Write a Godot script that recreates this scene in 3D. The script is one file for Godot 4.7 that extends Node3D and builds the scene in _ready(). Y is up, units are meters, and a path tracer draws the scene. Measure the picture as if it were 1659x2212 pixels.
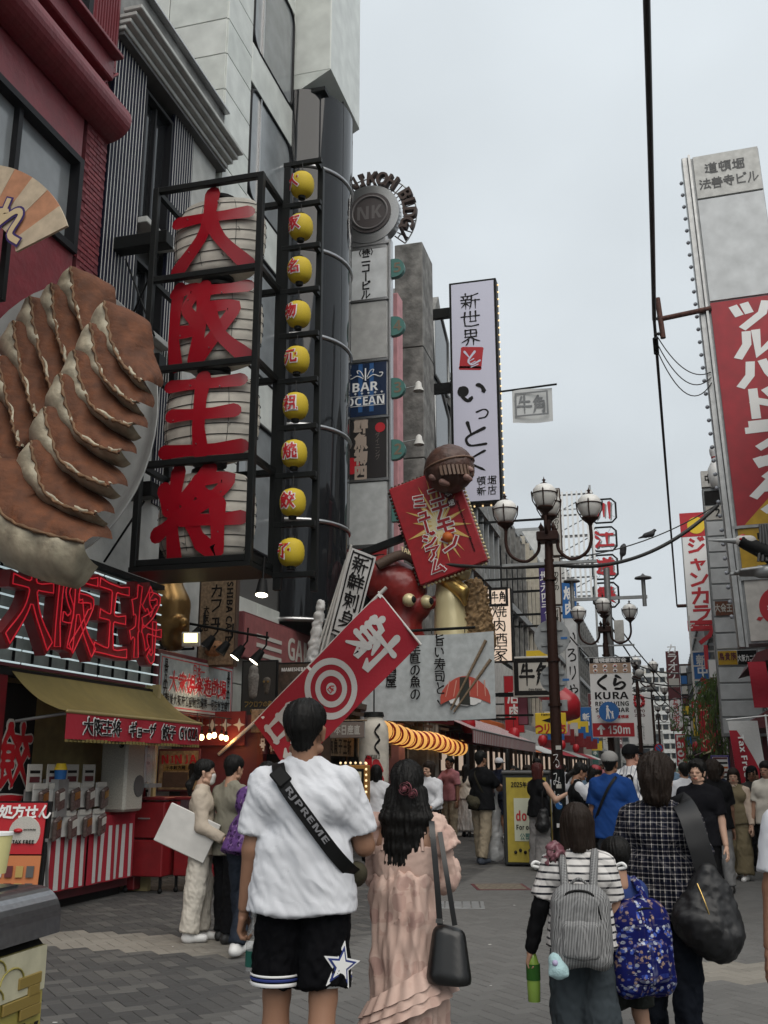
extends Node3D

var M := {}
var T := {}
var used := {}
var meshes := {}
var rnd := RandomNumberGenerator.new()
var wob := FastNoiseLite.new()


# ---------- names and tags
func numbered(called: String) -> String:
	var n: int = used.get(called, 0)
	used[called] = n + 1
	return called if n == 0 else "%s_%03d" % [called, n]

func tag(o: Node, label: String, category: String, group := "", kind := "") -> void:
	if label != "": o.set_meta("label", label)
	if category != "": o.set_meta("category", category)
	if group != "": o.set_meta("group", group)
	if kind != "": o.set_meta("kind", kind)

func thing(called: String, label: String, category: String, at := Vector3.ZERO, turn := 0.0, group := "") -> Node3D:
	var o := Node3D.new()
	o.name = numbered(called)
	add_child(o, true)
	o.position = at
	o.rotation.y = turn
	tag(o, label, category, group)
	return o

func ground_thing(called: String) -> Node3D:
	var o := Node3D.new()
	o.name = numbered(called)
	add_child(o, true)
	o.set_meta("kind", "structure")
	return o

func part(parent: Node, called: String, mesh: Mesh, m: Material, at := Vector3.ZERO, rot := Vector3.ZERO) -> MeshInstance3D:
	var o := MeshInstance3D.new()
	o.name = called
	o.mesh = mesh
	o.material_override = m
	parent.add_child(o, true)
	o.position = at
	o.rotation = rot
	return o


# ---------- materials (colours are linear base colours)
func noise_tex(freq: float, lo: float, hi: float, normal := false, bump := 4.0, seed_ := 1, size := 512, octaves := 4) -> NoiseTexture2D:
	var n := FastNoiseLite.new()
	n.seed = seed_
	n.frequency = freq
	n.fractal_octaves = octaves
	var t := NoiseTexture2D.new()
	t.width = size
	t.height = size
	t.seamless = true
	t.noise = n
	if normal:
		t.as_normal_map = true
		t.bump_strength = bump
	else:
		var g := Gradient.new()
		g.set_color(0, Color(lo, lo, lo))
		g.set_color(1, Color(hi, hi, hi))
		t.color_ramp = g
	return t

func mt(key: String, c: Color, rough := 0.7, metal := 0.0, grime := "", scale := 1.0, nrm := "", nscale := 1.0, depth := 0.5) -> StandardMaterial3D:
	var m := StandardMaterial3D.new()
	m.resource_name = key
	m.albedo_color = c.linear_to_srgb()
	m.roughness = rough
	m.metallic = metal
	if grime != "" or nrm != "":
		m.uv1_triplanar = true
		m.uv1_world_triplanar = true
		m.uv1_scale = Vector3.ONE * scale
	if grime != "": m.albedo_texture = T[grime]
	if nrm != "":
		m.normal_enabled = true
		m.normal_texture = T[nrm]
		m.normal_scale = depth
	M[key] = m
	return m

func glow(key: String, c: Color, e: float, base := Color(0.8, 0.8, 0.8)) -> StandardMaterial3D:
	var m := mt(key, base, 0.5)
	m.emission_enabled = true
	m.emission = c.linear_to_srgb()
	m.emission_energy_multiplier = e
	return m

func local_tex(m: StandardMaterial3D) -> StandardMaterial3D:
	m.uv1_world_triplanar = false
	return m


func V(x: float, y: float, z: float) -> Vector3:
	return Vector3(x, y, z)


# ---------- shapes
func tri_mesh(v: PackedVector3Array, n: PackedVector3Array, idx: PackedInt32Array, col := PackedColorArray(), uv := PackedVector2Array()) -> ArrayMesh:
	var a := []
	a.resize(Mesh.ARRAY_MAX)
	a[Mesh.ARRAY_VERTEX] = v
	a[Mesh.ARRAY_NORMAL] = n
	a[Mesh.ARRAY_INDEX] = idx
	if col.size(): a[Mesh.ARRAY_COLOR] = col
	if uv.size(): a[Mesh.ARRAY_TEX_UV] = uv
	var me := ArrayMesh.new()
	me.add_surface_from_arrays(Mesh.PRIMITIVE_TRIANGLES, a)
	return me

func smooth_normals(v: PackedVector3Array, idx: PackedInt32Array) -> PackedVector3Array:
	var n := PackedVector3Array()
	n.resize(v.size())
	for i in range(0, idx.size(), 3):
		var a := v[idx[i]]
		var f := (v[idx[i + 2]] - a).cross(v[idx[i + 1]] - a)
		n[idx[i]] += f
		n[idx[i + 1]] += f
		n[idx[i + 2]] += f
	for i in n.size(): n[i] = n[i].normalized()
	return n

# box with chamfered edges
func cbox(s: Vector3, b := 0.0) -> Mesh:
	var key := "b%.4f,%.4f,%.4f,%.4f" % [s.x, s.y, s.z, b]
	if meshes.has(key): return meshes[key]
	var me: Mesh
	if b <= 0.0:
		var bm := BoxMesh.new()
		bm.size = s
		me = bm
	else:
		var st := SurfaceTool.new()
		st.begin(Mesh.PRIMITIVE_TRIANGLES)
		var h := s / 2
		b = minf(b, minf(h.x, minf(h.y, h.z)) * 0.9)
		var ax := [Vector3.RIGHT, Vector3.UP, Vector3.BACK]
		var q := func(p0: Vector3, p1: Vector3, p2: Vector3, p3: Vector3, n: Vector3):
			st.set_normal(n.normalized())
			var flip: bool = (p1 - p0).cross(p2 - p0).dot(n) > 0
			for p in ([p0, p2, p1, p0, p3, p2] if flip else [p0, p1, p2, p0, p2, p3]): st.add_vertex(p)
		for i in 3:
			var u: Vector3 = ax[(i + 1) % 3]
			var w: Vector3 = ax[(i + 2) % 3]
			var hu: float = h.dot(u)
			var hw: float = h.dot(w)
			var hn: float = h.dot(ax[i])
			for sg in [-1.0, 1.0]:
				var n: Vector3 = ax[i] * sg
				var c: Vector3 = n * hn
				var du: Vector3 = u * (hu - b)
				var dw: Vector3 = w * (hw - b)
				q.call(c - du - dw, c + du - dw, c + du + dw, c - du + dw, n)
				for sg2 in [-1.0, 1.0]:   # edge between +-axis i and +-axis u
					var e: Vector3 = u * sg2
					q.call(c + e * (hu - b) - dw, c + e * (hu - b) + dw, n * (hn - b) + e * hu + dw, n * (hn - b) + e * hu - dw, n + e)
		for sx in [-1.0, 1.0]:
			for sy in [-1.0, 1.0]:
				for sz in [-1.0, 1.0]:
					var k := Vector3(sx, sy, sz)
					var p := h * k
					var p0 := p - Vector3(0, b * sy, b * sz)
					var p1 := p - Vector3(b * sx, 0, b * sz)
					var p2 := p - Vector3(b * sx, b * sy, 0)
					st.set_normal(k.normalized())
					for v in ([p0, p2, p1] if (p1 - p0).cross(p2 - p0).dot(k) > 0 else [p0, p1, p2]): st.add_vertex(v)
		me = st.commit()
	meshes[key] = me
	return me

func bx(parent: Node, called: String, m: Material, at: Vector3, size: Vector3, rot := Vector3.ZERO, b := 0.0) -> MeshInstance3D:
	return part(parent, called, cbox(size, b), m, at, rot)

func along(a: Vector3, b: Vector3) -> Basis:
	var y := (b - a).normalized()
	var x := y.cross(Vector3.BACK if absf(y.z) < 0.9 else Vector3.RIGHT).normalized()
	return Basis(x, y, x.cross(y))

func cy(parent: Node, called: String, m: Material, a: Vector3, b: Vector3, r0: float, r1 := -1.0, seg := 12) -> MeshInstance3D:
	if r1 < 0: r1 = r0
	var key := "c%.4f,%.4f,%.4f,%d" % [r0, r1, a.distance_to(b), seg]
	if not meshes.has(key):
		var c := CylinderMesh.new()
		c.bottom_radius = r0
		c.top_radius = r1
		c.height = a.distance_to(b)
		c.radial_segments = seg
		c.rings = 1
		meshes[key] = c
	var o := part(parent, called, meshes[key], m)
	o.transform = Transform3D(along(a, b), (a + b) / 2)
	return o

func ball(parent: Node, called: String, m: Material, at: Vector3, r: float, seg := 16, squash := 1.0) -> MeshInstance3D:
	var key := "s%.4f,%d,%.3f" % [r, seg, squash]
	if not meshes.has(key):
		var c := SphereMesh.new()
		c.radius = r
		c.height = 2 * r * squash
		c.radial_segments = seg
		c.rings = seg / 2
		meshes[key] = c
	return part(parent, called, meshes[key], m, at)

# swept round tube through points, radius may vary
func tube_mesh(pts: Array, r: Variant, seg := 6, closed := false) -> ArrayMesh:
	var v := PackedVector3Array()
	var n := PackedVector3Array()
	var idx := PackedInt32Array()
	var prev := Vector3.ZERO
	var cnt := pts.size()
	for i in cnt:
		var a: Vector3 = pts[(i - 1 + cnt) % cnt] if closed else pts[maxi(i - 1, 0)]
		var b: Vector3 = pts[(i + 1) % cnt] if closed else pts[mini(i + 1, cnt - 1)]
		var d := (b - a).normalized()
		var x := prev - d * prev.dot(d)
		if x.length() < 0.01: x = d.cross(Vector3.UP if absf(d.y) < 0.9 else Vector3.RIGHT)
		x = x.normalized()
		prev = x
		var y := d.cross(x)
		var rr: float = r[i] if r is Array else r
		for k in seg:
			var an := TAU * k / seg
			var o := x * cos(an) + y * sin(an)
			v.append(pts[i] + o * rr)
			n.append(o)
	for i in (cnt if closed else cnt - 1):
		var j := (i + 1) % cnt
		for k in seg:
			var k2 := (k + 1) % seg
			idx.append_array([i * seg + k, j * seg + k, i * seg + k2, i * seg + k2, j * seg + k, j * seg + k2])
	if not closed:
		for e in [0, cnt - 1]:
			var c := v.size()
			v.append(pts[e])
			n.append((pts[e] - pts[1 if e == 0 else e - 1]).normalized())
			for k in seg: idx.append_array([c, e * seg + k, e * seg + (k + 1) % seg])
	return tri_mesh(v, n, idx)

func tube(parent: Node, called: String, m: Material, pts: Array, r: Variant, seg := 6, closed := false) -> MeshInstance3D:
	return part(parent, called, tube_mesh(pts, r, seg, closed), m)

func curve(pts: Array, per := 6) -> Array:
	var out := []
	for i in pts.size() - 1:
		var p0 = pts[maxi(i - 1, 0)]
		var p3 = pts[mini(i + 2, pts.size() - 1)]
		for k in per: out.append(pts[i].cubic_interpolate(pts[i + 1], p0, p3, float(k) / per))
	out.append(pts[-1])
	return out

func sag(a: Vector3, b: Vector3, drop: float, n := 14) -> Array:
	var out := []
	for i in n + 1:
		var t := float(i) / n
		out.append(a.lerp(b, t) - Vector3(0, drop * 4 * t * (1 - t), 0))
	return out

# lathe round y: profile of (radius, height)
func lathe(prof: Array, seg := 20) -> ArrayMesh:
	var v := PackedVector3Array()
	var idx := PackedInt32Array()
	for p in prof:
		for k in seg:
			var an := TAU * k / seg
			v.append(Vector3(cos(an) * p.x, p.y, sin(an) * p.x))
	for i in prof.size() - 1:
		for k in seg:
			var k2 := (k + 1) % seg
			idx.append_array([i * seg + k, i * seg + k2, (i + 1) * seg + k, i * seg + k2, (i + 1) * seg + k2, (i + 1) * seg + k])
	var n := smooth_normals(v, idx)
	return tri_mesh(v, n, idx)

# polygon in xy pushed out to z = 0 .. depth
func prism(poly: PackedVector2Array, depth: float) -> ArrayMesh:
	if Geometry2D.is_polygon_clockwise(poly): poly.reverse()
	var t := Geometry2D.triangulate_polygon(poly)
	var st := SurfaceTool.new()
	st.begin(Mesh.PRIMITIVE_TRIANGLES)
	for side in 2:
		st.set_normal(Vector3.BACK if side == 0 else Vector3.FORWARD)
		for i in range(0, t.size(), 3):
			var a := poly[t[i]]
			var b := poly[t[i + 1]]
			var c := poly[t[i + 2]]
			var ccw := (b - a).cross(c - a) > 0
			for p in ([a, c, b] if ccw == (side == 0) else [a, b, c]): st.add_vertex(Vector3(p.x, p.y, depth if side == 0 else 0.0))
	for i in poly.size():
		var a := poly[i]
		var b := poly[(i + 1) % poly.size()]
		var n := Vector3(b.y - a.y, a.x - b.x, 0).normalized()
		st.set_normal(n)
		for p in [Vector3(a.x, a.y, 0), Vector3(a.x, a.y, depth), Vector3(b.x, b.y, depth), Vector3(a.x, a.y, 0), Vector3(b.x, b.y, depth), Vector3(b.x, b.y, 0)]: st.add_vertex(p)
	return st.commit()

# a surface f(u, v) with u, v in 0..1, given a thickness
func sheet(f: Callable, nu: int, nv: int, thick := 0.004, uvs := Vector2.ONE) -> ArrayMesh:
	var v := PackedVector3Array()
	var uv := PackedVector2Array()
	var idx := PackedInt32Array()
	for j in nv + 1:
		for i in nu + 1:
			v.append(f.call(float(i) / nu, float(j) / nv))
			uv.append(Vector2(float(i) / nu, float(j) / nv) * uvs)
	var w := nu + 1
	for j in nv:
		for i in nu:
			var a := j * w + i
			idx.append_array([a, a + w, a + 1, a + 1, a + w, a + w + 1])
	var n := smooth_normals(v, idx)
	if thick > 0:
		var c := v.size()
		var e := idx.size()
		for i in c:
			v.append(v[i] - n[i] * thick)
			n.append(-n[i])
			uv.append(uv[i])
		for i in range(0, e, 3): idx.append_array([idx[i] + c, idx[i + 2] + c, idx[i + 1] + c])
		var rim := []
		for i in nu: rim.append([i, i + 1])
		for i in nu: rim.append([nv * w + i + 1, nv * w + i])
		for j in nv: rim.append([(j + 1) * w, j * w])
		for j in nv: rim.append([j * w + nu, (j + 1) * w + nu])
		for r in rim: idx.append_array([r[0], r[1], r[0] + c, r[1], r[1] + c, r[0] + c])
	return tri_mesh(v, n, idx, PackedColorArray(), uv)

func frame_rect(parent: Node, called: String, m: Material, w: float, h: float, t: float, d: float, at := Vector3.ZERO) -> void:
	bx(parent, called, m, at + Vector3(0, h / 2 - t / 2, 0), Vector3(w, t, d))
	bx(parent, called, m, at + Vector3(0, -h / 2 + t / 2, 0), Vector3(w, t, d))
	bx(parent, called, m, at + Vector3(-w / 2 + t / 2, 0, 0), Vector3(t, h - 2 * t, d))
	bx(parent, called, m, at + Vector3(w / 2 - t / 2, 0, 0), Vector3(t, h - 2 * t, d))

# flat print made of overlapping round-ended bars: [a, b, ra, rb]
func flat(bars: Array, depth: float) -> ArrayMesh:
	var st := SurfaceTool.new()
	st.begin(Mesh.PRIMITIVE_TRIANGLES)
	var k := 0
	for p in bars:
		var pts := PackedVector2Array()
		for e in 2:
			for i in 14: pts.append(Vector2(p[e].x, p[e].y) + Vector2.from_angle(TAU * i / 14) * p[2 + e])
		var hull := Geometry2D.convex_hull(pts)
		hull.remove_at(hull.size() - 1)
		st.append_from(prism(hull, depth + k * .0007), 0, Transform3D())
		k += 1
	return st.commit()


# ---------- lettering: each character is a set of strokes on a 0..99 grid ("~" = curved)
var GLYPH := {
	"大": "0832 9230,5004 4832 3862 0895,5038 6565 9495",
	"阪": "1008 1096,1008 3608 2432 3650 3462 1862,4612 9410,4612 4550 3896,5236 8436 7260 4296,5440 7072 9696",
	"王": "1012 9012,1550 8550,0692 9492,5012 5092",
	"将": "2404 2496,0824 1440,0470 2458,6004 4030,5612 8612 7034 4050,5224 6434,3858 9858,7646 7694 6288,4866 5682",
	"名": "4404 1244,3222 7622 5250 0880,3040 4850,3662 3696,3662 8662 8696,3690 8690",
	"物": "1612 1034,0630 4430,2604 2696,0666 4454,5804 4636,5224 9424 9080 8094 7888,7024 6050 4672,8424 7462 5490",
	"元": "2214 7814,0640 9440,3840 3464 0694,6040 6088 9488 9676",
	"祖": "2204 2814,0626 3826 0666,2246 2296,2650 3860,5412 5490,5412 8412 8490,5438 8438,5464 8464,4292 9892",
	"焼": "0830 1246,3826 3244,2404 2250 0694,2654 4090,4618 9418,7004 7032,4446 9846,5832 5852,8432 8452,4462 9862,6062 5690 4094,7862 7892 9892 9880",
	"餃": "2804 0434,2804 4828,1236 1292,1236 4036 4064,1250 4050,1264 4064,1292 3282,3070 4694,7204 7220,4820 9820,6028 4846,8428 9846,8446 4696,5846 9896",
	"子": "1810 8010 5034,5034 5092 3686,0648 9448",
	"新": "2604 2616,0618 4818,1424 1836,3824 3438,0440 5040,0658 4858,2740 2796,2660 0684,2862 4478,9008 5818,5818 5664 4896,5846 9846,7846 7896",
	"世": "0432 9632,2208 2288 9088,5006 5064,7806 7864,5064 7864",
	"界": "2206 2246,2206 7806 7846,2226 7826,2246 7846,5006 5046,5046 3062 0476,5248 7064 9676,3866 3482 2496,6466 6496",
	"道": "4804 5414,8002 7214,3216 9616,6216 5826,4428 4480,4428 8628 8680,4446 8646,4462 8662,4480 8680,0812 2022,0440 2240 1470 0482,0680 2484 5094 9894",
	"頓": "0620 4814,0836 0858 4258,4236 4258,2606 2480 3094 4690,5208 9808,7408 7020,5822 5874,5822 9222 9274,5838 9238,5656 9256,5874 9274,6676 5094,8276 9694",
	"堀": "0434 3434,1808 1880,0284 3876,4408 9208 9228 4428,4408 4260 3694,6834 6892,5438 5456 8656,8638 8656,5066 5092 9092,9066 9092",
	"店": "5002 5014,1016 9416,1216 1058 0294,5024 5056,5238 8438,3256 3292,3256 8056 8092,3292 8092",
	"射": "2404 2016,1016 1062,1016 4216 4290 3284,1032 4232,1046 4246,0462 4462,4462 0490,5030 9830,8006 8092 6684,5846 6462",
	"的": "2404 1818,0820 0890,0820 4220 4290,0852 4252,0888 4288,6404 5036,6020 9420 9286 7684,6044 7060",
	"旨": "8008 2424,2404 2438 9036,2650 2696,2650 7850 7896,2672 7872,2694 7894",
	"寿": "1612 8412,1028 9028,0444 9644,5404 4050 0694,4060 9660,7850 7894 6088,4868 5880",
	"司": "1010 8810 8690 7084,1228 6828,1646 1684,1646 6446 6484,1684 6484",
	"産": "5002 5012,1414 8814,3018 3630,7016 6430,1032 9432,1432 1266 0496,3638 2654,3048 8848,3066 8466,5840 5890,2492 9692",
	"直": "1016 9016,5002 4830,3030 3078,3030 7630 7678,3046 7646,3062 7662,3078 7678,1230 1292 9492",
	"魚": "4004 0832,3014 7214 5428,1830 1866,1830 8430 8466,5030 5066,1848 8448,1866 8466,1476 0694,3476 3894,5876 6494,8076 9494",
	"酒": "0810 2020,0436 1846,0690 2460,3212 9812,3632 3696,3632 9432 9496,5612 5632 4856,7412 7454 8856,3672 9472,3694 9494",
	"屋": "1208 8808 8828 1428,1208 1258 0294,2640 9240,5040 3656 8054,7246 8660,2874 8674,5860 5892,2092 9692",
	"鮮": "1804 0424,1412 3812 3024,0626 0658,0626 4426 4458,2526 2558,0642 4442,0658 4458,0668 0284,1668 1884,2868 3084,4068 4684,6004 6616,8804 8016,5422 9822,5640 9640,5060 9860,7622 7696",
	"刺": "0618 5218,2904 2996,1032 1052 4852,1032 4832 4852,2856 0486,3056 5080,6616 6668,8806 8892 7684",
	"身": "5002 4414,2614 2662,2614 7614 7692 6284,2630 7630,2646 7646,0864 8464,8444 6070 1094",
	"肉": "1626 1696,1626 8426 8690 7488,5004 5026,5026 4244 2656,5640 7656,5056 4274 2686,5668 7686",
	"家": "5002 5012,0814 0830,0814 9214 9030,2630 7830,5030 1058,3846 5464 5690 4286,4858 1072,5270 1090,8242 6056,5854 7270 9690",
	"牛": "2808 1440,2230 8230,0658 9458,5004 5096",
	"角": "4002 1230,3412 6812 5628,2430 2462 1094,2430 8230 8292 7288,2448 8248,2464 8264,5230 5264",
	"薬": "0614 9414,3404 3424,6604 6624,5020 4628,3630 3656,3630 6430 6456,3643 6443,3656 6456,1432 2442,0660 2650,8630 7642,7650 9260,0668 9468,5056 5098,4870 0892,5270 9292",
	"法": "0810 2020,0436 1846,0690 2460,4022 9222,6604 6646,3246 9846,6048 4284 8880,7668 9490",
	"善": "3004 3614,7004 6414,1216 8816,1630 8430,0844 9244,5014 5056,0658 9658,3046 3456,7046 6656,2468 2496,2468 7668 7696,2492 7692",
	"寺": "1814 8214,5002 5034,0634 9434,1052 9052,6842 6892 5284,2860 4076",
	"商": "5002 5012,0614 9414,3418 3828,6618 6028,1032 1096,1032 9032 9094 8090,4034 2652,5834 7450,3258 3284,3258 6858 6884,3284 6884",
	"会": "5002 0442,5002 9642,2844 7444,1260 8860,4462 2090 7884,6674 8494",
	"川": "1810 1660 0694,5014 5084,8406 8496",
	"江": "0810 2020,0436 1846,0690 2460,3622 9622,6622 6686,3088 9888",
	"樂": "5002 4612,3614 3648,3614 6414 6448,3630 6430,3648 6448,1812 0626 2032 0848 2850,8012 7026 9030 7446 9450,0660 9460,5050 5098,4862 0890,5262 9290",
	"日": "2008 2094,2008 8008 8094,2050 8050,2092 8092",
	"本": "0626 9426,5004 5098,4828 0472,5228 9672,3276 6876",
	"一": "0650 9448",
	"衆": "4802 4012,1414 1434,1414 8614 8634,3814 3834,6214 6234,0634 9434,7442 2450,5048 5096,3052 0890,3062 4886,7050 5062,6256 9492",
	"娯": "2004 0470 3894,3826 3060 0494,0230 4228,5808 5830,5808 9008 9030,5830 9030,5040 9040 9060,5240 5060,4462 9862,6264 4896,7864 9896",
	"楽": "5002 4612,3614 3650,3614 6414 6450,3632 6432,3650 6450,1416 2428,0848 2436,8614 7628,7436 9246,0660 9460,5050 5098,4862 0890,5262 9290",
	"遊": "3606 3618,2820 5020,3820 3650 2678,3836 5036 4876,5804 5224,5614 9614,6030 9030 7844,7844 7880 6876,5656 9856,0812 2022,0440 2240 1470 0482,0680 2484 5094 9894",
	"戯": "2804 2824,2812 5012,0624 5624 5434,0824 0660 0288,1042 4842,1454 2078,4454 3878,0482 5480,5830 9824,7004 7660 9694 9882,9038 6080,8010 9020",
	"場": "0434 3434,1808 1880,0284 3876,4806 4840,4806 8806 8840,4822 8822,4840 8840,3850 9850,5450 3670,4862 9462 9090 8094,6462 4490,8062 6494",
	"景": "2804 2836,2804 7404 7436,2820 7420,2836 7436,5038 5046,0648 9448,2656 2674,2656 7656 7674,2674 7674,5074 5096 4094,3278 1492,6878 8892",
	"品": "3006 3040,3006 7006 7040,3040 7040,0852 0892,0852 4252 4292,0892 4292,5852 5892,5852 9252 9292,5892 9292",
	"付": "2804 0446,1834 1896,3830 9830,7806 7892 6284,5048 6064",
	"戦": "0804 1416,2604 2814,4402 3614,0820 0854,0820 4620 4654,0838 4638,0854 4654,2620 2696,0270 5270,5230 9826,6804 7460 9496 9882,9040 6482,8210 9220",
	"後": "2604 0630,2830 0456,1846 1896,6402 4424 6030,8214 4644 9040,8032 9246,5650 4074,5458 8458 4096,4866 9696",
	"府": "5002 5012,1014 9414,1214 1058 0294,3826 2450,3240 3296,4242 9642,7828 7892 6686,5254 6070",
	"公": "3608 0644,6408 9644,4840 1888 7684,6666 8692",
	"認": "1804 2610,0418 4218,0832 3832,0846 3846,0660 0694,0660 3660 3694,0694 3694,5008 9208 8646 7640,7210 6034 4650,4266 4082,5262 5090 8090 8880,6458 7268,9064 9882",
	"第": "2002 0620,1814 4614,2816 3424,6402 5220,6014 9414,7416 8024,1428 8428 8442 1442 1458 8858 8678 7876,5028 5098,4860 0892",
	"号": "2406 2434,2406 7606 7634,2434 7634,0648 9448,3848 3264 7664 7290 5688",
	"秘": "3804 0816,0230 4630,2412 2496,2432 0470,2834 4660,6014 6624,5638 5280,6030 6080 7088 8880,8810 4890,9046 9664",
	"宝": "5002 5012,0814 0832,0814 9214 9032,2030 8030,2456 7656,0690 9490,5030 5090,6668 7882",
	"館": "2804 0434,2804 4828,1236 1292,1236 4036 4064,1250 4050,1264 4064,1292 4284,7202 7212,4814 4832,4814 9814 9830,5632 5694,5632 8832 8850,5650 8850,5664 9264 9294,5694 9294",
	"創": "2802 0434,2802 5232,1632 4432 4050,1632 1660 0484,1646 4246,1860 1890,1868 4468 4490,1890 4490,6616 6668,8806 8892 7684",
	"業": "3804 3820,6204 6220,1808 2620,8208 7420,0622 9422,3424 3834,6624 6234,1036 9036,1848 8248,0660 9460,5036 5098,4862 0892,5262 9292",
	"昭": "0812 0882,0812 3612 3682,0846 3646,0882 3682,4810 9210 9040 8038,6812 4446,5254 5294,5254 9254 9294,5294 9294",
	"和": "4204 0816,0232 5032,2612 2696,2634 0474,3036 5060,6024 6088,6024 9424 9488,6088 9488",
	"四": "1214 1292,1214 8814 8892,4014 3848 2060,6014 6054 8054,1290 8890",
	"年": "2804 0838,2220 8820,2642 8242,2642 2664,0664 9664,5420 5498",
	"処": "2004 0446,1822 4222 2270 0494,1844 4088 9894,5810 5650 4674,5810 8010 8056 9660",
	"方": "5002 5018,0620 9420,4022 3662 0894,4044 8044 7490 6088",
	"局": "1208 8808 8828 1428,1208 1258 0294,1444 8844 8492 7288,3258 3282,3258 6458 6482,3282 6482",
	"好": "2004 0470 3894,3826 3060 0494,0230 4228,5012 9012 7234,7234 7290 6088,4650 9850",
	"森": "1412 8812,5002 5044,4814 1840,5214 8440,0454 4854,2644 2696,2656 0284,2856 4680,5254 9854,7444 7496,7456 5484,7656 9884",
	"中": "1222 1264,1222 8822 8864,1264 8864,5004 5098",
	"座": "5002 5012,0814 9414,1014 0858 0294,3628 2250,3642 4652,7428 6050,7442 8652,2664 8864,5622 5692,1692 9692",
	"鳥": "5002 4412,2412 2456,2412 7612 7640,2426 7626,2440 7640,2456 9456,2456 9070 8892 7888,1274 0690,3274 3890,5072 5888,6870 7884",
	"貴": "2408 2424,2408 7608 7624,2424 7624,5002 5034,0634 9434,2642 2682,2642 7442 7482,2656 7456,2670 7470,2682 7482,3684 1296,6484 8896",
	"族": "2402 2414,0616 4616,1818 1650 0490,1836 4036 3688,6002 4824,5614 9614,6228 5046,5836 9236,4656 9856,7236 7058 4496,7260 9896",
	"株": "0424 4224,2304 2396,2328 0468,2630 4262,5608 4630,5222 9422,4644 9844,7204 7296,7046 4480,7446 9878",
	"台": "4804 1646 8442,6630 8850,2258 2296,2258 7858 7896,2292 7892",
	"水": "5004 5094 4088,0630 3830 0680,8618 5840,5230 9688",
	"階": "0808 0896,0808 3008 2032 3050 1860,4406 4440 5836,4424 5824,8608 7018,7006 7040 9440,6844 6054,5054 5096,5054 9054 9096,5074 9074,5094 9094",
	"祭": "3604 0440,3216 4816 0460,1830 3046,6012 9012 5050,6024 9454,3450 6850,1464 8864,5064 5096,3074 1492,6874 8892",
	"ニ": "1824 8224,0680 9480", "コ": "1418 8418 8486,1286 8486", "ー": "0650 9450", "｜": "5006 5094", "ビ": "2008 2086 8486,2046 7030,7804 8418,9002 9614", "ル": "3210 3050 0892,5608 5688 9450",
	"い": "~1218 1260 2888 4074,7424 8440 8664", "っ": "~2650 6038 7856 6684 3890", "と": "~3006 4046,8030 3056 2676 4090 8488", "く": "~7404 2848 7496", "の": "~5020 4470 2286 0864 1836 4418 7620 9048 8074 6092",
	"ツ": "1018 1842,3812 4436,8814 7850 3094", "ハ": "3214 2856 0690,6412 7450 9490", "ド": "3004 3096,3038 7658,6406 7220,8202 9016", "ラ": "1812 8012,0834 9034 7070 3296", "ッ": "2230 2848,4426 4844,8230 7460 3892",
	"グ": "3604 0444,3222 8222 7060 2696,7802 8414,9000 9612", "ナ": "0632 9432,5404 5250 2496", "モ": "1812 8012,0646 9446,4612 4688 8888", "ン": "1018 3236,0890 6870 9430", "ミ": "2010 7818,2442 7250,1474 7892",
	"ュ": "2844 7044 6488,1688 8888", "ジ": "1812 3424,1040 2652,0890 5480 8848,6404 7418,8202 8814", "ア": "0814 9014 5446,5038 4870 1896", "ム": "4808 1088 8482,6660 9096", "ャ": "1452 8448 6866,3834 5496",
	"カ": "0830 8830 8490 6886,4604 4240 1094", "オ": "0630 9430,6404 6492 4886,6032 0482", "ケ": "3404 0446,2622 9622,6622 6060 3296", "ゴ": "1420 7820 7886,1286 7886,8402 8812,9600 9810", "ボ": "0630 9430,5004 5094 4090,2850 1080,7050 9080,7604 8214,9000 9610",
	"ウ": "5004 5018,1434 1420 8820 8250 4096", "メ": "8008 6450 1092,2434 8480", "ギ": "0634 8426,0462 9454,4006 5696,7602 8414,9000 9610", "ョ": "2444 7444 7490,2466 7466,2490 7490", "ザ": "0630 9430,2812 2860,7012 7060 3096,7802 8412,9200 9610",
	"ダ": "3604 0444,3222 8222 7060 2696,3644 6460,7802 8414,9000 9612", "イ": "8008 5040 0660,5234 5096",
	"フ": "1012 8812 7656 2096", "ェ": "2442 7642,5042 5086,1486 8686", "ク": "3604 0444,3222 8822 7060 2696", "ロ": "1814 1888,1814 8214 8288,1888 8288", "キ": "0634 9026,0462 9454,4006 5696", "ス": "1414 8214 5060 0692,5458 9090", "エ": "1416 8616,5016 5084,0684 9484",
	"ろ": "~2010 7210 1860 4640 8050 8478 6290 4092", "り": "~2810 2658,7206 7650 4096", "や": "~0640 4828 8028 9044 6460,5806 6414,2614 5096", "つ": "~0434 5020 9038 8670 4088", "せ": "~0638 9434,2816 2888 8486,7006 7064 5860", "ん": "~5006 0892 3056 5288 7690 9460",
	"お": "~0626 6024,3204 3090 1080 2864 6048 8868 6692,7214 9030", "み": "~1412 5012 2078 0870 2254 9270,7836 7068 5496", "ら": "~3806 5818,2630 2266 6446 8466 6090 3092", "る": "~2010 7210 1860 4640 8050 8478 6290 4480 5672",
	"ぱ": "~1410 0850 1490,3632 8632,6410 6484 4482 4268 6666 8884,9006 9810 9018 8210 9006", "れ": "~1804 1896,0432 2832 0476,0476 5026 7230 6476 9488", "き": "~1620 8016,1040 8834,4606 7058 4062,3066 4090 7490", "ち": "~0624 8822,4006 2456 5046 8462 7088 3692", "、": "3050 5080", "↑": "5006 5096,5006 2240,5006 7840", "・": "4545 5555",
}

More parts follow.
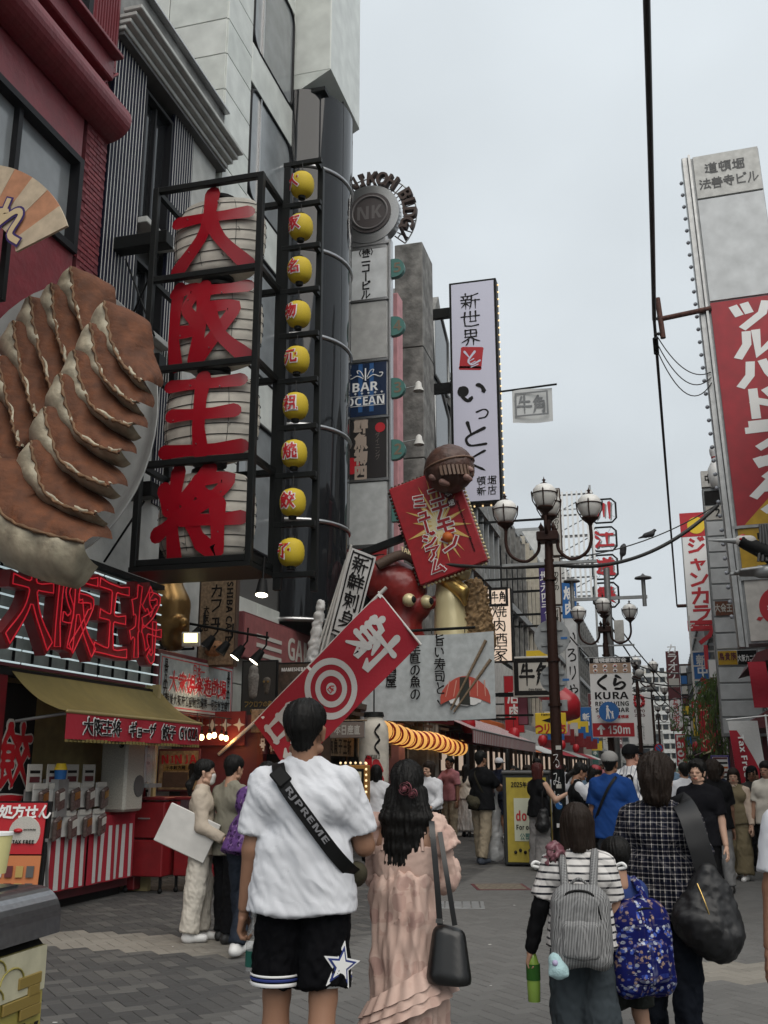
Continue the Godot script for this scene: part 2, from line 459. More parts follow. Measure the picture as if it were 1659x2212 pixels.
func strokes(ch: String, style := 0) -> Array:
	var out := []
	var s: String = GLYPH[ch]
	var bent := s.begins_with("~")
	for st in s.trim_prefix("~").split(","):
		var p := []
		for q in st.split(" "): p.append(Vector2(q.substr(0, 2).to_float() / 99 - 0.5, 0.5 - q.substr(2, 2).to_float() / 99))
		if p.size() > 2 and (bent or style == 2): p = curve(p, 5)
		elif style == 2: p = [p[0], p[0].lerp(p[1], .3) + (p[1] - p[0]).orthogonal() * .02, p[0].lerp(p[1], .7) + (p[1] - p[0]).orthogonal() * .03, p[1]]
		elif style == 1: p = curve(p, 2)
		out.append(p)
	return out

# outline of one stroke as a ribbon: [left points, right points]; style 0 = even, 1 = brush
func ribbon(p: Array, w: float, style: int) -> Array:
	var l := []
	var r := []
	var total := 0.0
	for i in p.size() - 1: total += p[i].distance_to(p[i + 1])
	var run := 0.0
	for i in p.size():
		if i > 0: run += p[i].distance_to(p[i - 1])
		var t := run / maxf(total, 0.001)
		var d0: Vector2 = (p[i] - p[i - 1]).normalized() if i > 0 else (p[1] - p[0]).normalized()
		var d1: Vector2 = (p[i + 1] - p[i]).normalized() if i < p.size() - 1 else d0
		var d := (d0 + d1).normalized() if (d0 + d1).length() > 0.2 else d1
		var n := Vector2(-d.y, d.x)
		var mi := 1.0 / maxf(n.dot(Vector2(-d0.y, d0.x)), 0.6)
		var ww := w
		if style == 2:
			ww = w * (1.12 - 0.28 * sin(t * PI))
			if absf(d.y) < 0.3: ww *= .85
		elif style == 1:
			ww = w * (1.15 - 0.35 * sin(t * PI))
			if absf(d.y) < 0.35: ww *= 0.78
			elif i == p.size() - 1: ww *= 0.35
		var o := Vector2.ZERO
		if i == 0: o = -d * w * (0.4 if style == 0 else 0.25)
		elif i == p.size() - 1: o = d * w * (0.4 if style == 0 else 0.25)
		l.append(p[i] + o + n * ww / 2 * mi)
		r.append(p[i] + o - n * ww / 2 * mi)
	return [l, r]

# adds characters to one mesh; each is box by box of the given size, going right or down; put() bends the plane if given
func letters(text: String, box: Vector2, w := 0.12, style := 0, down := false, gap := 1.1, put: Variant = null, z0 := 0.0) -> ArrayMesh:
	var v := PackedVector3Array()
	var idx := PackedInt32Array()
	var n := text.length()
	var lift := 0
	for c in n:
		var ch := text[c]
		var k := (c - (n - 1) / 2.0) * gap
		var o := Vector2(0, -k * box.y) if down else Vector2(k * box.x, 0)
		if not GLYPH.has(ch): continue
		for s in strokes("｜" if down and ch == "ー" else ch, style):
			var e := ribbon(s, w, style)
			if style > 0:   # rounded ends
				for q in 2:
					var at: int = 0 if q == 0 else e[0].size() - 1
					var ec: Vector2 = (e[0][at] + e[1][at]) / 2
					var hw: Vector2 = (e[0][at] - e[1][at]) / 2
					var dv := Vector2(hw.y, -hw.x) * (-1.0 if q == 0 else 1.0)
					for r in ([[.75, .6], [.3, .95]] if q == 0 else [[.75, .6], [.3, .95]]):
						if q == 0:
							e[0].push_front(ec + dv * r[1] + hw * r[0])
							e[1].push_front(ec + dv * r[1] - hw * r[0])
						else:
							e[0].append(ec + dv * r[1] + hw * r[0])
							e[1].append(ec + dv * r[1] - hw * r[0])
			lift += 1
			var z := z0 + (lift % 9) * 0.0006
			var base := v.size()
			for i in e[0].size():
				for q in 2:
					var p2: Vector2 = e[q][i] * box + o
					var p := Vector3(p2.x, p2.y, z)
					v.append(put.call(p) if put else p)
			for i in e[0].size() - 1:
				var a: int = base + i * 2
				idx.append_array([a, a + 2, a + 1, a + 1, a + 2, a + 3])
	var nn := PackedVector3Array()
	nn.resize(v.size())
	nn.fill(Vector3.BACK)
	if put: nn = smooth_normals(v, idx)
	return tri_mesh(v, nn, idx)

func jt(parent: Node, m: Material, text: String, at: Vector3, box: Vector2, w := 0.12, style := 0, down := false, gap := 1.1, rot := Vector3.ZERO) -> MeshInstance3D:
	return part(parent, "lettering", letters(text, box, w, style, down, gap), m, at, rot)

var fonts := {}
func lt(parent: Node, m: Material, text: String, at: Vector3, height: float, width := 0.0, bold := true, serif := false, rot := Vector3.ZERO, depth := 0.004) -> MeshInstance3D:
	var fk := ("Droid Serif" if serif else "Droid Sans") + str(bold)
	if not fonts.has(fk):
		var f := SystemFont.new()
		f.font_names = PackedStringArray(["Droid Serif" if serif else "Droid Sans"])
		f.font_weight = 700 if bold else 400
		fonts[fk] = f
	var t := TextMesh.new()
	t.font = fonts[fk]
	t.text = text
	t.font_size = 32
	t.pixel_size = 0.01
	t.depth = depth * 0.23 / height if height > 0 else depth
	t.curve_step = 4.0
	var o := part(parent, "lettering", t, m, at, rot)
	var bb := t.get_aabb()
	var sy := height / bb.size.y
	var sx := width / bb.size.x if width > 0 else sy
	var c := bb.get_center()
	o.transform = Transform3D(Basis.from_euler(rot) * Basis.from_scale(Vector3(sx, sy, sy)), at - Basis.from_euler(rot) * Vector3(c.x * sx, c.y * sy, 0))
	return o

# outline polygon of strokes joined together
func glyph_outline(ch: String, box: Vector2, w: float, style := 1) -> Array:
	var polys := []
	for s in strokes(ch, style):
		var e := ribbon(s, w, style)
		var poly := PackedVector2Array()
		for p in e[0]: poly.append(p * box)
		for i in range(e[1].size() - 1, -1, -1): poly.append(e[1][i] * box)
		if Geometry2D.is_polygon_clockwise(poly): poly.reverse()
		var i := 0
		while i < polys.size():
			var u := Geometry2D.merge_polygons(polys[i], poly)
			var outer := []
			var holes := []
			for q in u: (holes if Geometry2D.is_polygon_clockwise(q) else outer).append(q)
			if outer.size() == 1 and holes.is_empty():
				poly = outer[0]
				polys.remove_at(i)
			else: i += 1
		polys.append(poly)
	return polys

# a sign cabinet at its centre; turn 0 faces +z, PI/2 faces +x, -PI/2 faces -x
func board(called: String, label: String, at: Vector3, w: float, h: float, d: float, turn: float, body: Material, face: Material, rim := 0.03, group := "") -> Node3D:
	var o := thing(called, label, "sign", at, turn, group)
	bx(o, "cabinet", body, Vector3(0, 0, -d / 2 - 0.004), Vector3(w, h, d), Vector3.ZERO, minf(0.012, d * 0.3))
	if face: bx(o, "face", face, Vector3(0, 0, 0.0), Vector3(w - 2 * rim, h - 2 * rim, 0.012))
	return o


# ---------- smooth bodies: tapered capsules joined with a smooth minimum, meshed as surface nets
# prim: [a, b, ra, rb, flat]  (flat 1: cut square at b, 2: cut at both ends); clip: [normal, d] keeps n.p < d
func blob(prims: Array, cell: float, k := 0.02, clips := []) -> Array:
	var lo := Vector3(1e9, 1e9, 1e9)
	var hi := -lo
	for p in prims:
		var r: float = maxf(p[2], p[3]) + 2.5 * cell
		for q in [p[0], p[1]]:
			lo = lo.min(q - Vector3.ONE * r)
			hi = hi.max(q + Vector3.ONE * r)
	var nx := int((hi.x - lo.x) / cell) + 2
	var ny := int((hi.y - lo.y) / cell) + 2
	var nz := int((hi.z - lo.z) / cell) + 2
	var F := PackedFloat32Array()
	F.resize(nx * ny * nz)
	F.fill(1.0)
	for p in prims:
		var a: Vector3 = p[0]
		var b: Vector3 = p[1]
		var ra: float = p[2]
		var rb: float = p[3]
		var flat: int = p[4] if p.size() > 4 else 0
		var r := maxf(ra, rb) + k + 2 * cell
		var mn := a.min(b) - Vector3.ONE * r - lo
		var mx := a.max(b) + Vector3.ONE * r - lo
		var i0 := maxi(0, int(mn.x / cell))
		var i1 := mini(nx - 1, int(mx.x / cell) + 1)
		var j0 := maxi(0, int(mn.y / cell))
		var j1 := mini(ny - 1, int(mx.y / cell) + 1)
		var k0 := maxi(0, int(mn.z / cell))
		var k1 := mini(nz - 1, int(mx.z / cell) + 1)
		var ba := b - a
		var L2 := maxf(ba.length_squared(), 1e-9)
		var L := sqrt(L2)
		var dr := rb - ra
		for z in range(k0, k1 + 1):
			for y in range(j0, j1 + 1):
				var pa := lo + Vector3(i0, y, z) * cell - a
				var row := (z * ny + y) * nx
				for x in range(i0, i1 + 1):
					var tr := pa.dot(ba) / L2
					var t := clampf(tr, 0.0, 1.0)
					var d := (pa - ba * t).length() - ra - dr * t
					if flat > 0: d = maxf(d, (tr - 1.0) * L)
					if flat > 1: d = maxf(d, -tr * L)
					var f := F[row + x]
					var h := k - absf(f - d)
					if d < f: f = d
					if h > 0.0: f -= h * h / k * 0.25
					F[row + x] = f
					pa.x += cell
	for c in clips:
		var n: Vector3 = c[0]
		for z in nz:
			for y in ny:
				var row := (z * ny + y) * nx
				var g: float = n.dot(lo + Vector3(0, y, z) * cell) - c[1]
				var gs := n.x * cell
				for x in nx:
					if g > F[row + x]: F[row + x] = g
					g += gs
	var v := PackedVector3Array()
	var idx := PackedInt32Array()
	var at := PackedInt32Array()
	at.resize(F.size())
	at.fill(-1)
	var sxy := nx * ny
	var lim := cell * 1.9
	var offs := [0, 1, nx, nx + 1, sxy, sxy + 1, sxy + nx, sxy + nx + 1]
	var edges := [[0, 1], [2, 3], [4, 5], [6, 7], [0, 2], [1, 3], [4, 6], [5, 7], [0, 4], [1, 5], [2, 6], [3, 7]]
	for z in nz - 1:
		for y in ny - 1:
			var row := (z * ny + y) * nx
			for x in nx - 1:
				var i := row + x
				var f0 := F[i]
				if f0 > lim or f0 < -lim: continue
				var mask := 0
				for q in 8:
					if F[i + offs[q]] < 0.0: mask |= 1 << q
				if mask == 0 or mask == 255: continue
				var s := Vector3.ZERO
				var cnt := 0
				for e in edges:
					var m0: int = (mask >> e[0]) & 1
					if m0 == (mask >> e[1]) & 1: continue
					var fa := F[i + offs[e[0]]]
					var fb := F[i + offs[e[1]]]
					var t := fa / (fa - fb)
					var pa := Vector3(e[0] & 1, (e[0] >> 1) & 1, e[0] >> 2)
					var pb := Vector3(e[1] & 1, (e[1] >> 1) & 1, e[1] >> 2)
					s += pa.lerp(pb, t)
					cnt += 1
				at[i] = v.size()
				v.append(lo + (Vector3(x, y, z) + s / cnt) * cell)
				if x > 0 and y > 0 and z > 0:
					for ax in 3:
						var du: int = [nx, sxy, 1][ax]
						var dv: int = [sxy, 1, nx][ax]
						var in0: int = mask & 1
						var in1: int = (mask >> [1, 2, 4][ax]) & 1
						if in0 == in1: continue
						var q0 := at[i]
						var q1 := at[i - du]
						var q2 := at[i - du - dv]
						var q3 := at[i - dv]
						if q1 < 0 or q2 < 0 or q3 < 0: continue
						if in0 == 1: idx.append_array([q0, q2, q1, q0, q3, q2])
						else: idx.append_array([q0, q1, q2, q0, q2, q3])
	return [v, idx]

func blob_mesh(prims: Array, cell: float, k := 0.02, clips := [], rough := 0.0, freq := 8.0, stretch := Vector3.ONE, seed_ := 3, twist := 0.0) -> ArrayMesh:
	var b := blob(prims, cell, k, clips)
	var v: PackedVector3Array = b[0]
	var n := smooth_normals(v, b[1])
	if rough > 0.0:
		wob.seed = seed_
		wob.frequency = 1.0
		for i in v.size():
			var q := v[i].rotated(Vector3.BACK, twist) * freq * stretch
			v[i] += n[i] * (wob.get_noise_3dv(q) - absf(wob.get_noise_3dv(q * 1.9 + Vector3(7, 3, 1))) * .9 + .4) * rough
		n = smooth_normals(v, b[1])
	return tri_mesh(v, n, b[1])

var head_arr := []
var hand_arr := {}
var hair_mesh := {}

func head_template() -> Array:
	if head_arr.is_empty():
		var V := func(x, y, z): return Vector3(x, y, z)
		var P := [[V.call(0, .138, .022), V.call(0, .14, -.012), .077, .074], [V.call(0, .1, -.03), V.call(0, .05, -.042), .06, .044], [V.call(0, .026, -.062), V.call(0, .03, -.05), .022, .03],
			[V.call(0, .118, -.092), V.call(0, .076, -.107), .006, .0115], [V.call(0, -.07, .022), V.call(0, .07, .012), .055, .05]]
		for s in [-1, 1]:
			P.append([V.call(s * .036, .075, -.052), V.call(s * .03, .055, -.05), .027, .024])
			P.append([V.call(s * .014, .112, -.088), V.call(s * .042, .112, -.074), .011, .010])
			P.append([V.call(s * .077, .108, .006), V.call(s * .074, .066, .0), .014, .009])
			P.append([V.call(s * .055, .03, -.012), V.call(s * .02, .018, -.058), .02, .018])
			P.append([V.call(s * .009, .075, -.1), V.call(s * .011, .073, -.096), .007, .007])
			P.append([V.call(0, .043, -.0955), V.call(s * .02, .043, -.086), .0075, .005])
			P.append([V.call(0, .034, -.094), V.call(s * .016, .035, -.086), .0075, .005])
		var b := blob(P, 0.0042, 0.014)
		var col := PackedColorArray()
		for p in b[0]:
			var c := Color(1, 1, 1)
			var ax := absf(p.x)
			if p.z < -.05:
				if Vector2((ax - .031) / .0115, (p.y - .0955) / .0042).length() < 1: c = Color(.16, .13, .12)
				elif ax > .014 and ax < .05 and absf(p.y - .1165 - .004 * sin((ax - .014) * 80)) < .0028: c = Color(.5, .42, .36)
				elif ax < .021 and p.z < -.083 and p.y > .028 and p.y < .049: c = Color(.86, .52, .5)
			col.append(c)
		head_arr = [b[0], b[1], col]
	return head_arr

func hand_template(grip: bool) -> Array:
	if not hand_arr.has(grip):
		var P := [[Vector3(0, .03, 0), Vector3(0, -.02, 0), .022, .024], [Vector3(-.018, -.03, 0), Vector3(-.024, -.078, .003), .017, .014], [Vector3(.016, -.03, 0), Vector3(.024, -.074, .003), .017, .013], [Vector3(0, -.03, 0), Vector3(0, -.08, .002), .016, .013]]
		var len := [.066, .076, .071, .056]
		for i in 4:
			var a := Vector3(-.028 + .0185 * i, -.083, .002)
			var c1 := 1.0 if grip else 0.35
			var q := a
			var ang := 0.12 if not grip else 0.7
			for s in 3:
				var l: float = len[i] * [.45, .32, .25][s]
				var nq := q + Vector3((i - 1.5) * .004, -cos(ang) * l, -sin(ang) * l)
				P.append([q, nq, .0092 - s * .0009, .0084 - s * .0009])
				q = nq
				ang += c1
		P.append([Vector3(-.022, -.018, -.004), Vector3(-.04, -.05, -.02), .0135, .0105])
		P.append([Vector3(-.04, -.05, -.02), Vector3(-.038 if grip else -.046, -.078, -.03), .0102, .0085])
		hand_arr[grip] = blob(P, 0.0042, 0.005)
	return hand_arr[grip]

func hair(kind: String) -> Mesh:
	if hair_mesh.has(kind): return hair_mesh[kind]
	var P := [[Vector3(0, .152, .028), Vector3(0, .155, -.01), .086, .083]]
	var clips := []
	var cell := 0.006
	var r := 0.007
	if kind == "short":
		P.append([Vector3(0, .11, .05), Vector3(0, .06, .048), .062, .045])
		clips = [[Vector3(0, -.62, -.78).normalized(), -0.04]]
	elif kind == "mop":
		P = [[Vector3(0, .155, .03), Vector3(0, .16, -.02), .094, .09], [Vector3(0, .1, .05), Vector3(0, .02, .05), .088, .074], [Vector3(.04, .02, .045), Vector3(.05, -.03, .05), .04, .02], [Vector3(-.04, .02, .045), Vector3(-.05, -.025, .05), .04, .02], [Vector3(0, .0, .06), Vector3(0, -.05, .055), .05, .02]]
		clips = [[Vector3(0, -.35, -.93).normalized(), 0.022]]
		r = 0.014
	elif kind == "bob":
		for s in [-1, 1]: P.append([Vector3(s * .045, .12, .02), Vector3(s * .06, -.015, .02), .055, .04])
		P.append([Vector3(0, .1, .06), Vector3(0, -.01, .055), .06, .05])
		P.append([Vector3(-.03, .165, -.055), Vector3(.03, .165, -.055), .034, .034])
		clips = [[Vector3(0, -.1, -1).normalized(), 0.078], [Vector3(0, -1, 0), .045]]
	elif kind == "long":
		for s in [-1, 1]:
			P.append([Vector3(s * .048, .12, .02), Vector3(s * .068, -.1, .03), .052, .042])
			P.append([Vector3(s * .068, -.1, .03), Vector3(s * .075, -.28, .02), .04, .02])
		P.append([Vector3(0, .1, .06), Vector3(0, -.14, .075), .06, .06])
		P.append([Vector3(0, -.14, .075), Vector3(0, -.34, .08), .065, .03])
		P.append([Vector3(-.03, .165, -.055), Vector3(.03, .165, -.055), .034, .034])
		clips = [[Vector3(0, -.1, -1).normalized(), 0.078]]
	elif kind == "wavy":   # very long waves down the back
		P = [[Vector3(0, .152, .028), Vector3(0, .158, -.015), .09, .086], [Vector3(0, .12, .055), Vector3(0, .0, .07), .078, .075]]
		for i in 13:
			var x := (i - 6) * .0165
			var a := Vector3(x * 0.8, .07, .085 - x * x * 4)
			var pts := [a]
			for s in 6:
				var y := -.06 - s * .078
				pts.append(Vector3(x * (1.15 - s * .03) + .012 * sin(i * 2.1 + s * 1.35), y, .105 - x * x * 3 + .013 * cos(i * 1.7 + s * 1.5) + (.01 if s < 4 else -.005)))
			for s in 6:
				var q := .034 - .0035 * s
				P.append([pts[s], pts[s + 1], q, q - .003])
		clips = [[Vector3(0, -.15, -1).normalized(), 0.06]]
		r = 0.012
		cell = 0.007
	elif kind == "pony":
		P.append([Vector3(0, .12, .05), Vector3(0, .07, .05), .06, .05])
		P.append([Vector3(0, .07, .1), Vector3(0, -.02, .14), .03, .036])
		P.append([Vector3(0, -.02, .14), Vector3(0, -.12, .125), .036, .012])
		clips = [[Vector3(0, -.55, -.84).normalized(), -0.022]]
	elif kind == "bald":
		P = [[Vector3(0, .142, .03), Vector3(0, .142, .012), .079, .079]]
		clips = [[Vector3(0, -.62, -.78).normalized(), -0.06]]
	var b := blob(P, cell, 0.02, clips)
	var v: PackedVector3Array = b[0]
	var n := smooth_normals(v, b[1])
	wob.seed = 11
	wob.frequency = 1.0
	for i in v.size():
		var an := atan2(v[i].x, v[i].z)
		v[i] += n[i] * (wob.get_noise_3d(an * 9, v[i].y * 6, v[i].z * 9) * r + wob.get_noise_3d(an * 38, v[i].y * 5, 5) * r * 0.35)
	hair_mesh[kind] = tri_mesh(v, smooth_normals(v, b[1]), b[1])
	return hair_mesh[kind]

var skin_of := {}
func skin(c: Color) -> StandardMaterial3D:
	if not skin_of.has(c):
		var m := mt("skin", c, 0.5)
		m.metallic_specular = .35
		m.vertex_color_use_as_albedo = true
		skin_of[c] = m
	return skin_of[c]

func limb(from: Vector3, swing: float, out: float, side: float, length: float) -> Vector3:
	var a := deg_to_rad(swing)
	var b := deg_to_rad(out)
	return from + Vector3(side * sin(b), -cos(a) * cos(b), -sin(a) * cos(b)) * length

# o: h height, w width factor, lean forward (deg), head [yaw, pitch], arm_l / arm_r [swing, out, bend, inward], legs [swing l, swing r, bend l, bend r], cell
# clothes: list of [kind, material], hair [kind, material], shoes material; faces -z, +x is its right hand
func person(label: String, at: Vector3, yaw: float, o: Dictionary, group := "") -> Node3D:
	var root := thing("person", label, "person", at, deg_to_rad(yaw), group)
	var H: float = o.get("h", 1.65)
	var W: float = o.get("w", 1.0)
	var cell: float = o.get("cell", 0.016)
	var lean := deg_to_rad(o.get("lean", 0.0))
	var slim: float = o.get("slim", 1.0)
	var S := H
	var lg: Array = o.get("legs", [3, -3, 3, 3])
	var legs := []
	for s in 2:
		var sd := -1.0 if s == 0 else 1.0
		var hp := Vector3(sd * .052 * S * W, .5 * S, 0)
		var kn := limb(hp, lg[s], 1.5, sd, .232 * S)
		var an := limb(kn, lg[s] - lg[2 + s], 0, sd, .226 * S)
		legs.append([hp, kn, an])
	# set the lower foot on the ground
	var drop := Vector3(0, .042 * S - minf(legs[0][2].y, legs[1][2].y), 0)
	for s in 2:
		for i in 3: legs[s][i] += drop
	var hipc := Vector3(0, .525 * S, 0) + drop
	var tors := Basis(Vector3.RIGHT, -lean)
	var up := func(x: float, y: float, z: float) -> Vector3: return hipc + tors * (Vector3(x * W * S, (y - .525) * S, z * S))
	var sh := [up.call(-.1, .792, .006), up.call(.1, .792, .006)]
	var arms := []
	for s in 2:
		var a: Array = o.get("arm_l" if s == 0 else "arm_r", [4, 9, 12, 0])
		var sd := -1.0 if s == 0 else 1.0
		var el := limb(sh[s], a[0], a[1], sd, .172 * S)
		var wr := limb(el, a[0] + a[2], a[1] - a[3], sd, .148 * S)
		arms.append([sh[s], el, wr])
	var C := S * W
	var body := [[up.call(-.06, .745, 0), up.call(.06, .745, 0), .06 * C, .06 * C], [up.call(-.07, .78, .004), up.call(.07, .78, .004), .036 * S, .036 * S], [up.call(-.02, .835, .008), up.call(-.085, .798, .006), .026 * S, .026 * S], [up.call(.02, .835, .008), up.call(.085, .798, .006), .026 * S, .026 * S], [up.call(-.04, .64, 0), up.call(.04, .64, 0), .055 * C * slim, .055 * C * slim], [up.call(-.045, .545, .004), up.call(.045, .545, .004), .06 * C, .06 * C], [up.call(0, .8, .008), up.call(0, .875, -.004), .036 * S, .031 * S]]
	for s in 2:
		body.append([arms[s][0], arms[s][1], .034 * S, .026 * S])
		body.append([arms[s][1], arms[s][2], .0265 * S, .0175 * S])
		body.append([legs[s][0], legs[s][1], .052 * S, .035 * S])
		body.append([legs[s][1] + Vector3(0, 0, .004 * S), legs[s][1].lerp(legs[s][2], .35) + Vector3(0, 0, .008 * S), .034 * S, .034 * S])
		body.append([legs[s][1].lerp(legs[s][2], .35) + Vector3(0, 0, .006 * S), legs[s][2], .033 * S, .0215 * S])
		body.append([legs[s][2] + Vector3(0, -.012 * S, .008 * S), legs[s][2] + Vector3(0, -.026 * S, -.075 * S), .022 * S, .015 * S])
	var b := blob(body, cell, 0.022)
	var v: PackedVector3Array = b[0]
	var idx: PackedInt32Array = b[1]
	var col := PackedColorArray()
	col.resize(v.size())
	col.fill(Color.WHITE)
	var hd: Array = o.get("head", [0, 0])
	var hb: Basis = tors * Basis.from_euler(Vector3(deg_to_rad(-hd[1]), deg_to_rad(hd[0]), 0)) * (S / 1.7 * o.get("head_size", 1.0))
	var hp0: Vector3 = up.call(0, .862, -.002)
	var ht := head_template()
	var extra := [[ht[0], ht[1], Transform3D(hb, hp0), ht[2], false]]
	var grips: Array = o.get("grip", [false, false])
	var palms := []
	for s in 2:
		var y: Vector3 = (arms[s][1] - arms[s][2]).normalized()
		var x := Vector3(0, 0, 1.0)   # palms face the thigh, thumbs point ahead
		if absf(y.z) > 0.9: x = Vector3(0, -1, 0)
		x = (x - y * x.dot(y)).normalized()
		var bas := Basis(x, y, x.cross(y) * (1.0 if s == 0 else -1.0))
		var t := Transform3D(bas * (S / 1.72), arms[s][2] - y * .012 * S)
		palms.append(t * Vector3(0, -.075, -.03))
		var ht2 := hand_template(grips[s])
		extra.append([ht2[0], ht2[1], t, PackedColorArray(), s == 1])
	for e in extra:
		var c := v.size()
		var t: Transform3D = e[2]
		for p in e[0]: v.append(t * p)
		for q in range(0, e[1].size(), 3): idx.append_array([e[1][q] + c, e[1][q + (2 if e[4] else 1)] + c, e[1][q + (1 if e[4] else 2)] + c])
		if e[3].size(): col.append_array(e[3])
		else:
			for q in e[0].size(): col.append(Color.WHITE)
	part(root, "body", tri_mesh(v, smooth_normals(v, idx), idx, col), skin(o.get("skin", Color(.42, .26, .18))))
	var g := .0065 * S
	for cl in o.get("clothes", []):
		var P := []
		var clips := []
		var nm: String = cl[0]
		var fold := .008
		var fr := 9.0
		var stretch := Vector3(1, .3, .7)
		var twist := .0
		if nm in ["tee", "shirt", "tank", "jacket", "dress", "vest"]:
			var loose: float = cl[2] if cl.size() > 2 else 1.0
			var gg := g * loose
			P = [[up.call(-.062, .745, 0), up.call(.062, .745, 0), .06 * C + gg, .06 * C + gg], [up.call(-.072, .778, .004), up.call(.072, .778, .004), .036 * S + gg * .6, .036 * S + gg * .6], [up.call(-.028, .83, .008), up.call(-.088, .796, .006), .028 * S + gg * .3, .03 * S + gg * .4], [up.call(.028, .83, .008), up.call(.088, .796, .006), .028 * S + gg * .3, .03 * S + gg * .4], [up.call(-.045, .63, 0), up.call(.045, .63, 0), .057 * C * lerpf(slim, 1.0, .3) + gg, .057 * C * lerpf(slim, 1, .3) + gg]]
			var hem: float = cl[3] if cl.size() > 3 else .475
			P.append([up.call(-.046, .6, .002), up.call(-.05, hem, .006), .064 * C + gg, .074 * C + gg, 1])
			P.append([up.call(.046, .6, .002), up.call(.05, hem, .006), .064 * C + gg, .074 * C + gg, 1])
			P.append([up.call(0, .7, .004), up.call(0, hem, .008), .064 * C + gg, .07 * C + gg, 1])
			P.append([up.call(0, .79, .008), up.call(0, .852, .002), .05 * S, .04 * S, 1])
			twist = -.7
			for s in 2:
				if nm == "tee":
					P.append([arms[s][0], arms[s][0].lerp(arms[s][1], .78), .036 * S + gg * .5, .037 * S + gg, 1])
				elif nm in ["shirt", "jacket"]:
					P.append([arms[s][0], arms[s][1], .036 * S + gg * .5, .032 * S + gg * .5])
					P.append([arms[s][1], arms[s][1].lerp(arms[s][2], .97), .032 * S + gg * .4, .025 * S + gg * .4, 1])
			if nm in ["tank", "vest"]: clips = [[Vector3(1, 0, 0), .128 * S * W], [Vector3(-1, 0, 0), .128 * S * W]]
		elif nm in ["trousers", "shorts", "wide"]:
			var full: float = 1.35 if nm == "wide" else (cl[2] if cl.size() > 2 else 1.0)
			P = [[Vector3(-.045 * S * W, .575 * S, .002) + drop, Vector3(.045 * S * W, .575 * S, .002) + drop, .058 * C, .058 * C], [Vector3(-.047 * S * W, .52 * S, .004) + drop, Vector3(.047 * S * W, .52 * S, .004) + drop, .062 * C, .062 * C]]
			for s in 2:
				if nm == "shorts": P.append([legs[s][0], legs[s][0].lerp(legs[s][1], .88), .062 * S, .066 * S, 1])
				else:
					P.append([legs[s][0], legs[s][1], .061 * S, .05 * S * full])
					P.append([legs[s][1] + Vector3(0, 0, .005), legs[s][1].lerp(legs[s][2], .94) + Vector3(0, 0, .004), .05 * S * full, .041 * S * full * full, 1])
			fold = .012
			stretch = Vector3(1, .7, 1)
		elif nm in ["skirt", "long_skirt"]:
			var hemy := .3 if nm == "skirt" else .09
			if cl.size() > 2: hemy = cl[2]
			for sx in [-1, 1]: P.append([Vector3(sx * .04 * S, .6 * S, 0) + drop, Vector3(sx * .055 * S, hemy * S, 0), .062 * C, (.075 if nm == "skirt" else .1) * S, 1])
			P.append([Vector3(0, .6 * S, 0) + drop, Vector3(0, hemy * S, .01), .06 * S, .11 * S, 1])
			fold = .028
			fr = 13.0
			stretch = Vector3(1, .12, 1)
		var big: float = fold * (o.get("wrinkle", 1.0))
		var called: String = {"tee": "shirt", "tank": "top", "wide": "trousers", "long_skirt": "skirt"}.get(nm, nm)
		part(root, called, blob_mesh(P, cell * .8, .03, clips, big, fr, stretch, int(at.x * 31 + at.z * 17), twist), cl[1])
	if o.has("hair"):
		var hm := part(root, "hair", hair(o.hair[0]), o.hair[1])
		hm.transform = Transform3D(hb, hp0)
	if o.has("shoes"):
		for s in 2:
			var an: Vector3 = legs[s][2]
			var f := Vector3(0, 0, -1).rotated(Vector3.RIGHT, deg_to_rad(-(lg[s] - lg[2 + s])) * .5)
			var P := [[an + Vector3(0, -.018 * S, .018 * S), an + Vector3(0, -.024 * S, 0) + f * .085 * S, .027 * S, .021 * S], [an + Vector3(0, .005 * S, .008 * S), an + Vector3(0, -.02 * S, 0), .027 * S, .028 * S]]
			part(root, "shoe", blob_mesh(P, maxf(cell * .6, .008), .02, [[Vector3.DOWN, -(an.y - .042 * S)]]), o.shoes)
	root.scale = Vector3.ONE * o.get("scale", 1.0)
	root.set_meta("spots", {"head": Transform3D(hb, hp0), "palms": palms, "sh": sh, "arms": arms, "hip": hipc})
	return root

func worn(called: String, label: String, category: String, p: Node3D) -> Node3D:
	var o := thing(called, label, category)
	o.transform = p.transform
	return o

func spot(p: Node3D) -> Dictionary:
	return p.get_meta("spots")

func cap(p: Node3D, m: Material, turn := 0.0) -> void:
	var o := Node3D.new()
	o.name = "cap"
	p.add_child(o, true)
	o.transform = spot(p).head
	part(o, "crown", blob_mesh([[Vector3(0, .155, .025), Vector3(0, .155, -.01), .094, .092]], .008, .01, [[Vector3(0, -1, -.12).normalized(), -.135]]), m)
	part(o, "visor", blob_mesh([[Vector3(-.04, .142, -.1), Vector3(-.035, .128, -.155), .03, .022], [Vector3(.04, .142, -.1), Vector3(.035, .128, -.155), .03, .022]], .007, .03, [[Vector3(0, 1, -.22).normalized(), .172], [Vector3(0, -1, .22).normalized(), -.158]]), m)


func _ready() -> void:
	rnd.seed = 7
	wob.fractal_octaves = 2
	sky_and_camera()
	materials()
	pavement()
	left_buildings()
	left_signs()
	left_shops()
	street_furniture()
	right_side()
	far_street()
	people()


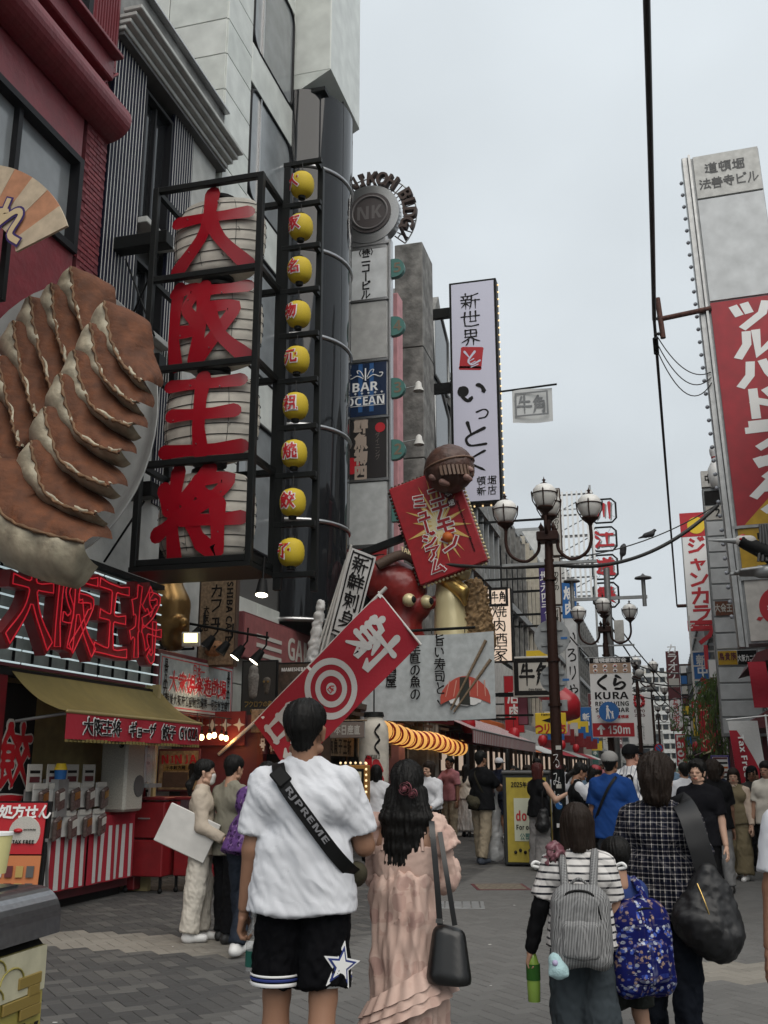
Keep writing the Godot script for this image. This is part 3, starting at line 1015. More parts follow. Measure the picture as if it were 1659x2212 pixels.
func sky_and_camera() -> void:
	var cam := Camera3D.new()
	cam.name = "camera"
	cam.fov = 54.225
	cam.near = 0.05
	cam.far = 900.0
	cam.position = V(0, 1.52, 0)
	cam.rotation = V(deg_to_rad(14.36), deg_to_rad(15.23), 0)
	add_child(cam)
	cam.current = true
	var img := Image.create(1024, 512, false, Image.FORMAT_RGBF)
	var n := FastNoiseLite.new()
	n.seed = 21
	n.frequency = 0.9
	n.fractal_octaves = 4
	for y in 512:
		var el := PI / 2 - PI * (y + 0.5) / 512
		for x in 1024:
			var az := TAU * (x + 0.5) / 1024
			var d := V(cos(el) * cos(az), maxf(sin(el), 0.0), cos(el) * sin(az))
			var q := d / (d.y + 0.35)
			var c := n.get_noise_3d(q.x * 1.1, q.z * 1.1, 0.0) * 0.6 + n.get_noise_3d(q.x * 2.6, q.z * 2.6, 4.0) * 0.4
			var l := (0.61 + 0.2 * c + 0.3 * d.y) / 1.5
			var col := Color(0.90 * l, 0.975 * l, 1.03 * l) if el > 0 else Color(0.2, 0.2, 0.19)
			img.set_pixel(x, y, col)
	var pm := PanoramaSkyMaterial.new()
	pm.panorama = ImageTexture.create_from_image(img)
	var sky := Sky.new()
	sky.sky_material = pm
	var env := Environment.new()
	env.background_mode = Environment.BG_SKY
	env.sky = sky
	env.tonemap_mode = Environment.TONE_MAPPER_LINEAR
	env.tonemap_exposure = 1.5
	env.fog_enabled = true
	env.fog_density = 0.0003
	env.fog_light_color = Color(0.82, 0.86, 0.88)
	env.sdfgi_enabled = true
	env.ssao_enabled = true
	env.ssil_enabled = true
	var we := WorldEnvironment.new()
	we.name = "world"
	we.environment = env
	add_child(we)
	var sun := DirectionalLight3D.new()
	sun.name = "sun"
	sun.light_energy = 0.5
	sun.light_color = Color(1.0, 0.97, 0.93)
	sun.light_angular_distance = 60.0
	sun.shadow_enabled = true
	add_child(sun)
	sun.look_at_from_position(V(0.42, 1.0, 0.62), Vector3.ZERO)


func materials() -> void:
	T.grime = noise_tex(0.012, 0.86, 1.0)
	T.blotch = noise_tex(0.01, 0.6, 1.0, false, 0, 5)
	T.fine = noise_tex(0.08, 0.8, 1.0, false, 0, 9)
	T.bump = noise_tex(0.03, 0, 1, true, 5.0, 4)
	T.grain = noise_tex(0.15, 0, 1, true, 3.0, 6)
	T.cloth = noise_tex(0.008, 0, 1, true, 6.0, 8, 512, 2)
	var st := noise_tex(0.02, 0.66, 1.0, false, 0, 13)
	T.streak = st
	# setting
	mt("joint", Color(.035, .033, .03), .95)
	mt("red_paint", Color(.20, .022, .032), .42, 0, "grime", .5, "bump", 1, .25)
	mt("red_brick", Color(.22, .028, .04), .6, 0, "fine", 2, "grain", 3, .4)
	mt("mortar", Color(.11, .016, .022), .9)
	mt("dark_frame", Color(.012, .012, .014), .45)
	mt("glass", Color(.06, .07, .075), .06)
	M.glass.metallic_specular = .8
	mt("dark_glass", Color(.012, .013, .015), .05)
	M.dark_glass.metallic_specular = .45
	mt("pane_grey", Color(.25, .27, .28), .12, 0, "grime", .3)
	mt("blind", Color(.36, .37, .37), .8, 0, "grime", .4)
	mt("navy", Color(.007, .008, .022), .6)
	mt("white_slat", Color(.62, .61, .58), .5)
	mt("plaster", Color(.52, .53, .51), .85, 0, "grime", .35, "bump", 1, .2)
	mt("plaster2", Color(.33, .33, .32), .85, 0, "blotch", .3, "bump", 1, .2)
	mt("tile", Color(.68, .71, .67), .3, 0, "grime", .25)
	mt("tile2", Color(.62, .655, .615), .34, 0, "grime", .3)
	mt("tile_joint", Color(.07, .07, .068), .9)
	mt("steel", Color(.55, .55, .55), .28, .95, "fine", .8)
	mt("brushed", Color(.5, .5, .49), .42, .9, "grime", .6)
	mt("concrete", Color(.27, .265, .25), .9, 0, "blotch", .35, "bump", .8, .35)
	mt("concrete2", Color(.2, .2, .195), .9, 0, "blotch", .5, "bump", .8, .35)
	mt("pink_wall", Color(.62, .31, .33), .75, 0, "grime", .4)
	mt("grey_panel", Color(.30, .31, .31), .55, 0, "grime", .35)
	mt("grey_dark", Color(.09, .09, .09), .6, 0, "grime", .5)
	mt("white_wall", Color(.6, .6, .58), .8, 0, "grime", .3)
	mt("cream_wall", Color(.5, .46, .38), .8, 0, "grime", .4)
	mt("brown_wood", Color(.075, .042, .026), .7, 0, "grime", 1.2, "bump", 2, .4)
	mt("pale_wood", Color(.34, .24, .15), .65, 0, "streak", 1.5)
	# metals and signs
	mt("black", Color(.008, .008, .008), .5)
	mt("black_steel", Color(.009, .01, .01), .45)
	mt("rust", Color(.13, .05, .035), .8, .1, "blotch", 2.0)
	mt("lamp_brown", Color(.045, .022, .017), .5, .2, "grime", 2)
	mt("galv", Color(.36, .37, .37), .5, .6, "grime", 1)
	mt("white", Color(.74, .74, .73), .5)
	mt("white_dirty", Color(.62, .61, .58), .6, 0, "grime", .8)
	mt("pale_face", Color(.62, .64, .65), .4, 0, "grime", .3)
	mt("lilac_face", Color(.60, .60, .72), .4)
	mt("lamp_glass", Color(.72, .71, .68), .18)
	mt("red", Color(.42, .008, .016), .45)
	mt("red_cloth", Color(.40, .012, .03), .85, 0, "fine", 3, "cloth", 1.4, .5)
	mt("dark_red", Color(.14, .006, .01), .5, 0, "grime", 1)
	mt("shop_red", Color(.22, .008, .012), .45, 0, "grime", .8)
	mt("white_cloth", Color(.66, .66, .65), .85, 0, "fine", 3, "cloth", 1.4, .6)
	mt("ink", Color(.012, .011, .011), .6)
	mt("gold", Color(.62, .42, .14), .3, .9)
	mt("gold_cream", Color(.66, .58, .34), .3, .15)
	mt("yellow", Color(.72, .50, .02), .55)
	mt("yellow_paper", Color(.66, .48, .02), .7, 0, "fine", 2)
	mt("blue", Color(.012, .05, .18), .5)
	mt("sign_blue", Color(.015, .12, .36), .4)
	mt("purple", Color(.04, .02, .14), .6)
	mt("teal", Color(.06, .17, .15), .5, .2)
	mt("orange", Color(.55, .13, .02), .6)
	mt("maroon", Color(.10, .015, .02), .6)
	mt("paper", Color(.62, .60, .55), .8, 0, "fine", 2)
	mt("lantern_white", Color(.70, .66, .58), .75, 0, "grime", .9)
	M.lantern_white.backlight_enabled = true
	M.lantern_white.backlight = Color(.5, .45, .4)
	mt("awning", Color(.22, .17, .05), .8, 0, "grime", .7, "cloth", .6, .4)
	mt("wire", Color(.02, .02, .02), .6)
	mt("acrylic_red", Color(.27, .003, .011), .25)
	mt("octopus", Color(.24, .018, .016), .35, 0, "grime", .8)
	mt("tan", Color(.42, .27, .13), .85, 0, "blotch", 1.5, "grain", 1, .6)
	mt("dough", Color(.58, .52, .38), .6, 0, "blotch", .8, "bump", .7, .5)
	mt("fried", Color(.17, .055, .018), .8, 0, "blotch", 1.1, "bump", 1.2, .8)
	mt("takoyaki", Color(.10, .04, .025), .5, 0, "blotch", .9, "bump", .8, .6)
	mt("leaf", Color(.075, .12, .03), .7)
	mt("bark", Color(.06, .045, .03), .9, 0, "grime", 2, "bump", 2, .6)
	mt("plastic_clear", Color(.8, .82, .82, .25), .1)
	M.plastic_clear.transparency = BaseMaterial3D.TRANSPARENCY_ALPHA
	mt("bag_clear", Color(.75, .76, .76, .45), .2)
	M.bag_clear.transparency = BaseMaterial3D.TRANSPARENCY_ALPHA
	mt("pink", Color(.6, .2, .28), .6)
	mt("stall_grey", Color(.3, .3, .29), .5)
	for k in ["black", "black_steel", "dark_frame", "ink", "navy", "lamp_brown"]: M[k].metallic_specular = .25
	glow("bulb_warm", Color(1, .62, .25), 5.0)
	glow("bulb_dim", Color(1, .7, .35), .7, Color(.7, .6, .4))  # weak emission is put into these sign-edge bulbs
	glow("neon_red", Color(1, .02, .05), .18, Color(.5, .02, .03))
	glow("spot_white", Color(1, .9, .7), 4.0)
	glow("lit_panel", Color(1, .78, .6), .28, Color(.6, .5, .42))
	glow("tube_white", Color(.75, .95, 1), .3, Color(.75, .8, .8))
	glow("amber_lantern", Color(1, .5, .12), .5, Color(.6, .33, .1))
	glow("fridge_lit", Color(.9, .95, 1), 1.0)


func pavement() -> void:
	var g := ground_thing("ground")
	bx(g, "bed", M.joint, V(-40, -.18, -180), V(300, .3, 420))
	var p := ground_thing("street_pavement")
	bx(p, "far_paving", mt("far_paving", Color(.12, .117, .11), .9, 0, "fine", 1), V(-1.85, -.012, -150), V(10.4, .024, 214))
	var a := .11
	var near := []
	var rest := []
	for i in range(-330, 330):
		for j in range(-330, 330):
			var m := posmod(i - j, 4)
			if m != 0 and m != 3: continue
			var u: float = (i + (1.0 if m == 0 else .5)) * a
			var w: float = (j + (.5 if m == 0 else 1.0)) * a
			var x := (u - w) * .70711 - 1.8
			var z := (u + w) * .70711 - 20
			if x < -7.05 or x > 3.35 or z > -2.2 or z < -43: continue
			var t := Color(.105, .102, .098)
			var r := rnd.randf()
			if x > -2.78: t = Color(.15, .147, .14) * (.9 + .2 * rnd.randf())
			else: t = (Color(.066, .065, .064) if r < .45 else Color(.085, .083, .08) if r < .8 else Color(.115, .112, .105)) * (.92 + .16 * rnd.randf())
			if z > -9.15 and z < -8.35 and (x < -3.4 or x > -.3): t = Color(.27, .25, .215) * (.9 + .2 * rnd.randf())
			if z < -20 and posmod(int(-z * 2), 24) < 2: t = Color(.24, .225, .2) * (.9 + .2 * rnd.randf())
			var d := atan2(x, -z)
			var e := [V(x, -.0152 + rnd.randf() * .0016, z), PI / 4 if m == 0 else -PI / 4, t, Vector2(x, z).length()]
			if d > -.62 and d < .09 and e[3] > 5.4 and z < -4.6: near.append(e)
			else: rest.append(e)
	near.sort_custom(func(p0, p1): return p0[3] < p1[3])
	rest.append_array(near.slice(300))
	var me := cbox(V(a * 2 - .005, .03, a - .005), .003)
	var tones := {}
	for e in near.slice(0, 300):
		var k := int(e[2].r * 60)
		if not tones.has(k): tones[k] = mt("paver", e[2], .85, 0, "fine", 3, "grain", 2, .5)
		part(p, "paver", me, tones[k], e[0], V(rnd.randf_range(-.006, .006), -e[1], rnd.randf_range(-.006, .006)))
	var mm := MultiMesh.new()
	mm.transform_format = MultiMesh.TRANSFORM_3D
	mm.use_colors = true
	mm.mesh = me
	mm.instance_count = rest.size()
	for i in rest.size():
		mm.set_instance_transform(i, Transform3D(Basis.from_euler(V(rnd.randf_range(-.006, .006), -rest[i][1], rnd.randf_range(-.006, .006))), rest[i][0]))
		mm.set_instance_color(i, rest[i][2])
	var pm := mt("pavers", Color.WHITE, .85, 0, "fine", 3, "grain", 2, .5)
	pm.vertex_color_use_as_albedo = true
	var mi := MultiMeshInstance3D.new()
	mi.name = "paving_field"
	mi.multimesh = mm
	mi.material_override = pm
	mi.set_meta("kind", "stuff")
	p.add_child(mi)
	# small mat and a manhole plate
	var mat := thing("printed_mat", "square printed pavement mat lying on the grey pavers", "mat", V(-2.2, 0, -13.91))
	bx(mat, "sheet", mt("mat", Color(.24, .2, .15), .9, 0, "blotch", 3), V(0, .004, 0), V(.62, .008, .62), V(0, .3, 0))
	bx(mat, "border", M.maroon, V(0, .003, 0), V(.7, .005, .7), V(0, .3, 0))
	var mh := thing("manhole_cover", "square grey steel manhole cover set in the pavers", "manhole", V(-2.39, 0, -12))
	bx(mh, "plate", M.galv, V(0, .003, 0), V(.6, .006, .6), V(0, .2, 0), .002)
	for k in 6: bx(mh, "rib", M.concrete2, V(0, .007, 0) + V(-.25 + .1 * k, 0, 0).rotated(Vector3.UP, .2), V(.02, .003, .55), V(0, .2, 0))
	for k in 26:   # bits of litter
		var q := V(rnd.randf_range(-5, .8), .004, -rnd.randf_range(5.2, 14))
		var li := thing("litter", "tiny white scrap of paper on the pavers", "litter", q, rnd.randf() * 6, "scraps of paper on the pavers")
		bx(li, "scrap", M.white_dirty, Vector3.ZERO, V(.012 + rnd.randf() * .02, .003, .008 + rnd.randf() * .01))


func window(parent: Node, at: Vector3, w: float, h: float, turn: float, panes := 1, deep := .1, glass := "glass", fr := "dark_frame", t := .06) -> Node3D:
	var o := Node3D.new()
	o.name = "window"
	parent.add_child(o, true)
	o.position = at
	o.rotation.y = turn
	frame_rect(o, "frame", M[fr], w, h, t, deep + .06, V(0, 0, -deep / 2 + .03))
	for i in panes:
		var pw := (w - 2 * t) / panes
		bx(o, "pane", M[glass], V(-w / 2 + t + pw * (i + .5), 0, -deep * .6), V(pw - .004, h - 2 * t - .004, .01))
		if i > 0: bx(o, "mullion", M[fr], V(-w / 2 + t + pw * i, 0, -deep * .45), V(t * .9, h - 2 * t, deep * .8))
	return o


func left_buildings() -> void:
	var Q := PI / 2
	# --- red brick building over the dumpling shop (z -4 .. -10.9)
	var o := thing("red_brick_building", "dark red painted building with rolled cornice and brick corner pier", "building", V(-7, 0, -7.5))
	var z0 := 7.5
	bx(o, "wall", M.red_paint, V(-2.2, 4.1, 0), V(3.8, 8.2, 6.8))
	bx(o, "wall", M.red_paint, V(-2.2, 12.5, 0), V(3.8, 8.6, 6.8))
	bx(o, "wall", M.red_paint, V(-.14, 6.9, .3), V(.28, 2.2, 6.2))
	bx(o, "wall", M.red_paint, V(-.14, 9.72, .3), V(.28, .72, 6.2))       # lintel band
	bx(o, "wall", M.red_paint, V(-.14, 10.55, .3), V(.28, .7, 6.2))
	bx(o, "wall", M.red_paint, V(-.14, 8.68, -2.87), V(.28, 1.36, .1))
	bx(o, "blind", M.blind, V(-.25, 8.68, .3), V(.02, 1.36, 6.2))
	# large window: z -4.4 .. -10.3
	var wn := window(o, V(.0, 8.68, .25), 6.1, 1.38, Q, 5, .16, "pane_grey", "dark_frame", .09)
	for k in 8: bx(o, "brick_soldier", M.red_brick, V(.012, 9.31, -2.6 + k * .75), V(.03, .05, .72))
	# corner pier of bricks, each laid by itself
	bx(o, "pier_core", M.mortar, V(-.17, 6.6, -3.12), V(.36, 7.2, .5))
	var bm := cbox(V(.03, .062, .16), .006)
	var tones := [M.red_brick, mt("red_brick_b", Color(.18, .02, .03), .6, 0, "fine", 2, "grain", 3, .4), mt("red_brick_c", Color(.25, .038, .048), .6, 0, "fine", 2, "grain", 3, .4)]
	var count := 0
	for row in 99:
		var y := 3.25 + row * .072
		if y > 10.15: break
		for c in 3:
			var off := -.08 if row % 2 else 0.0
			var zz := -2.95 - c * .17 + off
			if zz < -3.36 or zz > -2.89 or count >= 288: continue
			count += 1
			part(o, "brick", bm, tones[rnd.randi() % 3], V(.004 + rnd.randf() * .004, y, zz))
	# rolled cornice
	var roll := []
	for i in 17:
		var an := PI * i / 16 - PI / 2
		roll.append(Vector2(.36 * cos(an), .30 * sin(an)))
	var rm := prism(PackedVector2Array(roll), 6.5)
	var rl := part(o, "cornice_roll", rm, M.red_paint, V(0.02, 10.3, -3.36), Vector3.ZERO)
	bx(o, "cornice_band", M.red_paint, V(.1, 10.95, .05), V(.22, .32, 6.3), Vector3.ZERO, .02)
	bx(o, "sill", M.red_paint, V(.17, 11.14, .05), V(.36, .06, 6.3), Vector3.ZERO, .01)
	# upper floor window and grooved pier
	bx(o, "wall", M.red_paint, V(-.14, 14.2, .3), V(.28, 1.2, 6.2))
	window(o, V(0, 12.4, .1), 5.6, 2.4, Q, 5, .2, "pane_grey", "dark_frame", .1)
	bx(o, "upper_pier", M.red_paint, V(-.1, 13.1, -3.05), V(.3, 3.9, .66))
	for k in 9: bx(o, "groove", M.red_brick, V(.06, 13.1, -2.78 - k * .066), V(.03, 3.8, .026))
	for s in [-1, 1]: tube(o, "brace", M.red_paint, [V(.12, 11.1, -3.05 - s * .28), V(.12, 10.45, -3.05 + s * .28)], .022, 4)

	# --- pinstripe building (z -10.9 .. -14.6)
	o = thing("pinstripe_building", "narrow grey building with navy and white pinstripe louvre panels", "building", V(-7, 0, -12.75))
	bx(o, "wall", M.grey_panel, V(-2.4, 6.4, 0), V(4, 12.8, 3.66))
	bx(o, "wall", M.plaster, V(-.2, 4.6, 0), V(.3, 3.4, 3.66))
	bx(o, "sill_band", M.plaster, V(-.2, 7.5, -.3), V(.34, .5, 3.0))
	bx(o, "wall", M.plaster, V(-.2, 10.2, -1.25), V(.3, 3.4, .9))
	bx(o, "parapet", M.plaster2, V(-.16, 12.62, 0), V(.34, .9, 3.66))
	bx(o, "coping", M.steel, V(-.1, 13.1, 0), V(.44, .05, 3.68), Vector3.ZERO, .01)
	for k in 4: bx(o, "cornice", M.plaster, V(-.02 + .09 * k, 11.98 + .085 * k, 0), V(.3, .075, 3.66 + .03 * k), Vector3.ZERO, .012)
	bx(o, "soffit", M.grey_dark, V(-.15, 11.9, 0), V(.5, .05, 3.6))
	for r in [[1.76, .86, 11], [-.08, -.78, 9]]:   # louvre panels
		var n: int = r[2]
		bx(o, "louvre_back", M.navy, V(-.06, 8.6, (r[0] + r[1]) / 2), V(.06, 6.6, r[0] - r[1]))
		for i in n: bx(o, "slat", M.white_slat, V(-.029, 8.6, lerpf(r[0] - .03, r[1] + .03, float(i) / (n - 1))), V(.003, 6.6, .014))
	for w in [[10.6, 2.2], [8.35, 1.0], [6.4, 1.8]]: window(o, V(-.1, w[0], .38), .9, w[1], Q, 2, .12, "dark_glass", "dark_frame", .05)
	for k in 3: bx(o, "window_sill", M.plaster, V(-.03, [9.42, 7.75, 5.4][k], .38), V(.3, .1, .94), Vector3.ZERO, .01)

	# --- pale tiled tower (z -14.6 .. -21.4)
	o = thing("tiled_tower", "tall pale green-grey tiled tower with rounded windows and dark glass bay", "building", V(-7, 0, -18))
	bx(o, "core", M.tile_joint, V(-3.05, 12, 0), V(6, 24, 6.78))
	# tiles of the street face and of the side wall, butted with open joints
	for row in 30:
		var y := 1.0 + row * .766
		for c in 6:
			var zc := 2.85 - c * 1.14
			if c in [1, 2] and row > 4: continue
			if c in [3, 4] and row < 20: continue
			bx(o, "tile_panel", M.tile if (row + c) % 3 else M.tile2, V(-.02, y, zc), V(.06, .75, 1.124), Vector3.ZERO, .006)
	for row in range(14, 30):
		for c in 4: bx(o, "tile_panel", M.tile2 if (row * 2 + c) % 3 else M.tile, V(-.62 - c * 1.22, 1.0 + row * .766, 3.41), V(1.204, .75, .06), Vector3.ZERO, .006)
	for row in 20: bx(o, "tile_panel", M.tile, V(-1.4, 1.2 + row * 1.15, -3.41), V(2.4, 1.138, .05))
	for k in 5:   # window columns between tiles
		var y := 6.6 + k * 3.4
		bx(o, "spandrel", M.tile, V(-.02, y + 1.72, 1.14), V(.06, .9, 2.26), Vector3.ZERO, .01)
		var poly := PackedVector2Array()
		for c in [[-1, -1], [1, -1], [1, 1], [-1, 1]]:
			for q in 5:
				var an: float = PI + PI / 2 * ([0, 1, 2, 3][[[-1, -1], [1, -1], [1, 1], [-1, 1]].find(c)]) + PI / 2 * q / 4
				poly.append(Vector2(c[0] * .8 + .3 * cos(an), c[1] * .92 + .3 * sin(an)))
		var wn2 := Node3D.new()
		wn2.name = "window"
		o.add_child(wn2, true)
		wn2.position = V(0, y, 1.14)
		wn2.rotation.y = Q
		part(wn2, "pane", prism(poly, .02), M.pane_grey, V(0, 0, -.03))
		var rim := []
		for p in poly: rim.append(V(p.x, p.y, 0))
		tube(wn2, "frame", M.dark_frame, rim, .035, 6, true)
		bx(wn2, "mullion", M.steel, V(-.62, 0, .0), V(.05, 2.4, .05))
	# curved dark glass bay with steel bands
	var R := 1.12
	var glass := func(u: float, v: float) -> Vector3:
		var an := PI / 2 - u * PI
		return V(R * cos(an) * .85, v, R * sin(an))
	for k in 6:
		var yb := 4.3 + k * 1.98
		var f := func(u, v): return glass.call(1 - u, yb + .06 + v * 1.86)
		part(o, "bay_glass", sheet(f, 18, 2, .03), M.dark_glass, V(0, 0, -1.14))
		var ring := []
		for i in 19: ring.append(glass.call(i / 18.0, yb) * V(1.03, 1, 1.03))
		tube(o, "bay_band", M.steel, ring, .05, 6).position = V(0, 0, -1.14)
	for k in 4: tube(o, "bay_mullion", M.dark_frame, [glass.call(.2 + k * .2, 4.3) * V(1.01, 1, 1.01), glass.call(.2 + k * .2, 16.2) * V(1.01, 1, 1.01)], .025, 4).position = V(0, 0, -1.14)
	bx(o, "bay_core", M.grey_dark, V(-.1, 9.6, -1.14), V(.12, 13.4, 2.2))
	bx(o, "bay_head", M.tile, V(.42, 18.9, -1.14), V(.9, 4.8, 2.24), Vector3.ZERO, .02)
	var wedge := prism(PackedVector2Array([Vector2(-.9, 0), Vector2(0, 0), Vector2(-.9, -.5)]), 2.24)
	part(o, "bay_corbel", wedge, M.tile2, V(.87, 16.5, -2.26))
	bx(o, "bay_cap", M.black_steel, V(.35, 16.1, -1.14), V(.75, .1, 2.1))

	# --- concrete and pink building behind the pillar sign (z -21.4 .. -27.5)
	o = thing("concrete_building", "stained concrete building with pink wall strip and angular dark windows", "building", V(-7, 0, -25))
	bx(o, "wall", M.concrete2, V(-3.3, 7.8, .2), V(5.6, 15.6, 6.6))
	bx(o, "pink_strip", M.pink_wall, V(.7, 7.0, 2.3), V(1.1, 12.4, .5), Vector3.ZERO, .02)
	bx(o, "pink_wall", M.pink_wall, V(-.4, 13.6, 3.2), V(.5, 2.4, 1.2))
	for k in 5: bx(o, "concrete_pillar", M.concrete, V(1.13, 1.55 + k * 3.1, .25), V(.78, 3.08, 1.3), Vector3.ZERO, .02)
	for k in 4:
		var y := 5.0 + k * 2.9
		var f := PackedVector2Array([Vector2(-1.2, -1.3), Vector2(1.2, -1.3), Vector2(1.2, .8), Vector2(0, 1.4), Vector2(-1.2, .8)])
		part(o, "angular_window", prism(f, .12), M.dark_glass, V(.25, y + 2.0, -7.0), V(0, Q, 0))
		var rim := []
		for p in f: rim.append(V(0, p.y, -p.x) + V(.38, y + 2.0, -7.0))
		tube(o, "window_frame", M.galv, rim, .05, 4, true)
		bx(o, "spandrel", M.concrete, V(.12, y + .5, -7.0), V(.35, .3, 2.5))
	part(o, "gable", prism(PackedVector2Array([Vector2(-1.3, 0), Vector2(1.3, 0), Vector2(1.3, .3), Vector2(0, 1.8), Vector2(-1.3, .3)]), .5), M.concrete, V(-.2, 16.0, -7.0), V(0, Q, 0))
	for k in 7: bx(o, "rung", M.galv, V(.32, 4.5 + k * 1.6, 2.6), V(.2, .02, .3))
	tube(o, "pipe", M.rust, [V(-.3, 14.8, 3.0), V(-.3, 16.4, 3.0)], .06, 8)

	# --- further along on the left
	var specs := [
		["dark_timber_building", "dark concrete building with angular glass behind the tall white sign", -28.3, -36, 16.2, "concrete2", "dark_glass", 1.6],
		["grey_mullion_building", "grey panelled building with tall narrow window bays", -36, -46, 15.5, "grey_panel", "dark_glass", 1.3],
		["old_concrete_building", "weathered concrete building behind the street lamp", -46, -56, 14.0, "concrete", "glass", 1.8],
		["cream_building", "cream building beyond the blue grill sign", -56, -70, 14.5, "cream_wall", "glass", 2.0],
		["white_far_building", "white building far along the left side", -70, -92, 18.0, "white_wall", "dark_glass", 2.2],
		["grey_far_building", "grey building at the far left end of street", -92, -125, 16.0, "concrete2", "glass", 2.4],
		["pale_far_building", "pale low building farthest on the left side", -125, -165, 13.0, "white_wall", "glass", 2.6]]
	for s in specs:
		var L: float = s[2] - s[3]
		o = thing(s[0], s[1], "building", V(-7, 0, (s[2] + s[3]) / 2))
		bx(o, "wall", M[s[5]], V(-3.2, s[4] / 2, 0), V(6, s[4], L - .05))
		bx(o, "coping", M.grey_panel, V(-3.15, s[4] + .1, 0), V(6.2, .2, L - .02))
		var nb := int(L / s[7])
		var bw := L / nb
		var fl := int((s[4] - 3.6) / 2.9)
		for i in nb + 1: bx(o, "pilaster", M[s[5]], V(-.08, s[4] / 2 + 1.5, L / 2 - .1 - i * (bw - .2 / nb)), V(.36, s[4] - 3.2, .2))
		for f in fl:
			bx(o, "floor_band", M.grey_panel if s[5] != "grey_panel" else M.plaster2, V(-.02, 3.55 + f * 2.9, 0), V(.44, .34, L - .06))
			for i in nb: window(o, V(-.14, 5.15 + f * 2.9, L / 2 - .1 - (i + .5) * (bw - .2 / nb)), bw - .24, 2.3, Q, 2, .06, s[6], "dark_frame", .05)
	# white louvred rooftop screen
	o = thing("rooftop_screen", "white vertical slat screen rising above a left rooftop", "screen", V(-4.87, 15.89, -66))
	for k in 9: bx(o, "slat", M.white, V(-1.3 + k * .325, 0, 0), V(.13, 7.4, .06))
	for k in 6: bx(o, "rail", M.grey_dark, V(0, -3.6 + k * 1.42, -.1), V(2.8, .1, .08))
	for k in 5: tube(o, "brace", M.grey_dark, [V(-1.3, -3.5 + k * 1.42, -.14), V(1.3, -2.2 + k * 1.42, -.14)], .035, 4)
	for s in [-1, 1]: bx(o, "post", M.galv, V(s * 1.2, -1.2, -.25), V(.14, 10.6, .14))
	for s in [-1, 1]: bx(o, "stay", M.galv, V(s * 1.2 - .7, -3.4, -.4), V(1.4, .12, .12))


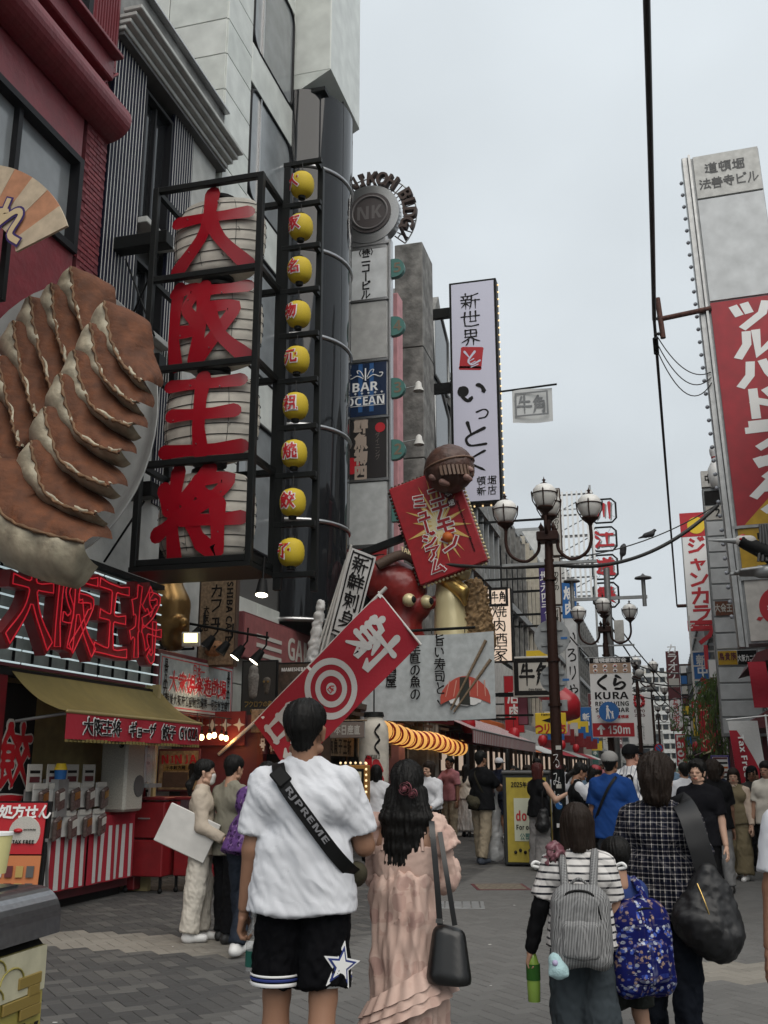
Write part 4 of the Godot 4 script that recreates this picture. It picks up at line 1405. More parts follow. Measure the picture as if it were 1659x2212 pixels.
func left_signs() -> void:
	var Q := PI / 2
	# ---- black rack with giant lanterns, z -11.3
	var rack := thing("lantern_rack", "black steel rack carrying the giant white lanterns", "rack", V(-5.45, 3.95, -11.3))
	for x in [-.77, .77]:
		for z in [.32, -.42]: bx(rack, "post", M.black_steel, V(x, 2.63, z), V(.085, 5.3, .085), Vector3.ZERO, .008)
	for k in 5:
		var y := [.03, 1.31, 2.6, 3.9, 5.24][k] as float
		for z in [.32, -.42]: bx(rack, "crossbar", M.black_steel, V(0, y, z), V(1.46, .085, .08), Vector3.ZERO, .008)
		for x in [-.77, .77]: bx(rack, "side_bar", M.black_steel, V(x, y, -.05), V(.07, .07, .66))
	bx(rack, "floor_plate", M.black_steel, V(0, -.05, -.05), V(1.62, .06, .86))
	for y in [4.75, 2.9, 1.1]: bx(rack, "wall_beam", M.black_steel, V(-1.22, y, -.1), V(.92, .2, .22), Vector3.ZERO, .01)
	for s in [[4.4, 2.9], [2.6, 1.0], [.9, -.2]]: tube(rack, "tie_rod", M.black_steel, [V(-.8, s[0], .1), V(-1.5, s[1] + .4, -.2)], .016, 5)
	for s in [[3.2, 4.6], [1.3, 2.5]]: tube(rack, "tie_rod", M.black_steel, [V(-.8, s[0], .1), V(-1.5, s[1], -.2)], .014, 5)
	# second narrow rack for the small yellow lanterns
	bx(rack, "post", M.black_steel, V(.86, 2.8, -.42), V(.1, 6.1, .09))
	bx(rack, "post", M.black_steel, V(1.28, 2.8, -.62), V(.08, 6.1, .08))
	for k in 10:
		var y := 5.83 - k * .655
		bx(rack, "hanger_bar", M.black_steel, V(1.08, y, -.4), V(.56, .07, .06), Vector3.ZERO, .005)
		bx(rack, "hanger_bar", M.black_steel, V(1.28, y, -.5), V(.06, .06, .24))
	var prof := []
	for i in 25:
		var t := i / 24.0
		var y := (t - .5) * 1.14
		var r: float = .25 * pow(maxf(1 - pow(absf(2 * t - 1), 2.6), 0), .5) + .345
		if i == 0 or i == 24: r = .34
		prof.append(Vector2(r - (.012 if i % 3 == 0 else 0.0), y))
	prof.push_front(Vector2(.0, -.57))
	prof.append(Vector2(.0, .57))
	var shell := lathe(prof, 36)
	var names := ["大", "阪", "王", "将"]
	var ord := ["topmost", "second", "third", "lowest"]
	for k in 4:
		var c: Vector3 = [V(-5.41, 8.5, -11.32), V(-5.41, 7.2, -11.32), V(-5.41, 5.91, -11.32), V(-5.42, 4.6, -11.32)][k]
		var o := thing("giant_lantern", "giant white paper lantern with red character, %s in the black rack" % ord[k], "lantern", c, 0, "giant lanterns in the rack")
		part(o, "shell", shell, M.lantern_white).scale = V(1.12, 1, .5)
		for i in range(1, 8):
			var t := i / 8.0
			var r: float = .25 * pow(maxf(1 - pow(absf(2 * t - 1), 2.6), 0), .5) + .345
			var ring := []
			for q in 28: ring.append(V(cos(TAU * q / 28) * (r + .004) * 1.12, (t - .5) * 1.14, sin(TAU * q / 28) * (r + .004) * .5))
			tube(o, "wire", M.wire, ring, .006, 4, true)
		for q in 8:
			var line := []
			for i in 13:
				var t := i / 12.0
				var r: float = .25 * pow(maxf(1 - pow(absf(2 * t - 1), 2.6), 0), .5) + .345
				line.append(V(cos(TAU * (q + .3) / 8) * (r + .004) * 1.12, (t - .5) * 1.12, sin(TAU * (q + .3) / 8) * (r + .004) * .5))
			tube(o, "wire", M.wire, line, .004, 4)
		for s in [-1, 1]: cy(o, "cap", M.black, V(0, s * .57, 0), V(0, s * .62, 0), .22, .22, 16)
		var bend := func(p: Vector3) -> Vector3: return V(p.x, p.y, .345 + p.z * 2 - p.x * p.x * .25 - p.y * p.y * .12)
		part(o, "character", letters(names[k], Vector2(1.1, 1.1), .18, 2, false, 1, bend), M.acrylic_red)
		for q in 5:
			var p := Vector2(cos(q * 1.3 + k) * .4, sin(q * 1.3 + k) * .42)
			cy(o, "bolt", M.steel, V(p.x, p.y, .2), V(p.x, p.y, .35 - p.x * p.x * .25), .008, .008, 6)
	var yn := "大阪名物元祖焼餃子"
	var yp := []
	for i in 15:
		var t := i / 14.0
		yp.append(Vector2(.145 * sqrt(maxf(1 - pow(absf(2 * t - 1), 2.2), 0)) * .8 + .055 - (.003 if i % 2 else 0.0), (t - .5) * .36))
	yp.push_front(Vector2(0, -.18))
	yp.append(Vector2(0, .18))
	var ym := lathe(yp, 24)
	for k in 9:
		var o := thing("yellow_lantern", "small round yellow lantern with red character, %s" % ["topmost of the nine", "second from the top", "third from the top", "fourth from the top", "fifth, in the middle of the nine", "fourth from the bottom", "third from the bottom", "second from the bottom", "lowest of the nine"][k], "lantern", V(-4.36 - k * .004, 9.36 - k * .655 + .045, -11.66), [.8, .5, .3, .55, .35, .2, .1, .2, .45][k] * -.7, "yellow lanterns on the rack")
		part(o, "shell", ym, M.yellow_paper)
		cy(o, "base_ring", M.black, V(0, -.22, 0), V(0, -.175, 0), .05, .055, 12)
		cy(o, "top_ring", M.black, V(0, .175, 0), V(0, .21, 0), .06, .05, 12)
		cy(o, "cord", M.wire, V(0, .2, 0), V(0, .36, 0), .006, .006, 5)
		var bend := func(p: Vector3) -> Vector3: return V(.178 * sin(p.x / .175), p.y, .176 * cos(p.x / .175) * (1 - p.y * p.y * 7) + p.z)
		part(o, "outline", letters(yn[k], Vector2(.19, .2), .26, 0, false, 1, bend), M.white)
		var bend2 := func(p: Vector3) -> Vector3: return V(.181 * sin(p.x / .175), p.y, .182 * cos(p.x / .175) * (1 - p.y * p.y * 7) + p.z)
		part(o, "character", letters(yn[k], Vector2(.19, .2), .14, 0, false, 1, bend2), M.red)
	# ---- spotlight under the rack
	spotlight(V(-4.6, 3.75, -11.25), V(.05, -1, .25), "black spotlight hanging below the lantern rack corner", true)

	# ---- fan sign
	var fan := thing("fan_sign", "cream and orange folding-fan sign at the left edge", "sign", V(-6.73, 6.48, -7.9))
	fan.scale = Vector3.ONE * .95
	for i in 12:
		var a0 := deg_to_rad(20 + i * 11.0)
		var a1 := deg_to_rad(20 + (i + 1) * 11.0)
		var poly := PackedVector2Array()
		for q in 4: poly.append(Vector2.from_angle(lerpf(a0, a1, q / 3.0)) * 1.44)
		for q in 4: poly.append(Vector2.from_angle(lerpf(a1, a0, q / 3.0)) * .8)
		part(fan, "fan_leaf", prism(poly, .03), mt("fan_orange", Color(.55, .27, .15), .7, 0, "grime", 1) if i % 2 else mt("fan_cream", Color(.6, .5, .36), .7, 0, "grime", 1), V(0, -.15, -.004 * (i % 2)))
	cy(fan, "sun_disc", mt("fan_red", Color(.36, .03, .05), .6), V(.08, .62, .03), V(.08, .62, .045), .27, .27, 28)
	for q in [[M.purple, .24, .05], [mt("fan_text", Color(.6, .49, .3), .6), .14, .056]]:
		part(fan, "lettering", letters("ぱ", Vector2(.5, .58), q[1], 0), q[0], V(.12, .78, q[2]))
		part(fan, "lettering", letters("れ", Vector2(.42, .5), q[1], 0), q[0], V(.66, .48, q[2]), V(0, 0, -.35))
	for s in [[.35, -.3], [.75, -.4]]: bx(fan, "strut", M.black_steel, V(s[0] * .6, .2, -.2), V(.07, 1.0, .07))

	# ---- giant dumplings on a tilted plate
	dumplings()
	# ---- neon sign on a slatted panel, faces the street
	var ne := thing("neon_sign", "big red neon shop sign on a panel of white tubes", "sign", V(-6.62, 3.22, -10.3), Q)
	bx(ne, "panel", mt("neon_panel", Color(.36, .38, .35), .6, 0, "grime", .8), V(-.2, 0, -.06), V(4.6, 1.36, .08))
	for k in 10:
		for c in 3: tube(ne, "glow_tube", M.tube_white, [V(-2.48 + c * 1.54, -.62 + k * .137, .06), V(-2.48 + c * 1.54 + 1.5, -.62 + k * .137, .06)], .011, 6)
	for k in 14: bx(ne, "tube_clip", M.black, V(-2.4 + k * .34, 0, .02), V(.015, 1.28, .03))
	bx(ne, "panel_frame", M.black_steel, V(-.2, -.72, 0), V(4.66, .08, .16))
	bx(ne, "panel_frame", M.black_steel, V(-.2, .72, 0), V(4.66, .06, .16))
	for k in 4:
		var box := Vector2(.84, .96)
		var pos := V([-1.12, -.26, .53, 1.36][k], .03 + .03 * k, .1)
		var ch := Node3D.new()
		ch.name = "character"
		ne.add_child(ch, true)
		ch.position = pos
		var lift := 0.0
		for poly in glyph_outline(names[k], box, .2, 2):
			part(ch, "channel_letter", prism(poly, .13 + lift), M.shop_red)
			lift += .002
			for inner in Geometry2D.offset_polygon(poly, -.035):
				var loop := []
				for p in inner: loop.append(V(p.x, p.y, .145 + lift))
				if loop.size() > 2: tube(ch, "neon_tube", M.neon_red, loop, .008, 5, true)

	# ---- shooting gallery board, faces the street
	var o := board("gallery_board", "grey-blue wooden board with red lettering over the shooting gallery", V(-6.55, 2.67, -13.65), 2.55, .86, .12, Q, M.maroon, mt("board_blue", Color(.33, .38, .39), .6, 0, "grime", .8), .06)
	for s in [[.36, .026, "ink"], [-.36, .026, "red"]]: pass
	frame_rect(o, "border_line", M.red, 2.36, .68, .012, .006, V(0, 0, .007))
	jt(o, M.red, "日本一", V(-.02, .23, .012), Vector2(.12, .16), .14, 1)
	jt(o, M.white, "大衆娯楽遊戯場", V(0, .02, .011), Vector2(.245, .27), .22, 0, false, 1.12)
	jt(o, M.red, "大衆娯楽遊戯場", V(0, .02, .018), Vector2(.245, .27), .14, 1, false, 1.12)
	jt(o, M.ink, "戦後大阪府公認射的場第一号店秘宝館", V(0, -.23, .012), Vector2(.112, .15), .12, 1, false, 1.09)
	for s in [-1, 1]: jt(o, M.ink, "景品付", V(s * 1.05, .0, .012), Vector2(.12, .2), .13, 1, true, 1.05)
	# owl cafe and small dog cafe boards
	o = board("owl_poster", "black owl cafe poster with gold lettering", V(-6.39, 2.74, -15.6), 0.64, 1.04, .06, 0, M.black, mt("owl_bg", Color(.02, .018, .016), .6))
	var owl := blob_mesh([[V(0, .02, 0), V(0, -.26, 0), .12, .10], [V(0, .14, 0), V(0, .14, .01), .105, .1]], .015, .04, [[V(0, 0, -1), 0.02]])
	part(o, "owl_print", owl, mt("owl_grey", Color(.26, .24, .22), .8, 0, "blotch", 4), V(-.1, .22, -.06))
	part(o, "owl_print", blob_mesh([[V(0, .05, 0), V(0, -.12, 0), .09, .07]], .015, .03, [[V(0, 0, -1), .02]]), mt("owl_brown", Color(.12, .1, .08), .8, 0, "blotch", 4), V(.14, .12, -.05))
	for s in [-1, 1]: cy(o, "owl_eye", M.gold, V(.14 + s * .035, .16, .04), V(.14 + s * .035, .16, .05), .018, .018, 8)
	jt(o, M.gold, "フクロウの森", V(0, -.2, .01), Vector2(.075, .09), .16)
	lt(o, M.gold, "OSAKA", V(0, -.31, .01), .06)
	lt(o, M.gold, "OWL'S FOREST", V(0, -.4, .01), .055, .46)
	o = board("dog_cafe_board", "brown photo board headed MAMESHIBA CAFE beside the owl poster", V(-5.76, 2.79, -15.8), 0.81, 0.88, .06, 0, M.black, mt("mame_bg", Color(.1, .065, .045), .6, 0, "blotch", 1.4))
	lt(o, M.white, "MAMESHIBA CAFE", V(.0, .32, .01), .06, .62)
	part(o, "dog_print", blob_mesh([[V(-.1, 0, 0), V(.1, -.05, 0), .14, .12], [V(-.2, .12, 0), V(-.18, .05, 0), .03, .06]], .02, .05, [[V(0, 0, -1), .02]]), mt("dog_tan", Color(.24, .13, .06), .8, 0, "blotch", 3), V(0, -.02, -.1))
	o = board("shiba_cafe_pillar", "tall tan wooden shiba cafe sign with dog portrait below the rack", V(-6.43, 3.73, -13.95), 0.63, 1.47, .1, 0, M.brown_wood, M.pale_wood)
	jt(o, M.ink, "カフェ", V(-.02, .2, .01), Vector2(.19, .2), .13, 0, true)
	jt(o, M.ink, "大阪店", V(-.18, .0, .01), Vector2(.1, .12), .13, 0, true)
	lt(o, M.ink, "SHIBA CAFE", V(.2, .1, .01), .1, .9, true, false, V(0, 0, -PI / 2))
	part(o, "dog_portrait", blob_mesh([[V(-.04, 0, 0), V(.04, 0, 0), .13, .13], [V(0, -.05, .03), V(0, -.06, .05), .07, .05], [V(-.11, .1, 0), V(-.13, .16, 0), .05, .015], [V(.11, .1, 0), V(.13, .16, 0), .05, .015]], .016, .03, [[V(0, 0, -1), .01]]), mt("dog_orange", Color(.42, .2, .09), .8, 0, "blotch", 3), V(-.03, -.46, -.05))
	for s in [-1, 1]: ball(o, "dog_eye", M.ink, V(-.03 + s * .05, -.44, .075), .017, 8)
	ball(o, "dog_nose", M.ink, V(-.03, -.5, .05), .024, 8)
	# game centre fascia in red, cream letters
	o = board("game_fascia", "red and cream game centre fascia above the owl poster", V(-6.75, 3.72, -17.79), 4.14, 0.8, .1, Q, M.maroon, mt("fascia_pink", Color(.3, .1, .1), .6, 0, "grime", .8))
	for k in 3: bx(o, "cream_stripe", M.paper, V(-.9, .05 - k * .16, .012), V(1.2, .07, .01))
	lt(o, M.paper, "GAME", V(.9, .0, .012), .42, 1.7)
	pillar_sign()
	tall_white_sign()
	konamon()
	flags()
	hanging_signs()


func spotlight(at: Vector3, dir: Vector3, label: String, lit := true) -> void:
	var o := thing("spotlight", label, "spotlight", at, 0, "spotlights on the left side")
	var d := dir.normalized()
	cy(o, "housing", M.black, Vector3.ZERO, d * .2, .05, .085, 14)
	cy(o, "lens", M.spot_white if lit else M.glass, d * .195, d * .203, .075, .075, 14)
	tube(o, "arm", M.black, [Vector3.ZERO, -d * .1, -d * .1 + V(0, .2, -.02)], .015, 6)
	if lit:
		var l := SpotLight3D.new()
		l.light_energy = .5
		l.light_color = Color(1, .9, .75)
		l.spot_range = 9
		l.spot_angle = 42
		l.light_size = .07
		l.shadow_enabled = true
		o.add_child(l)
		l.look_at_from_position(at + d * .22, at + d * 2, Vector3.RIGHT)


func dumplings() -> void:
	# the plate lies in a plane that leans towards the street
	var root := thing("dumpling_sculpture", "giant plate of fried dumplings jutting over the shop front", "sculpture", V(-6.02, 5.04, -8.75))
	var lean := Basis.from_euler(V(-.12, .28, 0))
	var plate := []
	for i in 49:
		var an := TAU * i / 48
		plate.append(V(cos(an), sin(an), 0))
	var prof := [Vector2(0, -.06), Vector2(.95, -.06), Vector2(1.05, .03), Vector2(1.12, .12), Vector2(1.13, .09), Vector2(1.05, -.04), Vector2(.9, -.12), Vector2(0, -.12)]
	var pl := part(root, "plate", lathe(prof, 48), mt("plate_white", Color(.52, .53, .52), .35, 0, "grime", .5))
	pl.transform = Transform3D(lean * Basis(Vector3.RIGHT, PI / 2) * Basis.from_scale(V(.98, 1, 1.5)), V(-.14, .16, -.3))
	# each dumpling: a crescent whose white back looks left and whose fried side looks right
	# spine points (in metres from the root) from the blunt upper end to the tip, with half widths
	var rows := [
		[[.22, 1.62], [.36, 1.1], [.62, .62]], [[.02, 1.42], [.16, .86], [.4, .34]], [[-.22, 1.28], [-.02, .66], [.24, .12]], [[-.38, 1.0], [-.18, .4], [.06, -.1]],
		[[-.5, .6], [-.28, .06], [-.08, -.42]], [[-.62, .14], [-.38, -.36], [-.12, -.7]],
		[[.78, 1.08], [.98, .5], [1.3, .18]], [[.66, .82], [.86, .26], [1.25, -.06]], [[.52, .52], [.78, -.06], [1.24, -.3]], [[.4, .26], [.68, -.36], [1.16, -.58]],
		[[.28, -.1], [.56, -.66], [1.1, -.92]], [[.2, -.46], [.46, -1.0], [1.0, -1.2]], [[-.26, -.66], [.1, -1.24], [.98, -1.5]]]
	for k in rows.size():
		var big := 1.45 if k == 12 else 1.0
		var q := []
		for p in rows[k]: q.append(V(p[0], p[1], .1 + .03 * k * (1 if k > 5 else .6)))
		var sp := curve(q, 8)
		var o := Node3D.new()
		o.name = "dumpling"
		root.add_child(o, true)
		var n := sp.size()
		var seed_ := k * 7.3
		# cross-section: the back bulges to the left and to the viewer, the fried face is a flat band on the right
		var sect := func(t: float, s: float, band: bool) -> Vector3:
			var f := t * (n - 1)
			var i := mini(int(f), n - 2)
			var c: Vector3 = sp[i].lerp(sp[i + 1], f - i)
			var d: Vector3 = (sp[i + 1] - sp[i]).normalized()
			var lft := V(-d.y, d.x, 0) * (-1.0)   # towards the left of the spine
			lft = V(d.y, -d.x, 0)
			var w: float = .31 * big * sqrt(clampf(t * 5 + .3, 0, 1)) * lerpf(1.0, .28 if k < 12 else .75, smoothstep(.1, .6, t)) * sqrt(clampf((1.02 - t) * 8, 0, 1))
			var pleat := .02 * sin(t * 34 + seed_) * (1 - s) * big
			if band:
				var wb: float = .33 * big * sqrt(clampf(t * 4 + .15, 0, 1)) * pow(clampf(1.02 - t, 0, 1), .3)
				return c - lft * (wb * (s * 1.25) - .05) + V(0, 0, .22 * big - s * s * .36 * big + .014 * sin(t * 22 + s * 9 + seed_))
			var an := s * PI
			return c + lft * (w * (1 - cos(an)) * .62 + pleat) + V(0, 0, .22 * big * cos(an * .5) + .15 * sin(an) + pleat) - V(0, 0, .1)
		part(o, "dough_back", sheet(func(u, v): return sect.call(v, u, false), 10, 26, 0.0), M.dough)
		part(o, "fried_face", sheet(func(u, v): return sect.call(v, u, true), 6, 26, 0.0), M.fried)
		# crimped edge between the two
		var edge := []
		for i in 27: edge.append(sect.call(i / 26.0, 0.0, true) + V(.012 * sin(i * 2.4), 0, .0))
		var rr := []
		for i in 27: rr.append(.017 + .007 * sin(i * 2.9))
		tube(o, "crimp", mt("crimp", Color(.24, .13, .06), .7, 0, "blotch", 2) if not M.has("crimp") else M.crimp, edge, rr, 6)
		o.transform = Transform3D(Basis.from_euler(V(-.08, .12, 0)) * Basis.from_scale(V(.92, 1.04, .94)), V(-.02, .05, 0))
	for s in [[-.4, .5], [.2, -.6], [.1, .9]]: bx(root, "wall_strut", M.black_steel, V(s[0] - .2, s[1], -.75), V(.1, .1, 1.1))
	bx(root, "wall_strut", M.black_steel, V(-.9, .2, -1.1), V(1.6, .12, .12))


func pillar_sign() -> void:
	# tall stainless tenant pillar standing off the tiled tower, z -21
	var o := thing("tenant_pillar", "tall stainless tenant sign pillar with round NK head", "sign", V(-6.17, 0, -21.0))
	var w := 1.12
	bx(o, "column", M.brushed, V(0, 9.4, -.2), V(w, 9.0, .34), Vector3.ZERO, .03)
	bx(o, "edge_strip", M.steel, V(w / 2 + .03, 9.4, -.1), V(.08, 9.0, .2), Vector3.ZERO, .02)
	bx(o, "edge_strip", M.steel, V(-w / 2 - .02, 9.4, -.05), V(.05, 9.0, .14), Vector3.ZERO, .015)
	var faces := [[13.78, 12.35, "pale_face"], [12.31, 10.81, "grey_panel2"], [10.76, 9.39, "bar_blue"], [9.35, 7.89, "izakaya_black"], [7.84, 6.34, "pale_grey_face"], [6.30, 4.79, "okono_red"]]
	mt("grey_panel2", Color(.42, .42, .41), .45, 0, "grime", .5)
	mt("pale_grey_face", Color(.48, .5, .5), .45, 0, "grime", .5)
	mt("bar_blue", Color(.008, .02, .055), .3)
	mt("izakaya_black", Color(.015, .012, .012), .4)
	mt("okono_red", Color(.3, .012, .016), .5)
	for f in faces:
		bx(o, "panel", M[f[2]], V(0, (f[0] + f[1]) / 2, -.02), V(w - .1, f[0] - f[1] - .06, .03))
		bx(o, "divider", M.steel, V(0, f[0] + .02, -.01), V(w, .05, .06))
	jt(o, M.ink, "ニコービル", V(.0, 12.96, .0), Vector2(.22, .23), .16, 0, true, 1.02)
	jt(o, M.ink, "株", V(.0, 13.61, .0), Vector2(.2, .18), .14)
	for s in [-1, 1]: tube(o, "bracket_mark", M.ink, [V(s * .13, 13.69, 0), V(s * .165, 13.61, 0), V(s * .13, 13.52, 0)], .012, 4)
	lt(o, M.white, "3F", V(-.42, 10.65, .0), .1)
	lt(o, M.white, "BAR", V(.0, 10.14, .0), .22, .62)
	lt(o, M.white, "OCEAN", V(.0, 9.79, .0), .2, .92)
	bx(o, "rule", M.white, V(0, 9.91, .0), V(.94, .012, .006))
	bx(o, "rule", M.white, V(0, 9.67, .0), V(.94, .012, .006))
	for k in 6: lt(o, M.white, "+", V(-.4 + .16 * k, 9.98, .0), .06)
	for s in [-1, 1]:
		tube(o, "ornament", M.white, curve([V(s * .05, 10.34, 0), V(s * .2, 10.42, 0), V(s * .36, 10.36, 0), V(s * .42, 10.45, 0), V(s * .34, 10.46, 0)], 5), .014, 4)
		tube(o, "ornament", M.white, curve([V(s * .04, 10.38, 0), V(s * .12, 10.53, 0), V(s * .2, 10.55, 0), V(s * .18, 10.48, 0)], 5), .012, 4)
	tube(o, "ornament", M.white, [V(0, 10.29, 0), V(0, 10.60, 0)], .02, 4)
	for s in [[-.2, 1], [.25, .5]]: bx(o, "light_beam_print", mt("beam_blue", Color(.02, .09, .25), .4), V(s[0] * .6, 10.12, -.004), V(.1, 1.2, .006))
	# dark izakaya panel: pebble-like characters, red sun
	cy(o, "red_sun", M.red, V(-.32, 8.23, -.004), V(-.32, 8.23, .004), .2, .2, 24)
	cy(o, "red_blossom", M.red, V(.36, 9.11, -.004), V(.36, 9.11, .004), .12, .12, 14)
	jt(o, mt("pebble", Color(.34, .27, .22), .7), "鮮魚物四", V(-.1, 8.62, .004), Vector2(.3, .36), .2, 0, true, 1.05)
	jt(o, mt("dim_text", Color(.12, .1, .09), .7), "ダイニング", V(.3, 8.66, .004), Vector2(.1, .12), .12, 0, true, 1.1)
	jt(o, M.ink, "好み焼き", V(0, 5.18, .004), Vector2(.2, .24), .15, 1)
	bx(o, "black_patch", M.ink, V(.28, 5.83, .0), V(.36, .6, .006))
	tube(o, "fork_print", M.white, [V(.3, 5.95, .008), V(.3, 5.70, .008)], .014, 4)
	# round head
	cy(o, "head_rim", M.steel, V(.06, 14.62, -.26), V(.06, 14.62, .02), .78, .78, 40)
	bx(o, "head_block", M.steel, V(-.02, 14.0, -.12), V(1.1, .7, .24), Vector3.ZERO, .04)
	cy(o, "head_disc", mt("disc_grey", Color(.055, .045, .045), .4), V(.1, 14.64, .02), V(.1, 14.64, .05), .54, .54, 36)
	tube(o, "disc_ring", mt("disc_ring", Color(.11, .1, .1), .5), range(33).map(func(i): return V(.1 + .44 * cos(TAU * i / 32), 14.64 + .44 * sin(TAU * i / 32), .055)), .03, 5)
	lt(o, M.disc_ring, "NK", V(.1, 14.64, .055), .36, .62)
	var word := "NIKOH BLDG."
	var back := []
	for i in 21:
		var an := deg_to_rad(118 - i * 8.0)
		back.append(V(.06 + cos(an) * 1.0, 14.62 + sin(an) * 1.0, -.25))
	for rr in [.9, 1.15]:
		var ring := []
		for p in back: ring.append(V(.06, 14.62, -.25) + (p - V(.06, 14.62, -.25)) * rr)
		tube(o, "letter_rail", M.galv, ring, .018, 5)
	for i in 21: tube(o, "rail_strut", M.rust, [V(.06, 14.62, -.25) + (back[i] - V(.06, 14.62, -.25)) * .8, V(.06, 14.62, -.25) + (back[i] - V(.06, 14.62, -.25)) * 1.15], .016, 4)
	for i in word.length():
		if word[i] == " ": continue
		var an := deg_to_rad(116 - i * 15.0)
		lt(o, mt("letter_brown", Color(.07, .045, .038), .6, .3, "grime", 2) if not M.has("letter_brown") else M.letter_brown, word[i], V(.06 + cos(an) * 1.02, 14.62 + sin(an) * 1.02, -.1), .34 if word[i] != "." else .08, 0, true, false, V(0, 0, an - PI / 2), .16)
	# floor number tabs
	for k in 6:
		var y := [13.1, 11.6, 10.05, 8.55, 7.1, 5.5][k] as float
		var tab := PackedVector2Array([Vector2(0, -.24)])
		for i in 9: tab.append(Vector2(.08 + .24 * cos(-PI / 2 + PI * i / 8), .24 * sin(-PI / 2 + PI * i / 8)))
		tab.append(Vector2(0, .24))
		part(o, "floor_tab", prism(tab, .14), M.teal, V(w / 2 + .07, y, -.14))
		lt(o, mt("tab_text", Color(.16, .12, .08), .5) if not M.has("tab_text") else M.tab_text, ["5", "4", "3", "2", "1", "B"][k], V(w / 2 + .22, y, .003), .26)
	for y in [14.0, 11.0, 8.0, 5.2]: bx(o, "arm", M.brushed, V(-.78, y, -.25), V(.56, .42, .3), Vector3.ZERO, .02)
	for y in [10.0, 8.7]:
		tube(o, "lamp_arm", M.galv, [V(.6, y, -.1), V(1.25, y + .08, -.1)], .015, 5)
		part(o, "lamp_shade", lathe([Vector2(.03, .18), Vector2(.07, .14), Vector2(.08, .05), Vector2(.13, -.06), Vector2(.12, -.06)], 14), M.white_dirty, V(1.25, y, -.1))
	bx(o, "foot", M.galv, V(0, 2.5, -.2), V(.8, 5.0, .26))


func tall_white_sign() -> void:
	var o := board("tall_white_sign", "tall lilac-white vertical sign with brush lettering and red seal", V(-4.62, 12.2, -27), 1.42, 6.9, .42, 0, M.black, M.lilac_face, .07)
	jt(o, M.ink, "新世界", V(-.08, 2.2, .012), Vector2(.56, .52), .09, 1, true, 1.12)
	var seal := flat([[V(-.28, -.3, 0), V(.28, -.3, 0), .06, .06], [V(-.28, .3, 0), V(.28, .3, 0), .06, .06], [V(-.25, 0, 0), V(.25, 0, 0), .01, .01]], .004)
	bx(o, "seal_field", M.red, V(-.08, .95, .007), V(.66, .62, .006), V(0, 0, -.12))
	part(o, "seal", seal, M.red, V(-.08, .95, .006), V(0, 0, -.12)).scale = V(1.0, 1.0, 1)
	jt(o, M.lilac_face, "と", V(-.08, .98, .016), Vector2(.5, .55), .12, 1, false, 1, V(0, 0, .4))
	jt(o, M.lilac_face, "ミ", V(-.03, .8, .017), Vector2(.3, .3), .12, 1, false, 1, V(0, 0, .6))
	jt(o, M.ink, "い", V(-.05, -.1, .012), Vector2(.85, .6), .16, 1, false, 1, V(0, 0, .2))
	cy(o, "ink_blot", M.ink, V(-.34, -.06, .008), V(-.34, -.06, .014), .17, .17, 18)
	jt(o, M.ink, "っ", V(.2, -.72, .012), Vector2(.6, .5), .1, 1)
	jt(o, M.ink, "と", V(-.05, -1.4, .012), Vector2(.9, .8), .11, 1)
	jt(o, M.ink, "く", V(.0, -2.2, .012), Vector2(.9, .6), .1, 1)
	for r in [["頓堀", -2.8], ["新店", -3.1]]: jt(o, M.ink, r[0], V(.28, r[1], .012), Vector2(.24, .26), .12, 1, false, 1.3)
	for k in 30: ball(o, "edge_bulb", M.bulb_dim, V(.74, 3.3 - k * .23, -.2), .03, 6)
	for k in 6: ball(o, "edge_bulb", M.bulb_dim, V(-.6 + k * .24, -3.48, -.2), .03, 6)
	for y in [2.6, .2, -2.2]: bx(o, "bracket", M.black, V(-1.3, y, -.25), V(1.3, .3, .16))
	# flag pole with grey-white flag above
	var fl := thing("grill_flag", "white flag with boxed grey characters on a thin roof pole", "flag", V(-3.6, 12.27, -27.5))
	tube(fl, "pole", M.black_steel, [V(-.5, -.05, 0), V(1.3, .02, 0)], .03, 6)
	tube(fl, "stay", M.black_steel, [V(-1.6, -.6, 0), V(-.5, -.05, 0)], .025, 6)
	part(fl, "cloth", sheet(func(u, v): return V(u * 1.15, -.06 - v * 1.0 - .05 * u * v, .06 * sin(u * 5 + v * 2)), 12, 10, .004), mt("flag_white", Color(.6, .62, .62), .8))
	part(fl, "lettering", letters("牛角", Vector2(.4, .5), .15, 1, false, 1.05, func(p): return V(p.x + .56, p.y - .54, .02 + p.z + .06 * sin((p.x + .56) / 1.15 * 5 + (.5 - p.y) * 2))), mt("grey_ink", Color(.2, .21, .22), .7))
	frame_rect(fl, "box_mark", M.grey_ink, .96, .74, .05, .004, V(.56, -.54, .09))


